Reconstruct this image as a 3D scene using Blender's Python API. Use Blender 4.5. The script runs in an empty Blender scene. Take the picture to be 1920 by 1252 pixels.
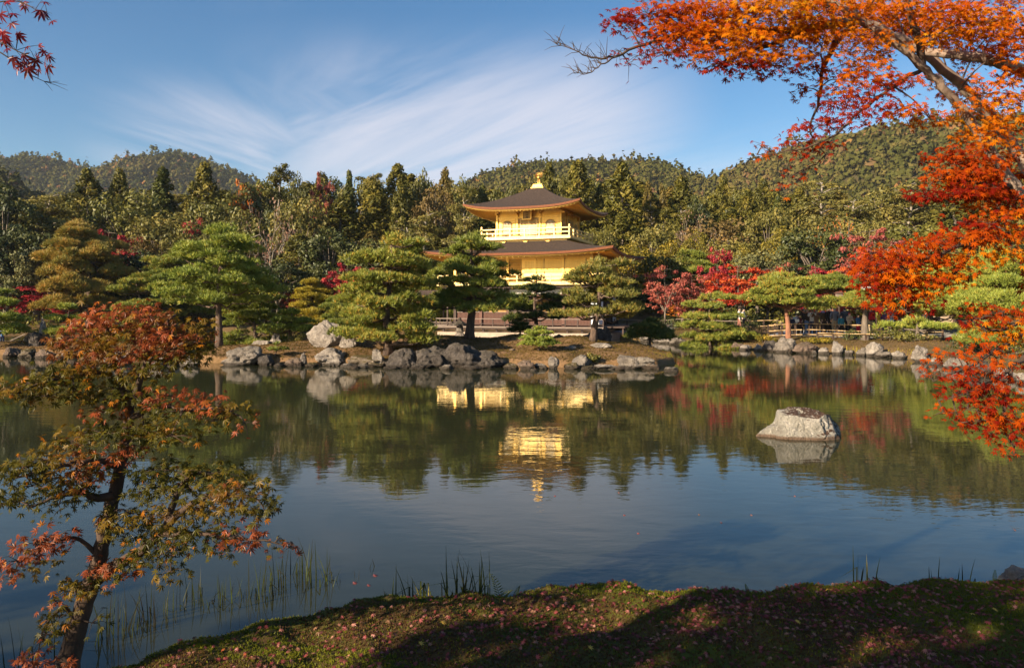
import bpy, bmesh, math, random
import numpy as np
from mathutils import Vector, Matrix, noise as mnoise

R = math.radians
PI = math.pi
scene = bpy.context.scene
COL = scene.collection

# ------------------------------------------------------------------ camera
CAM_H = 2.6
FPX = 1400.0            # focal length in pixels of the 1920 wide photograph
HOR = 573.0             # row of the horizon
cam_data = bpy.data.cameras.new('camera')
cam_data.sensor_width = 36.0
cam_data.lens = FPX / 1920.0 * 36.0
cam_data.shift_y = -(626.0 - HOR) / 1920.0
cam_data.clip_start = 0.05
cam_data.clip_end = 8000.0
cam = bpy.data.objects.new('camera', cam_data)
COL.objects.link(cam)
cam.location = (0, 0, CAM_H)
cam.rotation_euler = (R(90), 0, 0)
scene.camera = cam

# ------------------------------------------------------------------ sky, sun, exposure
SUN_EL = R(21.0)
SUN_AZ = R(232.0)       # clockwise from +Y (view direction); the sun stands behind and to the left
scene.view_settings.view_transform = 'Standard'
scene.view_settings.look = 'None'
scene.view_settings.gamma = 1.0
scene.view_settings.exposure = 1.18
scene.view_settings.use_curve_mapping = False
scene.cycles.use_denoising = True
scene.cycles.max_bounces = 8
scene.cycles.transmission_bounces = 4
scene.cycles.volume_bounces = 0
scene.cycles.sample_clamp_indirect = 6.0

world = bpy.data.worlds.new('World')
scene.world = world
world.use_nodes = True
wn, wl = world.node_tree.nodes, world.node_tree.links
wn.clear()
w_out = wn.new('ShaderNodeOutputWorld')
w_bg = wn.new('ShaderNodeBackground')
w_bg.inputs['Strength'].default_value = 0.062
w_sky = wn.new('ShaderNodeTexSky')
w_sky.sky_type = 'NISHITA'
w_sky.sun_disc = False
w_sky.sun_elevation = SUN_EL
w_sky.sun_rotation = SUN_AZ
w_sky.altitude = 80
w_sky.air_density = 1.0
w_sky.dust_density = 0.6
w_sky.ozone_density = 2.2


class NT:
    """small helper that wires shader nodes"""
    def __init__(self, tree):
        self.n, self.l = tree.nodes, tree.links

    def new(self, kind, **props):
        nd = self.n.new(kind)
        for k, v in props.items():
            setattr(nd, k, v)
        return nd

    def put(self, sock, val):
        if hasattr(val, 'is_output'):
            self.l.new(val, sock)
        else:
            sock.default_value = val

    def math(self, op, a, b=0.0, c=None, clamp=False):
        nd = self.new('ShaderNodeMath', operation=op, use_clamp=clamp)
        self.put(nd.inputs[0], a)
        self.put(nd.inputs[1], b)
        if c is not None:
            self.put(nd.inputs[2], c)
        return nd.outputs[0]

    def mix(self, fac, a, b, blend='MIX'):
        nd = self.new('ShaderNodeMix', data_type='RGBA', blend_type=blend)
        self.put(nd.inputs[0], fac)
        self.put(nd.inputs[6], a)
        self.put(nd.inputs[7], b)
        return nd.outputs[2]

    def noise(self, vec, scale, detail=4, rough=0.55, dist=0.0):
        nd = self.new('ShaderNodeTexNoise')
        if vec is not None:
            self.l.new(vec, nd.inputs['Vector'])
        nd.inputs['Scale'].default_value = scale
        nd.inputs['Detail'].default_value = detail
        nd.inputs['Roughness'].default_value = rough
        nd.inputs['Distortion'].default_value = dist
        return nd.outputs['Fac']

    def ramp(self, fac, stops):
        nd = self.new('ShaderNodeValToRGB')
        cr = nd.color_ramp
        while len(cr.elements) < len(stops):
            cr.elements.new(0.5)
        for e, (p, c) in zip(cr.elements, stops):
            e.position = p
            e.color = tuple(c) + (1.0,) if len(c) == 3 else c
        self.put(nd.inputs[0], fac)
        return nd.outputs[0]

    def rng(self, v, a, b, c=0.0, d=1.0):
        nd = self.new('ShaderNodeMapRange')
        nd.interpolation_type = 'SMOOTHSTEP'
        self.put(nd.inputs[0], v)
        for i, x in enumerate((a, b, c, d)):
            nd.inputs[i + 1].default_value = x
        return nd.outputs[0]

    def bump(self, h, strength, dist):
        nd = self.new('ShaderNodeBump')
        nd.inputs['Strength'].default_value = strength
        nd.inputs['Distance'].default_value = dist
        self.put(nd.inputs['Height'], h)
        return nd.outputs[0]


# thin cirrus, laid out on a flat cloud layer high above the whole place
W = NT(world.node_tree)
w_geo = W.new('ShaderNodeTexCoord')
w_sep = W.new('ShaderNodeSeparateXYZ')
W.l.new(w_geo.outputs['Generated'], w_sep.inputs[0])
w_z = W.math('ADD', W.math('MAXIMUM', w_sep.outputs[2], 0.0), 0.035)
w_cx = W.math('DIVIDE', w_sep.outputs[0], w_z)
w_cy = W.math('DIVIDE', w_sep.outputs[1], w_z)


def cirrus(az, seed, across, along, lo, hi):
    u = W.math('SUBTRACT', W.math('MULTIPLY', w_cx, math.cos(az)), W.math('MULTIPLY', w_cy, math.sin(az)))
    v = W.math('ADD', W.math('MULTIPLY', w_cx, math.sin(az)), W.math('MULTIPLY', w_cy, math.cos(az)))
    cb = W.new('ShaderNodeCombineXYZ')
    W.l.new(W.math('MULTIPLY', u, across), cb.inputs[0])
    W.l.new(W.math('MULTIPLY', v, along), cb.inputs[1])
    cb.inputs[2].default_value = seed
    return W.rng(W.noise(cb.outputs[0], 1.0, 7, 0.60, 0.5), lo, hi)

w_yy = W.math('MAXIMUM', w_sep.outputs[1], 0.02)
w_az = W.math('DIVIDE', w_sep.outputs[0], w_yy)
w_el = W.math('DIVIDE', w_sep.outputs[2], w_yy)
w_front = W.rng(w_sep.outputs[1], 0.1, 0.4)
# bank of cloud right of centre, swept by wind towards the right, and a fainter one at the left
w_a1 = W.math('MULTIPLY', W.math('MULTIPLY', W.rng(w_az, -0.42, -0.20), W.rng(w_az, 0.30, 0.08)), W.math('MULTIPLY', W.rng(w_el, 0.40, 0.25), W.rng(w_el, 0.10, 0.17)))
w_a2 = W.math('MULTIPLY', W.math('MULTIPLY', W.rng(w_az, -0.62, -0.40), W.rng(w_az, -0.10, -0.30)), W.math('MULTIPLY', W.rng(w_el, 0.34, 0.22), W.rng(w_el, 0.12, 0.20)))
w_c1 = W.math('MULTIPLY', cirrus(R(-37), 3.1, 1.35, 0.30, 0.30, 0.62), W.math('MULTIPLY', w_a1, w_front))
w_c2 = W.math('MULTIPLY', cirrus(R(15), 5.3, 1.7, 0.34, 0.33, 0.64), W.math('MULTIPLY', w_a2, w_front))
w_c3 = W.math('MULTIPLY', cirrus(R(-30), 8.2, 0.8, 0.25, 0.50, 0.85), 0.40)
w_all = W.math('MAXIMUM', W.math('MAXIMUM', w_c1, W.math('MULTIPLY', w_c2, 0.85)), w_c3)
w_fac = W.math('MULTIPLY', w_all, W.rng(w_sep.outputs[2], 0.0, 0.06, 0.0, 0.70), clamp=True)
w_hs = W.new('ShaderNodeHueSaturation')
w_hs.inputs['Saturation'].default_value = 1.28
w_hs.inputs['Value'].default_value = 1.06
W.l.new(w_sky.outputs[0], w_hs.inputs['Color'])
w_col = W.mix(w_fac, w_hs.outputs[0], (6.2, 6.0, 6.6, 1))
W.l.new(w_col, w_bg.inputs['Color'])
W.l.new(w_bg.outputs[0], w_out.inputs[0])

sun_data = bpy.data.lights.new('sun', 'SUN')
sun_data.energy = 5.0
sun_data.angle = R(0.5)
sun_data.color = (1.0, 0.83, 0.60)
sun = bpy.data.objects.new('sun', sun_data)
COL.objects.link(sun)
SUN_DIR = Vector((math.sin(SUN_AZ) * math.cos(SUN_EL), math.cos(SUN_AZ) * math.cos(SUN_EL), math.sin(SUN_EL)))
sun.rotation_euler = SUN_DIR.to_track_quat('Z', 'Y').to_euler()
sun.location = (-30, -20, 40)


# ------------------------------------------------------------------ helpers
def at(px, py, D):
    """world point seen at pixel (px, py) of the photograph at distance D along the view"""
    return Vector(((px - 960.0) / FPX * D, D, CAM_H + (HOR - py) / FPX * D))


def px_of(x, y):
    return 960.0 + FPX * x / max(y, 0.1)


def tag(o, label=None, cat=None, group=None, kind=None):
    if label: o['label'] = label
    if cat: o['category'] = cat
    if group: o['group'] = group
    if kind: o['kind'] = kind
    return o


def empty(name, loc=(0, 0, 0), rz=0.0, scale=(1, 1, 1)):
    o = bpy.data.objects.new(name, None)
    o.empty_display_size = 0.2
    COL.objects.link(o)
    o.location = loc
    o.rotation_euler = (0, 0, rz)
    o.scale = scale
    return o


def link(name, me, parent=None, loc=None, rot=None, scale=None):
    o = bpy.data.objects.new(name, me)
    COL.objects.link(o)
    if parent is not None: o.parent = parent
    if loc is not None: o.location = loc
    if rot is not None: o.rotation_euler = rot
    if scale is not None: o.scale = scale
    return o


def copy_tree(o, parent=None):
    c = o.copy()
    COL.objects.link(c)
    c.parent = parent
    for ch in list(o.children):
        copy_tree(ch, c)
    return c


def mk_mesh(name, V, quads=None, tris=None, mats=(), mi=None, tint=None, smooth=False):
    """V (n,3); quads (m,4); tris (k,3); mi / tint are per face, quads first"""
    V = np.asarray(V, dtype=np.float32).reshape(-1, 3)
    q = np.zeros((0, 4), np.int32) if quads is None else np.asarray(quads, np.int32).reshape(-1, 4)
    t = np.zeros((0, 3), np.int32) if tris is None else np.asarray(tris, np.int32).reshape(-1, 3)
    me = bpy.data.meshes.new(name)
    me.vertices.add(len(V))
    me.vertices.foreach_set('co', V.ravel())
    nl = q.size + t.size
    me.loops.add(nl)
    me.loops.foreach_set('vertex_index', np.concatenate([q.ravel(), t.ravel()]))
    nf = len(q) + len(t)
    me.polygons.add(nf)
    starts = np.concatenate([np.arange(len(q)) * 4, q.size + np.arange(len(t)) * 3]).astype(np.int32)
    me.polygons.foreach_set('loop_start', starts)
    if smooth:
        me.polygons.foreach_set('use_smooth', np.ones(nf, bool))
    else:
        me.polygons.foreach_set('use_smooth', np.zeros(nf, bool))
    for m in (mats if isinstance(mats, (list, tuple)) else [mats]):
        me.materials.append(m)
    if mi is not None:
        me.polygons.foreach_set('material_index', np.asarray(mi, np.int32))
    if tint is not None:
        a = me.attributes.new('tint', 'FLOAT', 'FACE')
        a.data.foreach_set('value', np.asarray(tint, np.float32))
    me.update(calc_edges=True)
    return me


class MB:
    """mesh builder: boxes, tubes, grids gathered into one mesh"""
    def __init__(self):
        self.V, self.Q, self.T, self.n = [], [], [], 0

    def add(self, V, quads=None, tris=None):
        V = np.asarray(V, float).reshape(-1, 3)
        if quads is not None and len(quads): self.Q.append(np.asarray(quads, int).reshape(-1, 4) + self.n)
        if tris is not None and len(tris): self.T.append(np.asarray(tris, int).reshape(-1, 3) + self.n)
        self.V.append(V)
        self.n += len(V)
        return self

    def box(self, c, s, rz=0.0, taper=1.0):
        x, y, z = s[0] / 2, s[1] / 2, s[2] / 2
        k = taper
        P = np.array([[-x, -y, -z], [x, -y, -z], [x, y, -z], [-x, y, -z],
                      [-x * k, -y * k, z], [x * k, -y * k, z], [x * k, y * k, z], [-x * k, y * k, z]])
        if rz:
            ca, sa = math.cos(rz), math.sin(rz)
            P = np.column_stack([P[:, 0] * ca - P[:, 1] * sa, P[:, 0] * sa + P[:, 1] * ca, P[:, 2]])
        self.add(P + np.asarray(c, float),
                 [[0, 3, 2, 1], [4, 5, 6, 7], [0, 1, 5, 4], [1, 2, 6, 5], [2, 3, 7, 6], [3, 0, 4, 7]])
        return self

    def bar(self, a, b, w, h=None):
        """square bar from a to b"""
        self.tube([a, b], [w / 2 * 1.414] * 2, 4, twist=PI / 4)
        return self

    def tube(self, pts, radii, sides=8, twist=0.0, cap=True, squash=1.0):
        pts = np.asarray([tuple(p) for p in pts], float)
        n = len(pts)
        T = np.gradient(pts, axis=0) if n > 2 else np.repeat((pts[1:] - pts[:1]), n, 0)
        T /= np.linalg.norm(T, axis=1)[:, None] + 1e-9
        ref = np.array([0, 0, 1.0]) if abs(T[0][2]) < 0.9 else np.array([0, 1.0, 0])
        rows = []
        u = np.cross(ref, T[0]); u /= np.linalg.norm(u) + 1e-9
        a = np.arange(sides) / sides * 2 * PI + twist
        for i in range(n):
            u = u - T[i] * np.dot(u, T[i]); u /= np.linalg.norm(u) + 1e-9
            v = np.cross(T[i], u)
            rows.append(pts[i] + radii[i] * (np.cos(a)[:, None] * u + np.sin(a)[:, None] * v * squash))
        V = np.concatenate(rows)
        Q = []
        j = np.arange(sides); jn = (j + 1) % sides
        for i in range(n - 1):
            Q.append(np.column_stack([i * sides + j, i * sides + jn, (i + 1) * sides + jn, (i + 1) * sides + j]))
        Tt = []
        if cap:
            for s in range(1, sides - 1):
                Tt.append([0, s + 1, s])
                b = (n - 1) * sides
                Tt.append([b, b + s, b + s + 1])
        self.add(V, np.concatenate(Q), Tt)
        return self

    def lathe(self, prof, sides=12, c=(0, 0, 0)):
        return self.tube([(c[0], c[1], c[2] + z) for r, z in prof], [max(r, 1e-3) for r, z in prof], sides)

    def grid(self, P):
        """P (a,b,3)"""
        a, b = P.shape[:2]
        i = np.arange(a * b).reshape(a, b)
        Q = np.stack([i[:-1, :-1], i[:-1, 1:], i[1:, 1:], i[1:, :-1]], -1).reshape(-1, 4)
        self.add(P.reshape(-1, 3), Q)
        return self

    def mesh(self, name, mats=(), smooth=False, tint=None):
        V = np.concatenate(self.V)
        q = np.concatenate(self.Q) if self.Q else None
        t = np.concatenate(self.T) if self.T else None
        nf = (0 if q is None else len(q)) + (0 if t is None else len(t))
        return mk_mesh(name, V, q, t, mats, smooth=smooth, tint=None if tint is None else np.full(nf, tint))

    def build(self, name, mat, parent=None, smooth=False, loc=None):
        return link(name, self.mesh(name, [mat], smooth), parent, loc)


def unit(v):
    v = np.asarray(v, float)
    return v / (np.linalg.norm(v, axis=-1, keepdims=True) + 1e-9)


# ------------------------------------------------------------------ materials
def new_mat(name):
    m = bpy.data.materials.new(name)
    m.use_nodes = True
    m.node_tree.nodes.clear()
    t = NT(m.node_tree)
    out = t.new('ShaderNodeOutputMaterial')
    return m, t, out


def plain(name, c1, c2=None, rough=0.7, scale=6.0, metallic=0.0, bump=0.0, bscale=None, stretch=None, spec=0.4, detail=5):
    m, t, out = new_mat(name)
    b = t.new('ShaderNodeBsdfPrincipled')
    co = t.new('ShaderNodeTexCoord')
    vec = co.outputs['Object']
    if stretch:
        mp = t.new('ShaderNodeMapping')
        mp.inputs['Scale'].default_value = stretch
        t.l.new(vec, mp.inputs[0])
        vec = mp.outputs[0]
    c2 = c2 or tuple(x * 0.7 for x in c1)
    n = t.noise(vec, scale, detail, 0.6)
    t.l.new(t.ramp(n, [(0.3, c2), (0.68, c1)]), b.inputs['Base Color'])
    b.inputs['Roughness'].default_value = rough
    b.inputs['Metallic'].default_value = metallic
    b.inputs['Specular IOR Level'].default_value = spec
    if bump:
        t.l.new(t.bump(t.noise(vec, bscale or scale * 3, 6, 0.65), 0.8, bump), b.inputs['Normal'])
    t.l.new(b.outputs[0], out.inputs[0])
    return m


def foliage(name, stops, transl=0.3, gloss=0.04, objvar=0.12, rough=0.5):
    """leaf material: the leaf's own colour comes from its tint, each tree is a little different"""
    m, t, out = new_mat(name)
    at_ = t.new('ShaderNodeAttribute', attribute_name='tint')
    oi = t.new('ShaderNodeObjectInfo')
    f = t.math('ADD', at_.outputs['Fac'], t.math('MULTIPLY', t.math('SUBTRACT', oi.outputs['Random'], 0.5), objvar * 2), clamp=True)
    gain = 1.0 if name.startswith('maple_leaves') else ((1.65 if 'pine' in name or 'tips' in name or 'turf' in name else 1.36) if max(max(c) for p, c in stops) < 0.36 else 1.15)
    stops = [(p, tuple(x * gain for x in c)) for p, c in stops]
    colr = t.ramp(f, stops)
    d = t.new('ShaderNodeBsdfDiffuse')
    tr = t.new('ShaderNodeBsdfTranslucent')
    t.l.new(colr, d.inputs['Color'])
    tc = t.mix(1.0, colr, (1.0, 0.92, 0.6, 1), 'MULTIPLY')
    t.l.new(tc, tr.inputs['Color'])
    ms = t.new('ShaderNodeMixShader')
    ms.inputs[0].default_value = transl
    t.l.new(d.outputs[0], ms.inputs[1])
    t.l.new(tr.outputs[0], ms.inputs[2])
    g = t.new('ShaderNodeBsdfGlossy')
    g.inputs['Roughness'].default_value = rough
    g.inputs['Color'].default_value = (1, 1, 1, 1)
    ms2 = t.new('ShaderNodeMixShader')
    ms2.inputs[0].default_value = gloss * 0.5
    t.l.new(ms.outputs[0], ms2.inputs[1])
    t.l.new(g.outputs[0], ms2.inputs[2])
    t.l.new(ms2.outputs[0], out.inputs[0])
    return m


def rock_mat(name, light, mid, dark, moss=0.0, stain=True, brown_top=False):
    m, t, out = new_mat(name)
    b = t.new('ShaderNodeBsdfPrincipled')
    co = t.new('ShaderNodeTexCoord')
    ge = t.new('ShaderNodeNewGeometry')
    oi = t.new('ShaderNodeObjectInfo')
    v = t.new('ShaderNodeVectorMath', operation='ADD')
    t.l.new(co.outputs['Object'], v.inputs[0])
    cb = t.new('ShaderNodeCombineXYZ')
    t.l.new(t.math('MULTIPLY', oi.outputs['Random'], 40.0), cb.inputs[0])
    t.l.new(cb.outputs[0], v.inputs[1])
    vec = v.outputs[0]
    n1 = t.noise(vec, 2.6, 8, 0.68, 0.3)
    c = t.ramp(n1, [(0.28, dark), (0.5, mid), (0.72, light)])
    n2 = t.noise(vec, 13, 5, 0.7)
    c = t.mix(t.math('MULTIPLY', t.rng(n2, 0.58, 0.68), 0.65), c, tuple(min(1, x * 1.35 + 0.04) for x in light) + (1,))
    n3 = t.noise(vec, 7, 6, 0.75, 1.0)
    c = t.mix(t.math('MULTIPLY', t.rng(n3, 0.60, 0.70), 0.75), c, tuple(x * 0.45 for x in dark) + (1,))
    sn = t.new('ShaderNodeSeparateXYZ')
    t.l.new(ge.outputs['Normal'], sn.inputs[0])
    if moss:
        mf = t.math('MULTIPLY', t.rng(t.math('ADD', sn.outputs[2], t.math('MULTIPLY', n1, 0.9)), 0.95, 1.25), moss)
        c = t.mix(mf, c, (0.10, 0.075, 0.018, 1))
    if brown_top:
        so = t.new('ShaderNodeSeparateXYZ')
        t.l.new(co.outputs['Object'], so.inputs[0])
        mf = t.rng(t.math('ADD', t.math('ADD', sn.outputs[2], t.math('MULTIPLY', so.outputs[0], 0.5)), t.math('MULTIPLY', n3, 0.55)), 0.98, 1.12)
        mf = t.math('MULTIPLY', mf, t.rng(t.noise(vec, 26, 3, 0.6), 0.66, 0.56))
        c = t.mix(mf, c, (0.105, 0.058, 0.04, 1))
    if stain:
        sp = t.new('ShaderNodeSeparateXYZ')
        t.l.new(ge.outputs['Position'], sp.inputs[0])
        wf = t.rng(t.math('ADD', sp.outputs[2], t.math('MULTIPLY', n1, -0.10)), 0.035, -0.02) if brown_top else t.rng(t.math('ADD', sp.outputs[2], t.math('MULTIPLY', n1, -0.22)), 0.06, -0.03)
        c = t.mix(t.math('MULTIPLY', wf, 0.85), c, (0.16, 0.085, 0.045, 1) if brown_top else (0.045, 0.034, 0.024, 1))
    t.l.new(c, b.inputs['Base Color'])
    b.inputs['Roughness'].default_value = 0.88
    b.inputs['Specular IOR Level'].default_value = 0.25
    hn = t.math('ADD', t.noise(vec, 5, 8, 0.72, 0.6), t.math('MULTIPLY', t.noise(vec, 22, 5, 0.7), 0.35))
    t.l.new(t.bump(hn, 1.0, 0.28), b.inputs['Normal'])
    t.l.new(b.outputs[0], out.inputs[0])
    return m


M = {}
# gold leaf: satin
def gold_mat(name, c1, c2, rough=0.42, metal=0.55):
    m, t, out = new_mat(name)
    b = t.new('ShaderNodeBsdfPrincipled')
    co = t.new('ShaderNodeTexCoord')
    br = t.new('ShaderNodeTexBrick')
    t.l.new(co.outputs['Object'], br.inputs['Vector'])
    br.inputs['Scale'].default_value = 4.0
    br.inputs['Color1'].default_value = c1 + (1,)
    br.inputs['Color2'].default_value = c2 + (1,)
    br.inputs['Mortar'].default_value = tuple(x * 0.6 for x in c2) + (1,)
    br.inputs['Mortar Size'].default_value = 0.012
    c = t.mix(t.math('MULTIPLY', t.noise(co.outputs['Object'], 2.2, 6), 0.75), br.outputs[0], tuple(x * 0.66 for x in c2) + (1,))
    t.l.new(c, b.inputs['Base Color'])
    b.inputs['Roughness'].default_value = rough
    b.inputs['Metallic'].default_value = metal
    t.l.new(t.bump(t.noise(co.outputs['Object'], 9, 4), 0.25, 0.02), b.inputs['Normal'])
    t.l.new(b.outputs[0], out.inputs[0])
    return m

M['gold'] = gold_mat('gold_leaf', (0.88, 0.57, 0.165), (0.80, 0.49, 0.12), 0.44, 0.80)
M['gold_pale'] = gold_mat('gold_leaf_rail', (0.86, 0.64, 0.30), (0.80, 0.58, 0.24), 0.42, 0.55)
M['gold_lattice'] = plain('gold_lattice', (0.50, 0.33, 0.13), (0.38, 0.24, 0.09), 0.6, 8, 0.2)
M['bark_roof'] = plain('cypress_bark_roof', (0.095, 0.066, 0.052), (0.034, 0.026, 0.023), 0.92, 6, bump=0.05, bscale=26, stretch=(1, 1, 9), spec=0.15)
M['eave_red'] = plain('eave_edge', (0.24, 0.085, 0.035), (0.15, 0.05, 0.022), 0.75, 8)
M['wood_dark'] = plain('dark_timber', (0.075, 0.045, 0.034), (0.04, 0.026, 0.02), 0.75, 9, stretch=(1, 1, 0.2))
M['wood_red'] = plain('reddish_timber', (0.15, 0.066, 0.044), (0.09, 0.040, 0.028), 0.7, 9)
M['wood_grey'] = plain('weathered_timber', (0.28, 0.215, 0.17), (0.16, 0.12, 0.095), 0.8, 10, stretch=(0.3, 2, 2))
M['bamboo'] = plain('bamboo', (0.52, 0.36, 0.18), (0.36, 0.23, 0.11), 0.5, 6)
M['plaster'] = plain('white_plaster', (0.78, 0.74, 0.67), (0.66, 0.61, 0.54), 0.85, 3)
M['plaster_warm'] = plain('earth_plaster', (0.56, 0.42, 0.29), (0.45, 0.32, 0.21), 0.9, 3)
M['stone_base'] = plain('stone_base', (0.46, 0.36, 0.27), (0.30, 0.235, 0.175), 0.9, 2.5, bump=0.04)
M['interior'] = plain('dark_interior', (0.05, 0.035, 0.025), (0.03, 0.02, 0.015), 0.8, 4)
M['shoji'] = plain('shoji_paper', (0.80, 0.80, 0.78), (0.74, 0.74, 0.72), 0.9, 4)
M['screen'] = plain('ochre_screen', (0.42, 0.24, 0.07), (0.30, 0.16, 0.05), 0.8, 4)
M['bark_pine'] = plain('pine_bark', (0.16, 0.105, 0.075), (0.055, 0.038, 0.03), 0.95, 7, bump=0.06, bscale=14, stretch=(1, 1, 0.35))
M['bark_redpine'] = plain('red_pine_bark', (0.36, 0.16, 0.09), (0.17, 0.08, 0.05), 0.9, 5, bump=0.05, bscale=12, stretch=(1, 1, 0.4))
M['bark_grey'] = plain('grey_bark', (0.19, 0.15, 0.115), (0.08, 0.062, 0.048), 0.9, 6, bump=0.03, bscale=14, stretch=(1, 1, 0.3))
M['bark_pale'] = plain('pale_bark', (0.33, 0.28, 0.225), (0.16, 0.135, 0.11), 0.9, 6, bump=0.03, stretch=(1, 1, 0.3))
M['bark_maple'] = plain('maple_bark', (0.36, 0.26, 0.195), (0.13, 0.09, 0.065), 0.9, 9, bump=0.012, bscale=24, stretch=(1, 1, 0.5))
M['bark_mapledark'] = plain('dark_maple_bark', (0.10, 0.062, 0.042), (0.035, 0.024, 0.018), 0.92, 10, bump=0.008, bscale=30, stretch=(1, 1, 0.4))

M['pine'] = foliage('pine_needles', [(0.0, (0.034, 0.048, 0.008)), (0.45, (0.098, 0.118, 0.017)), (0.8, (0.17, 0.175, 0.028)), (1.0, (0.30, 0.19, 0.03))], 0.15, 0.05, 0.05)
M['pine_orange'] = foliage('tan_pine_needles', [(0.0, (0.05, 0.055, 0.012)), (0.4, (0.13, 0.125, 0.025)), (0.7, (0.24, 0.165, 0.035)), (1.0, (0.34, 0.17, 0.035))], 0.15, 0.05, 0.05)
M['pine_yellow'] = foliage('yellow_pine_needles', [(0.0, (0.09, 0.09, 0.012)), (0.5, (0.24, 0.20, 0.02)), (1.0, (0.40, 0.28, 0.025))], 0.15, 0.04, 0.05)
M['pine_dark'] = foliage('dark_pine_needles', [(0.0, (0.018, 0.030, 0.008)), (0.6, (0.05, 0.07, 0.014)), (1.0, (0.16, 0.11, 0.02))], 0.12, 0.05, 0.05)
M['pine_light'] = foliage('bright_pine_needles', [(0.0, (0.05, 0.075, 0.012)), (0.5, (0.14, 0.17, 0.025)), (1.0, (0.27, 0.24, 0.04))], 0.15, 0.05, 0.05)
M['cedar'] = foliage('cedar_leaves', [(0.0, (0.026, 0.030, 0.006)), (0.5, (0.078, 0.072, 0.011)), (1.0, (0.16, 0.125, 0.020))], 0.15, 0.03)
M['cedar_brown'] = foliage('brown_cedar_leaves', [(0.0, (0.045, 0.036, 0.010)), (0.5, (0.105, 0.080, 0.018)), (1.0, (0.17, 0.115, 0.026))], 0.15, 0.03)
M['conifer'] = foliage('conifer_leaves', [(0.0, (0.018, 0.026, 0.007)), (0.5, (0.054, 0.062, 0.012)), (1.0, (0.115, 0.105, 0.020))], 0.15, 0.03)
M['olive'] = foliage('olive_leaves', [(0.0, (0.045, 0.045, 0.012)), (0.5, (0.115, 0.105, 0.024)), (1.0, (0.20, 0.155, 0.036))], 0.22, 0.04)
M['green'] = foliage('green_leaves', [(0.0, (0.028, 0.034, 0.008)), (0.5, (0.082, 0.082, 0.014)), (1.0, (0.155, 0.135, 0.024))], 0.22, 0.05)
M['deepgreen'] = foliage('dark_evergreen_leaves', [(0.0, (0.013, 0.020, 0.006)), (0.5, (0.035, 0.044, 0.010)), (1.0, (0.08, 0.082, 0.018))], 0.15, 0.06)
M['greygreen'] = foliage('grey_green_leaves', [(0.0, (0.05, 0.055, 0.022)), (0.5, (0.12, 0.12, 0.045)), (1.0, (0.20, 0.18, 0.07))], 0.2, 0.04)
M['yellowgreen'] = foliage('yellowing_leaves', [(0.0, (0.08, 0.075, 0.012)), (0.5, (0.19, 0.155, 0.02)), (1.0, (0.40, 0.25, 0.02))], 0.28, 0.03)
M['rust'] = foliage('rust_leaves', [(0.0, (0.055, 0.042, 0.016)), (0.5, (0.125, 0.085, 0.030)), (1.0, (0.19, 0.115, 0.038))], 0.22, 0.02)
M['mauve'] = foliage('mauve_twigs', [(0.0, (0.08, 0.05, 0.04)), (0.5, (0.17, 0.105, 0.075)), (1.0, (0.27, 0.14, 0.09))], 0.2, 0.02)
M['orange'] = foliage('orange_leaves', [(0.0, (0.22, 0.06, 0.012)), (0.5, (0.42, 0.13, 0.018)), (1.0, (0.55, 0.25, 0.03))], 0.35, 0.03)
M['red'] = foliage('red_leaves', [(0.0, (0.20, 0.018, 0.012)), (0.5, (0.42, 0.045, 0.018)), (1.0, (0.55, 0.13, 0.03))], 0.35, 0.03)
M['crimson'] = foliage('crimson_leaves', [(0.0, (0.13, 0.010, 0.016)), (0.5, (0.30, 0.022, 0.032)), (1.0, (0.45, 0.05, 0.045))], 0.32, 0.03)
M['pinkred'] = foliage('dusty_red_leaves', [(0.0, (0.16, 0.04, 0.035)), (0.5, (0.30, 0.075, 0.06)), (1.0, (0.42, 0.14, 0.085))], 0.3, 0.02)
M['hill'] = foliage('hill_forest', [(0.0, (0.022, 0.028, 0.008)), (0.35, (0.055, 0.055, 0.014)), (0.62, (0.095, 0.075, 0.024)), (0.8, (0.115, 0.070, 0.034)), (0.93, (0.16, 0.070, 0.03)), (1.0, (0.17, 0.12, 0.03))], 0.1, 0.0, 0.0)
# maple leaves near the camera
M['mapleR'] = foliage('maple_leaves_orange', [(0.0, (0.09, 0.006, 0.007)), (0.3, (0.25, 0.016, 0.007)), (0.6, (0.47, 0.088, 0.005)), (0.85, (0.55, 0.185, 0.007)), (1.0, (0.58, 0.29, 0.012))], 0.42, 0.0, 0.0, 0.4)
M['mapleL'] = foliage('maple_leaves_turning', [(0.0, (0.036, 0.040, 0.006)), (0.28, (0.10, 0.088, 0.010)), (0.48, (0.20, 0.115, 0.013)), (0.62, (0.18, 0.052, 0.018)), (0.82, (0.33, 0.075, 0.026)), (1.0, (0.42, 0.15, 0.012))], 0.40, 0.02, 0.0, 0.4)
M['mapleD'] = foliage('maple_leaves_crimson', [(0.0, (0.13, 0.008, 0.014)), (0.6, (0.28, 0.016, 0.022)), (1.0, (0.42, 0.05, 0.03))], 0.4, 0.06, 0.0, 0.4)
M['litter'] = foliage('fallen_maple_leaves', [(0.0, (0.07, 0.022, 0.016)), (0.25, (0.15, 0.022, 0.026)), (0.5, (0.26, 0.052, 0.052)), (0.72, (0.36, 0.15, 0.11)), (0.82, (0.24, 0.12, 0.06)), (0.92, (0.34, 0.07, 0.02)), (1.0, (0.55, 0.33, 0.05))], 0.2, 0.05, 0.0, 0.45)
M['moss_tuft'] = foliage('moss_tips', [(0.0, (0.020, 0.026, 0.004)), (0.5, (0.075, 0.085, 0.006)), (0.8, (0.145, 0.135, 0.010)), (0.86, (0.055, 0.030, 0.014)), (1.0, (0.085, 0.042, 0.018))], 0.25, 0.02, 0.0)
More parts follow.
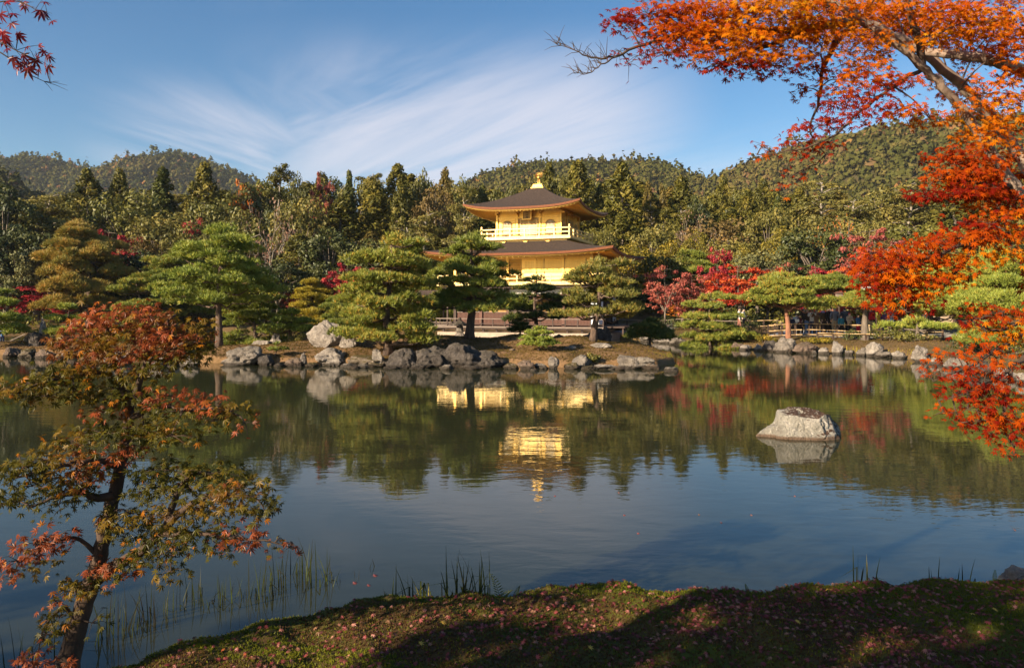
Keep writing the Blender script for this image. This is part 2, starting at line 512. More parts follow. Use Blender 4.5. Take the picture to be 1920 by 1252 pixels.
M['reed'] = foliage('reed_blades', [(0.0, (0.014, 0.010, 0.006)), (0.35, (0.018, 0.020, 0.006)), (0.7, (0.034, 0.044, 0.008)), (0.85, (0.06, 0.07, 0.012)), (1.0, (0.22, 0.17, 0.03))], 0.25, 0.02, 0.0)
M['turf'] = foliage('dry_turf', [(0.0, (0.035, 0.030, 0.008)), (0.4, (0.075, 0.052, 0.016)), (0.7, (0.12, 0.072, 0.028)), (1.0, (0.11, 0.105, 0.018))], 0.15, 0.0, 0.0)
M['fern'] = foliage('fern_fronds', [(0.0, (0.05, 0.055, 0.012)), (1.0, (0.11, 0.12, 0.02))], 0.35, 0.03, 0.0)
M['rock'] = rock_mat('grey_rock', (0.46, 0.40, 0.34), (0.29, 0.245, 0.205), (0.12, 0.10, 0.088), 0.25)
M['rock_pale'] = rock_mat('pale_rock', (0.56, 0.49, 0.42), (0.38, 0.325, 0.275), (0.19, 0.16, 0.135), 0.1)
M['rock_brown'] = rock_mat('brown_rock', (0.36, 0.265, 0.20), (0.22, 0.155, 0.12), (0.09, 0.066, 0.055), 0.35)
M['rock_dark'] = rock_mat('dark_rock', (0.22, 0.185, 0.16), (0.11, 0.092, 0.08), (0.045, 0.038, 0.034), 0.2)  # dark copy of the rock; carries the pine's shade on the island-front boulders
M['rock_moss'] = rock_mat('mossy_rock', (0.34, 0.27, 0.20), (0.21, 0.165, 0.12), (0.10, 0.08, 0.06), 0.9)
M['rock_boulder'] = rock_mat('speckled_boulder', (0.62, 0.56, 0.49), (0.47, 0.43, 0.36), (0.27, 0.24, 0.20), 0.0, True, True)


def ground_mat(name, cols, scale, bump, bscale=None):
    m, t, out = new_mat(name)
    b = t.new('ShaderNodeBsdfPrincipled')
    ge = t.new('ShaderNodeNewGeometry')
    n = t.noise(ge.outputs['Position'], scale, 8, 0.65, 0.4)
    n2 = t.noise(ge.outputs['Position'], scale * 12, 5, 0.7)
    f = t.math('ADD', t.math('MULTIPLY', n, 0.72), t.math('MULTIPLY', n2, 0.28))
    k = len(cols)
    c = t.ramp(f, [(0.32 + 0.36 * i / (k - 1), cc) for i, cc in enumerate(cols)])
    t.l.new(c, b.inputs['Base Color'])
    b.inputs['Roughness'].default_value = 0.95
    b.inputs['Specular IOR Level'].default_value = 0.12
    t.l.new(t.bump(n2, 0.7, bump), b.inputs['Normal'])
    t.l.new(b.outputs[0], out.inputs[0])
    return m

M['island_ground'] = ground_mat('island_moss', [(0.065, 0.058, 0.014), (0.13, 0.080, 0.032), (0.22, 0.130, 0.066), (0.15, 0.090, 0.036), (0.10, 0.080, 0.02)], 0.7, 0.10)
M['shore_ground'] = ground_mat('shore_soil', [(0.055, 0.05, 0.015), (0.11, 0.075, 0.032), (0.17, 0.105, 0.05), (0.08, 0.065, 0.02)], 0.3, 0.08)
M['hill_ground'] = ground_mat('hill_soil', [(0.03, 0.032, 0.012), (0.06, 0.05, 0.02), (0.10, 0.07, 0.035)], 0.05, 0.3)
M['moss'] = ground_mat('moss_bank', [(0.05, 0.055, 0.010), (0.075, 0.080, 0.012), (0.085, 0.052, 0.020), (0.062, 0.030, 0.018)], 1.3, 0.02)
M['gravel'] = ground_mat('gravel_path', [(0.34, 0.32, 0.30), (0.42, 0.40, 0.37), (0.50, 0.47, 0.44)], 1.0, 0.02)
M['bed'] = ground_mat('ground_soil', [(0.03, 0.03, 0.015), (0.05, 0.045, 0.02)], 0.05, 0.1)

# pond water: murky green, mirror-like with a light breeze on it
m, t, out = new_mat('pond_water')
b = t.new('ShaderNodeBsdfPrincipled')
b.inputs['Base Color'].default_value = (0.026, 0.028, 0.014, 1)
b.inputs['Roughness'].default_value = 0.015
b.inputs['IOR'].default_value = 1.35
ge = t.new('ShaderNodeNewGeometry')
mp = t.new('ShaderNodeMapping')
mp.inputs['Scale'].default_value = (0.75, 1.5, 1)
mp.inputs['Rotation'].default_value = (0, 0, R(8))
t.l.new(ge.outputs['Position'], mp.inputs[0])
h1 = t.noise(mp.outputs[0], 2.2, 3, 0.5, 0.3)
h2 = t.noise(mp.outputs[0], 9.0, 2, 0.5, 0.2)
wind = t.rng(t.noise(ge.outputs['Position'], 0.12, 3, 0.5), 0.35, 0.7, 0.35, 1.0)
hh = t.math('MULTIPLY', t.math('ADD', t.math('MULTIPLY', h1, 1.0), t.math('MULTIPLY', h2, 0.16)), wind)
t.l.new(t.bump(hh, 1.0, 0.0042), b.inputs['Normal'])
t.l.new(b.outputs[0], out.inputs[0])
M['water'] = m

# ------------------------------------------------------------------ terrain
def smooth(x, a, b):
    u = np.clip((x - a) / (b - a), 0, 1)
    return u * u * (3 - 2 * u)


def sdist(X, Y, poly):
    """signed distance to a polygon, positive inside"""
    P = np.asarray(poly, float)
    best = np.full(X.shape, 1e9)
    inside = np.zeros(X.shape, bool)
    n = len(P)
    for i in range(n):
        x0, y0 = P[i]; x1, y1 = P[(i + 1) % n]
        dx, dy = x1 - x0, y1 - y0
        tt = np.clip(((X - x0) * dx + (Y - y0) * dy) / (dx * dx + dy * dy + 1e-9), 0, 1)
        best = np.minimum(best, np.hypot(X - x0 - tt * dx, Y - y0 - tt * dy))
        c = ((y0 > Y) != (y1 > Y)) & (X < (x1 - x0) * (Y - y0) / (y1 - y0 + 1e-12) + x0)
        inside ^= c
    return np.where(inside, best, -best)


def wob(X, Y, f, seed=0.0):
    """cheap smooth noise, about -1..1"""
    r = np.random.RandomState(int(seed * 7) + 3)
    z = np.zeros(np.shape(X))
    for k in range(7):
        a = r.rand() * 2 * PI
        ff = f * (0.6 + 1.6 * r.rand())
        z = z + np.sin((X * math.cos(a) + Y * math.sin(a)) * ff + r.rand() * 6.28)
    return z / 3.2


LAND = [(15.5, 14), (15.9, 19.5), (17.6, 25.6), (18.7, 31), (19.6, 37.0), (18.3, 40), (16, 41.6), (14, 44.4), (12.5, 47.3),
        (11.2, 50.6), (10.3, 54.3), (9.6, 58), (8.0, 60), (0, 62), (-6, 63), (-9, 67), (-15, 72), (-30, 76), (-60, 74), (-120, 60), (-170, 60),
        (-170, 230), (190, 230), (190, 14)]
ISLE = [(-13.5, 33.9), (-11.7, 33.2), (-8.1, 32.8), (-5.2, 32.0), (-2.2, 32.3), (0, 31.9), (2.2, 31.5), (4.8, 31.6), (6.2, 32.1),
        (7.3, 33.5), (7.9, 37), (7.6, 40), (5.5, 42), (1, 43), (-4, 43), (-9, 42.5), (-13, 40.5), (-15.3, 37), (-15.0, 34.5)]
ISLET = [(-33, 40.6), (-29, 39.7), (-26, 39.2), (-22, 38.9), (-18.5, 38.0), (-16.8, 38.6), (-18, 41.5), (-22, 44.5), (-27, 45), (-32, 43.5)]
BANK = [(-4.6, 2.0), (-3.7, 4.0), (-3.3, 4.62), (-2.95, 4.78), (-2.7, 4.98), (-2.45, 5.42), (-2.0, 5.66), (-1.5, 5.9), (-1.1, 6.08), (-0.55, 6.2), (-0.2, 6.2), (0.15, 6.32),
        (0.7, 6.44), (1.1, 6.32), (1.6, 6.33), (2.1, 6.38), (2.6, 6.48), (3.1, 6.52), (3.8, 6.6), (4.6, 6.55), (5.5, 6.9), (7.5, 7.2), (10, 7.0),
        (14, 6.5), (14, -14), (-16, -14), (-16, 1.0), (-8, 1.6)]


def h_land(X, Y):
    d = sdist(X, Y, LAND)
    z = -0.9 + 1.25 * smooth(d, -0.9, 0.35) + 0.35 * smooth(d, 0.3, 4)
    z = z + 0.055 * np.maximum(d - 6, 0) + 0.16 * np.maximum(Y - 92, 0) * smooth(Y, 85, 120)
    z = z + (0.10 * wob(X, Y, 0.7, 1) + 0.35 * wob(X, Y, 0.13, 2) * smooth(d, 5, 20)) * smooth(d, 0, 2)
    # level platform for the pavilion and its paved surroundings
    return z, d


def h_isle(X, Y):
    d = sdist(X, Y, ISLE)
    z = -0.8 + 1.10 * smooth(d, -0.35, 0.12) + 0.38 * smooth(d, 0.1, 2.4) + 0.34 * smooth(d, 2.0, 5.0)
    return z + 0.10 * wob(X, Y, 1.1, 3) * smooth(d, 0, 1) + 0.03 * wob(X, Y, 4.0, 4), d


def h_islet(X, Y):
    d = sdist(X, Y, ISLET)
    z = -0.8 + 1.1 * smooth(d, -0.5, 0.25) + 0.25 * smooth(d, 0.2, 2.5)
    return z + 0.06 * wob(X, Y, 1.3, 5) * smooth(d, 0, 1), d


def h_bank(X, Y):
    d = sdist(X, Y, BANK)
    z = -0.55 + 0.55 * smooth(d, -0.35, 0.0) + 0.25 * smooth(d, 0.0, 0.20) + 0.030 * np.minimum(np.maximum(d, 0), 8) * 1.6
    bumps = 0.045 * wob(X, Y, 2.2, 6) + 0.028 * wob(X, Y, 5.5, 7) + 0.011 * wob(X, Y, 17, 8) + 0.006 * wob(X, Y, 41, 9)
    return z + bumps * smooth(d, -0.05, 0.25), d


def height_sheet(name, fn, x0, x1, nx, y0, y1, ny, mat, xs=None, ys=None):
    xs = np.linspace(x0, x1, nx) if xs is None else xs
    ys = np.linspace(y0, y1, ny) if ys is None else ys
    X, Y = np.meshgrid(xs, ys)
    Z = fn(X, Y)[0]
    mb = MB()
    mb.grid(np.stack([X, Y, Z], -1))
    o = link(name, mb.mesh(name, [mat], smooth=True))
    tag(o, kind='structure')
    return o


def zat(fn, x, y):
    return float(fn(np.array([[x]], float), np.array([[y]], float))[0][0, 0])


gb = MB()
gb.grid(np.array([[[-1290, -55, -1.3], [1290, -55, -1.3]], [[-1290, 1410, -1.3], [1290, 1410, -1.3]]], float))
tag(gb.build('ground', M['bed']), kind='structure')
wb = MB()
wb.grid(np.array([[[-170, 0.5, 0], [60, 0.5, 0]], [[-170, 90, 0], [60, 90, 0]]], float))
tag(wb.build('pond', M['water']), kind='structure')
ysL = np.concatenate([np.linspace(14, 66, 80), np.linspace(67, 230, 90)])
xsL = np.concatenate([np.linspace(-170, -34, 50), np.linspace(-33, 34, 135), np.linspace(36, 190, 50)])
height_sheet('shore', h_land, 0, 0, 0, 0, 0, 0, M['shore_ground'], xsL, ysL)
height_sheet('island', h_isle, -16.5, 9, 260, 29.5, 44.5, 150, M['island_ground'])
height_sheet('islet', h_islet, -34.5, -15.5, 90, 36, 46.5, 60, M['island_ground'])
ysB = np.concatenate([np.linspace(-14, 3.2, 40), np.linspace(3.24, 7.6, 130)])
xsB = np.concatenate([np.linspace(-16, -4.6, 24), np.linspace(-4.55, 5.6, 280), np.linspace(5.8, 14, 22)])
height_sheet('moss_bank', h_bank, 0, 0, 0, 0, 0, 0, M['moss'], xsB, ysB)

# gravel paths on the far shore
def path_strip(pts, w, name='path'):
    pts = np.asarray(pts, float)
    T = unit(np.gradient(pts, axis=0))
    N = np.column_stack([-T[:, 1], T[:, 0]])
    rows = []
    for k in np.linspace(-1, 1, 7):
        q = pts + N * (w / 2 * k)
        rows.append(np.column_stack([q, h_land(q[:, 0], q[:, 1])[0] + 0.03]))
    mb = MB().grid(np.stack(rows, 0).transpose(1, 0, 2))
    tag(mb.build(name, M['gravel'], smooth=True), kind='structure')

def spline(pts, n):
    pts = np.asarray(pts, float)
    s = np.concatenate([[0], np.cumsum(np.linalg.norm(np.diff(pts, axis=0), axis=1))])
    u = np.linspace(0, s[-1], n)
    idx = np.clip(np.searchsorted(s, u, side='right') - 1, 0, len(pts) - 2)
    out = []
    m = np.gradient(pts, s, axis=0)
    for k, i in zip(u, idx):
        h = s[i + 1] - s[i]; t_ = (k - s[i]) / h
        out.append((2*t_**3 - 3*t_**2 + 1) * pts[i] + (t_**3 - 2*t_**2 + t_) * h * m[i] + (-2*t_**3 + 3*t_**2) * pts[i+1] + (t_**3 - t_**2) * h * m[i+1])
    return np.array(out)

path_strip(spline([(17.0, 49.5), (20, 47.0), (24, 45.5), (30, 44)], 40), 4.6)
path_strip(spline([(7.5, 61.5), (11, 59.6), (12.6, 62), (14.2, 66), (19, 68)], 40), 1.8)


# ------------------------------------------------------------------ hills
def ridge_hill(name, ridge, front, back, x0, x1, nx, y0, y1, ny, seed):
    """ridge: list of (px, py, D)"""
    rp = np.array([tuple(at(*r)) for r in ridge])
    o = np.argsort(rp[:, 0]); rp = rp[o]
    xs = np.linspace(x0, x1, nx); ys = np.linspace(y0, y1, ny)
    X, Y = np.meshgrid(xs, ys)
    def f(X, Y):
        zr = np.interp(X, rp[:, 0], rp[:, 2]); yr = np.interp(X, rp[:, 0], rp[:, 1])
        d = Y - yr
        s = np.where(d < 0, np.exp(-(d / front) ** 2), np.exp(-(d / back) ** 2))
        gul = 1 + 0.10 * wob(X, Y, 0.022, seed) * (1 - s) + 0.05 * wob(X, Y, 0.05, seed + 1) * (1 - s)
        return zr * s * gul - 6, None
    mb = MB().grid(np.stack([X, Y, f(X, Y)[0]], -1))
    tag(link(name, mb.mesh(name, [M['hill_ground']], smooth=True)), kind='structure')
    return f

hill_right = ridge_hill('hills', [(820, 395, 640), (880, 352, 640), (930, 326, 640), (1000, 314, 640), (1090, 309, 640), (1180, 308, 640), (1230, 312, 630), (1290, 338, 600),
                                   (1318, 343, 580), (1350, 330, 560), (1400, 308, 540), (1470, 285, 520), (1560, 262, 500), (1660, 248, 490), (1760, 240, 480), (1900, 228, 480), (2100, 230, 480), (2400, 260, 500)],
                         190, 200, -120, 560, 130, 220, 800, 100, 11)
hill_left = ridge_hill('hills', [(-500, 345, 1000), (-160, 335, 1000), (0, 322, 1000), (40, 310, 1000), (85, 301, 1000), (130, 309, 1000), (180, 325, 1000), (215, 329, 1000), (260, 313, 1000), (300, 299, 1000),
                                  (340, 296, 1000), (385, 303, 1000), (430, 322, 1000), (480, 346, 1000), (560, 385, 1000), (700, 425, 1000), (840, 450, 1000), (1000, 480, 1000)],
                        260, 260, -1200, 120, 150, 480, 1300, 80, 13)
hill_near = ridge_hill('hills', [(-420, 310, 330), (-200, 318, 330), (-60, 326, 330), (0, 334, 330), (40, 348, 330), (75, 368, 330), (110, 400, 330), (180, 470, 330), (300, 560, 330)],
                        80, 90, -330, -120, 60, 230, 430, 50, 17)


# ------------------------------------------------------------------ the golden pavilion
PAV = empty('golden_pavilion', (2.3, 64.0, 0.0), R(-20))
tag(PAV, 'three-storey golden pavilion with dark bark roofs standing at the pond edge', 'pavilion')


def part(name, mb, mat, parent=PAV, smooth=False, kind=None, label=None):
    o = mb.build(name, M[mat], parent, smooth)
    if kind: o['kind'] = kind
    if label: o['label'] = label
    return o


def hip_roof(ax, ay, bx, by, zE, zT, lift, wx, wy, conc=1.35, bark_t=0.17):
    S = np.linspace(-1, 1, 33); Rr = np.linspace(0, 1, 15)
    s, r = np.meshgrid(S, Rr)
    def surf(side, ax_, ay_, bx_, by_, dz=0.0):
        hx = bx_ + (ax_ - bx_) * r; hy = by_ + (ay_ - by_) * r
        z = zE + (zT - zE) * (1 - r) ** conc + lift * np.abs(s) ** 3.2 * r ** 2.2 + dz
        if side == 0: P = (s * hx, -hy)
        elif side == 1: P = (hx, s * hy)
        elif side == 2: P = (-s * hx, hy)
        else: P = (-hx, -s * hy)
        return np.stack([P[0], P[1], z], -1)
    roof, edge, trim, soff, raf = MB(), MB(), MB(), MB(), MB()
    sd = np.linspace(-1, 1, 33)
    lz = lift * np.abs(sd) ** 3.2
    def ring(side, k, z):
        hx, hy = ax * k, ay * k
        if side == 0: P = (sd * hx, np.full_like(sd, -hy))
        elif side == 1: P = (np.full_like(sd, hx), sd * hy)
        elif side == 2: P = (-sd * hx, np.full_like(sd, hy))
        else: P = (np.full_like(sd, -hx), -sd * hy)
        return np.column_stack([P[0], P[1], z])
    for side in range(4):
        roof.grid(surf(side, ax, ay, bx, by))
        e0 = ring(side, 1.0, zE + lz); e1 = ring(side, 0.992, zE + lz - bark_t)
        edge.grid(np.stack([e1, e0], 0))
        e2 = ring(side, 0.975, zE + lz - bark_t - 0.002); e3 = ring(side, 0.968, zE + lz - bark_t - 0.11)
        edge.grid(np.stack([e2, e1], 0))
        trim.grid(np.stack([e3, e2 - [0, 0, 0.004]], 0))
        # soffit up to the wall line
        kk = np.linspace(0, 1, 6)
        rows = []
        for q in kk:
            if side in (0, 2):
                hx = wx + (ax * 0.968 - wx) * q; hy = wy + (ay * 0.968 - wy) * q
                sx = sd * hx * (1 if side == 0 else -1); sy = np.full_like(sd, -hy if side == 0 else hy)
            else:
                hx = wx + (ax * 0.968 - wx) * q; hy = wy + (ay * 0.968 - wy) * q
                sx = np.full_like(sd, hx if side == 1 else -hx); sy = sd * hy * (1 if side == 1 else -1)
            z = (zE - bark_t - 0.11) + 0.42 * (1 - q) ** 1.1 + lz * q ** 1.6
            rows.append(np.column_stack([sx, sy, z]))
        G = np.stack(rows, 0)
        soff.grid(G)
        # rafters under the soffit
        for j in np.linspace(1, 31, 31):
            j = int(j)
            p = [G[i, j] - [0, 0, 0.045] for i in range(6)]
            raf.tube(p, [0.04] * 6, 4, cap=True)
    return roof, edge, trim, soff, raf

# third storey -------------------------------------------------------------
r_, e_, t_, s_, f_ = hip_roof(4.95, 4.95, 0.55, 0.55, 10.48, 12.60, 0.44, 2.75, 2.75, 1.30)
rt = part('upper_roof', r_, 'bark_roof', smooth=True)
part('eave_edge', e_, 'eave_red', rt); part('eave_trim', t_, 'gold', rt); part('soffit', s_, 'gold', rt)
part('rafter', f_, 'gold', rt, kind='stuff')
part('roof_pedestal', MB().box((0, 0, 12.62), (1.12, 1.12, 0.10)).box((0, 0, 12.74), (0.92, 0.92, 0.14)).box((0, 0, 12.88), (0.80, 0.80, 0.14)), 'gold')


def wall_panel(mb, cx, y, z0, z1, w, d=0.08):
    mb.box((cx, y, (z0 + z1) / 2), (w, d, z1 - z0))


def lattice(mb, c, w, h, nx, nz, axis='x', th=0.035, depth=0.05):
    for i in range(nx):
        u = -w / 2 + w * (i + 0.5) / nx
        mb.box((c[0] + u, c[1], c[2]) if axis == 'x' else (c[0], c[1] + u, c[2]), (th, depth, h) if axis == 'x' else (depth, th, h))
    for k in range(nz):
        v = -h / 2 + h * (k + 0.5) / nz
        mb.box((c[0], c[1], c[2] + v), (w, depth * 0.7, th) if axis == 'x' else (depth * 0.7, w, th))


def bell_outline(w, h, n=10):
    """bell-shaped (cusped) window outline, from bottom left round to bottom right"""
    pts = [(-w / 2 * 1.06, 0)]
    for i in range(n + 1):
        a = i / n
        ang = PI - a * PI
        pts.append((w / 2 * math.cos(ang) * (0.98), h * 0.60 + h * 0.40 * math.sin(ang) ** 0.8))
    pts.append((w / 2 * 1.06, 0))
    return pts


def rot_front(mb, k):
    """turn what was built for the front (local -Y) to side k (0 front, 1 right, 2 back, 3 left)"""
    a = k * PI / 2
    ca, sa = math.cos(a), math.sin(a)
    for V in mb.V:
        x, y = V[:, 0].copy(), V[:, 1].copy()
        V[:, 0] = x * ca - y * sa
        V[:, 1] = x * sa + y * ca
    return mb


W3 = 2.75
cols3 = [-2.75, -0.98, 0.98, 2.75]
for k in range(4):
    mb = MB()
    mb.box((0, -W3 + 0.10, 9.56), (5.5, 0.10, 2.6))
    w3 = part('wall', rot_front(mb, k), 'gold')
    for i, cx in enumerate(cols3):
        if i == 3: continue
        part('column', rot_front(MB().box((cx, -W3, 9.26), (0.17, 0.17, 2.0)).box((cx, -W3, 10.30), (0.34, 0.34, 0.12)).box((cx, -W3 - 0.16, 10.18), (0.15, 0.40, 0.12)), k), 'gold')
    part('beam', rot_front(MB().box((0, -W3 - 0.012, 8.36), (5.32, 0.10, 0.12)), k), 'gold_pale')
    part('beam', rot_front(MB().box((0, -W3 - 0.016, 9.86), (5.32, 0.10, 0.10)), k), 'gold')
    # board joints of the side panels
    for sx in (-1.87, 1.87):
        for z in (8.52, 8.72, 8.92, 9.12, 9.32, 9.52, 9.72):
            part('board', rot_front(MB().box((sx, -W3 + 0.028, z), (1.5, 0.05, 0.18)), k), 'gold')
    # double doors in the middle bay
    dfr = part('door_frame', rot_front(MB().box((-0.80, -W3 - 0.01, 9.06), (0.10, 0.14, 1.28)).box((0.80, -W3 - 0.01, 9.06), (0.10, 0.14, 1.28)).box((0, -W3 - 0.01, 9.745), (1.9, 0.14, 0.09)), k), 'gold_lattice')
    for sx in (-0.375, 0.375):
        dm = part('door', rot_front(MB().box((sx, -W3 + 0.02, 9.06), (0.72, 0.08, 1.26)), k), 'gold_pale')
        lt = MB(); lattice(lt, (sx, -W3 - 0.045, 9.44), 0.62, 0.42, 7, 3)
        part('lattice', rot_front(lt, k), 'gold_lattice', dm)
        pm = MB().box((sx, -W3 - 0.03, 8.98), (0.60, 0.03, 0.36)).box((sx, -W3 - 0.03, 8.62), (0.60, 0.03, 0.22))
        part('door_panel', rot_front(pm, k), 'gold', dm)
    # bell windows either side
    for sx in (-1.87, 1.87):
        pts = bell_outline(0.80, 1.10)
        fm = MB(); fm.tube([(sx + px, -W3 - 0.02, 8.50 + pz) for px, pz in pts], [0.05] * len(pts), 5)
        fm.box((sx, -W3 - 0.02, 8.49), (0.94, 0.10, 0.08))
        fr = part('window', rot_front(fm, k), 'gold_lattice')
        pn = MB()
        c = len(pts)
        pn.add([(sx + px, -W3 - 0.008, 8.50 + pz) for px, pz in pts] + [(sx, -W3 - 0.008, 8.9)], tris=[[i, (i + 1) % c, c] for i in range(c)])
        part('pane', rot_front(pn, k), 'shoji', fr)
        br = MB()
        for i in range(9):
            u = (i - 4) / 4.6
            top = 0.66 + 0.42 * math.sqrt(max(0, 1 - u * u)) ** 0.9
            br.box((sx + u * 0.40, -W3 - 0.026, 8.5 + top / 2), (0.022, 0.03, top))
        for z in (8.86, 9.16, 9.30, 9.42):
            wd = 0.76 if z < 9.2 else (0.70 if z < 9.35 else 0.55)
            br.box((sx, -W3 - 0.032, z), (wd, 0.04, 0.03))
        part('window_bar', rot_front(br, k), 'gold_lattice', fr)
# name tablet under the front eave
tb = part('name_tablet', MB().box((0, -3.12, 10.0), (0.62, 0.06, 0.62)), 'gold_lattice')
part('tablet_frame', MB().box((-0.36, -3.16, 10.0), (0.10, 0.12, 0.66)).box((0.36, -3.16, 10.0), (0.10, 0.12, 0.66)).box((0, -3.16, 10.36), (0.86, 0.12, 0.08)).box((0, -3.16, 9.66), (0.74, 0.12, 0.08)), 'gold', tb)
tm = MB()
for (x, z, w, h) in [(-0.0, 10.24, 0.26, 0.03), (0, 10.17, 0.03, 0.12), (-0.09, 10.13, 0.03, 0.08), (0.09, 10.13, 0.03, 0.08), (0, 10.02, 0.24, 0.03), (-0.06, 9.97, 0.03, 0.10), (0.06, 9.97, 0.03, 0.10),
                     (0, 9.87, 0.26, 0.025), (0, 9.82, 0.20, 0.025), (0, 9.77, 0.26, 0.025), (0, 9.82, 0.025, 0.12)]:
    tm.box((x, -3.158, z), (w, 0.02, h))
part('tablet_writing', tm, 'wood_dark', tb)


def railing(hx, hy, z0, h, nx, ny, post_w, rail_w, mat, posts_mat=None, corner=1.35, sides=(0, 1, 2, 3), rails=(0.10, 0.55, 1.0)):
    posts_mat = posts_mat or mat
    for side in sides:
        L, off, n = (hx, hy, nx) if side in (0, 2) else (hy, hx, ny)
        for i in range(n + 1):
            if i == n: continue
            u = -L + 2 * L * i / n
            ch = h * corner if i == 0 else h * 0.97
            part('railing_post', rot_front(MB().box((u, -off, z0 + ch / 2), (post_w, post_w, ch)), side), posts_mat)
        for q in rails:
            part('railing_bar', rot_front(MB().box((0, -off - 0.004 * side, z0 + h * q), (2 * L + (0.25 if q == 1.0 else 0), rail_w, rail_w)), side), mat)

part('upper_balcony', MB().box((0, 0, 8.04), (7.7, 7.7, 0.13)).box((0, 0, 7.955), (7.5, 7.5, 0.05)), 'gold_pale')
railing(3.75, 3.75, 8.105, 0.72, 6, 6, 0.10, 0.075, 'gold_pale')
part('balcony_skirt', MB().box((0, 0, 7.78), (6.9, 6.9, 0.34)), 'gold_pale')
for k in range(4):
    for cx in (-1.9, 0, 1.9):
        part('bracket', rot_front(MB().box((cx, -3.50, 7.86), (0.46, 0.13, 0.07)).box((cx, -3.52, 7.78), (0.26, 0.15, 0.08)).box((cx + 0.02, -3.50, 7.70), (0.12, 0.12, 0.08)), k), 'gold')

# second storey ------------------------------------------------------------
r_, e_, t_, s_, f_ = hip_roof(7.95, 6.75, 3.40, 3.40, 6.69, 7.84, 0.36, 5.8, 4.5, 1.18, 0.18)
rt = part('lower_roof', r_, 'bark_roof', smooth=True)
part('eave_edge', e_, 'eave_red', rt); part('eave_trim', t_, 'gold', rt); part('soffit', s_, 'gold', rt)
part('rafter', f_, 'gold', rt, kind='stuff')
x0s = [-5.8, -3.48, -1.16, 1.16, 3.48, 5.8]
z0, z1 = 4.36, 6.95
# recessed left part of the front, flush right part
part('wall', MB().box((-2.9, -2.2, (z0 + z1) / 2), (5.6, 0.1, z1 - z0)), 'gold')
part('wall', MB().box((2.94, -4.44, (z0 + z1) / 2), (5.7, 0.1, z1 - z0)), 'gold')
part('wall', MB().box((0.03, -3.32, (z0 + z1) / 2), (0.1, 2.14, z1 - z0)), 'gold')
part('wall', MB().box((5.74, 0.05, (z0 + z1) / 2), (0.1, 8.86, z1 - z0)), 'gold')
part('wall', MB().box((-5.74, 1.1, (z0 + z1) / 2), (0.1, 6.5, z1 - z0)), 'gold')
part('wall', MB().box((0, 4.44, (z0 + z1) / 2), (11.36, 0.1, z1 - z0)), 'gold')
for cx in x0s:
    part('column', MB().box((cx, -4.5, (z0 + z1) / 2), (0.19, 0.19, z1 - z0)), 'gold')
for cy in (-2.25, 0, 2.25, 4.5):
    for cx in (-5.8, 5.8):
        part('column', MB().box((cx, cy, (z0 + z1) / 2), (0.19, 0.19, z1 - z0)), 'gold')
part('beam', MB().box((0, -4.502, 6.42), (11.4, 0.14, 0.16)), 'gold')
for cx in np.arange(-6.6, 6.7, 1.32):
    part('bracket', MB().box((cx, -5.55, 6.52), (0.14, 0.50, 0.11)), 'gold_pale')
# shutters of the flush part: three wide panels, lighter boards below
for cx in (1.02, 2.72, 4.42):
    sh = part('shutter', MB().box((cx + 0.03, -4.52, 5.75), (1.62, 0.06, 0.92)), 'gold')
    lt = MB(); lattice(lt, (cx + 0.03, -4.555, 5.75), 1.54, 0.84, 12, 7, th=0.02, depth=0.02)
    part('lattice', lt, 'gold', sh)
    part('board', MB().box((cx + 0.03, -4.525, 5.03), (1.62, 0.06, 0.24)), 'gold_pale')
    part('board', MB().box((cx + 0.03, -4.522, 4.62), (1.62, 0.06, 0.50)), 'gold_pale')
    part('mullion', MB().box((cx + 0.88, -4.53, 5.35), (0.05, 0.09, 1.9)), 'gold_lattice')
# lattice doors at the back of the recess
for cx in (-4.6, -2.9, -1.1):
    sh = part('lattice_door', MB().box((cx, -2.28, 5.35), (1.6, 0.06, 1.7)), 'gold_lattice')
    lt = MB(); lattice(lt, (cx, -2.33, 5.35), 1.5, 1.6, 14, 12, th=0.022, depth=0.03)
    part('lattice', lt, 'gold', sh)
for cy in (-3.3, -1.1, 1.1, 3.3):
    part('shutter', MB().box((5.81, cy, 5.3), (0.06, 1.9, 1.6)), 'gold')
part('lower_balcony', MB().box((0, 0, 4.29), (13.9, 11.3, 0.13)).box((0, 0, 4.19), (13.6, 11.0, 0.06)), 'gold_pale')
railing(6.85, 5.55, 4.355, 0.68, 10, 8, 0.10, 0.075, 'gold_pale', corner=1.25)

# first storey: timber, open in front -----------------------------------------
part('ceiling_frame', MB().box((0, 0, 4.08), (13.2, 10.6, 0.14)), 'wood_dark')
for cx in np.linspace(-6.2, 6.2, 11):
    part('bracket', MB().box((cx, -4.9, 3.96), (0.16, 1.1, 0.12)), 'wood_dark')
for i in range(5):
    cx = (x0s[i] + x0s[i + 1]) / 2
    part('plaster_panel', MB().box((cx, -4.42, 3.72), (2.1, 0.08, 0.38)), 'plaster')
for i in range(4):
    cy = -3.37 + 2.25 * i
    part('plaster_panel', MB().box((5.72, cy, 3.72), (0.08, 2.02, 0.38)), 'plaster')
    part('wall_panel', MB().box((5.70, cy, 2.35), (0.08, 2.02, 2.2)), 'plaster' if i in (0, 3) else 'wood_dark')
part('beam', MB().box((0, -4.51, 3.44), (11.9, 0.20, 0.18)), 'wood_red')
part('beam', MB().box((0, -4.515, 3.98), (11.9, 0.20, 0.14)), 'wood_dark')
part('beam', MB().box((5.81, 0, 3.44), (0.20, 8.8, 0.18)), 'wood_red')
for cx in x0s:
    part('column', MB().box((cx, -4.5, 2.5), (0.22, 0.22, 3.1)), 'wood_red' if abs(cx) < 5 else 'wood_dark')
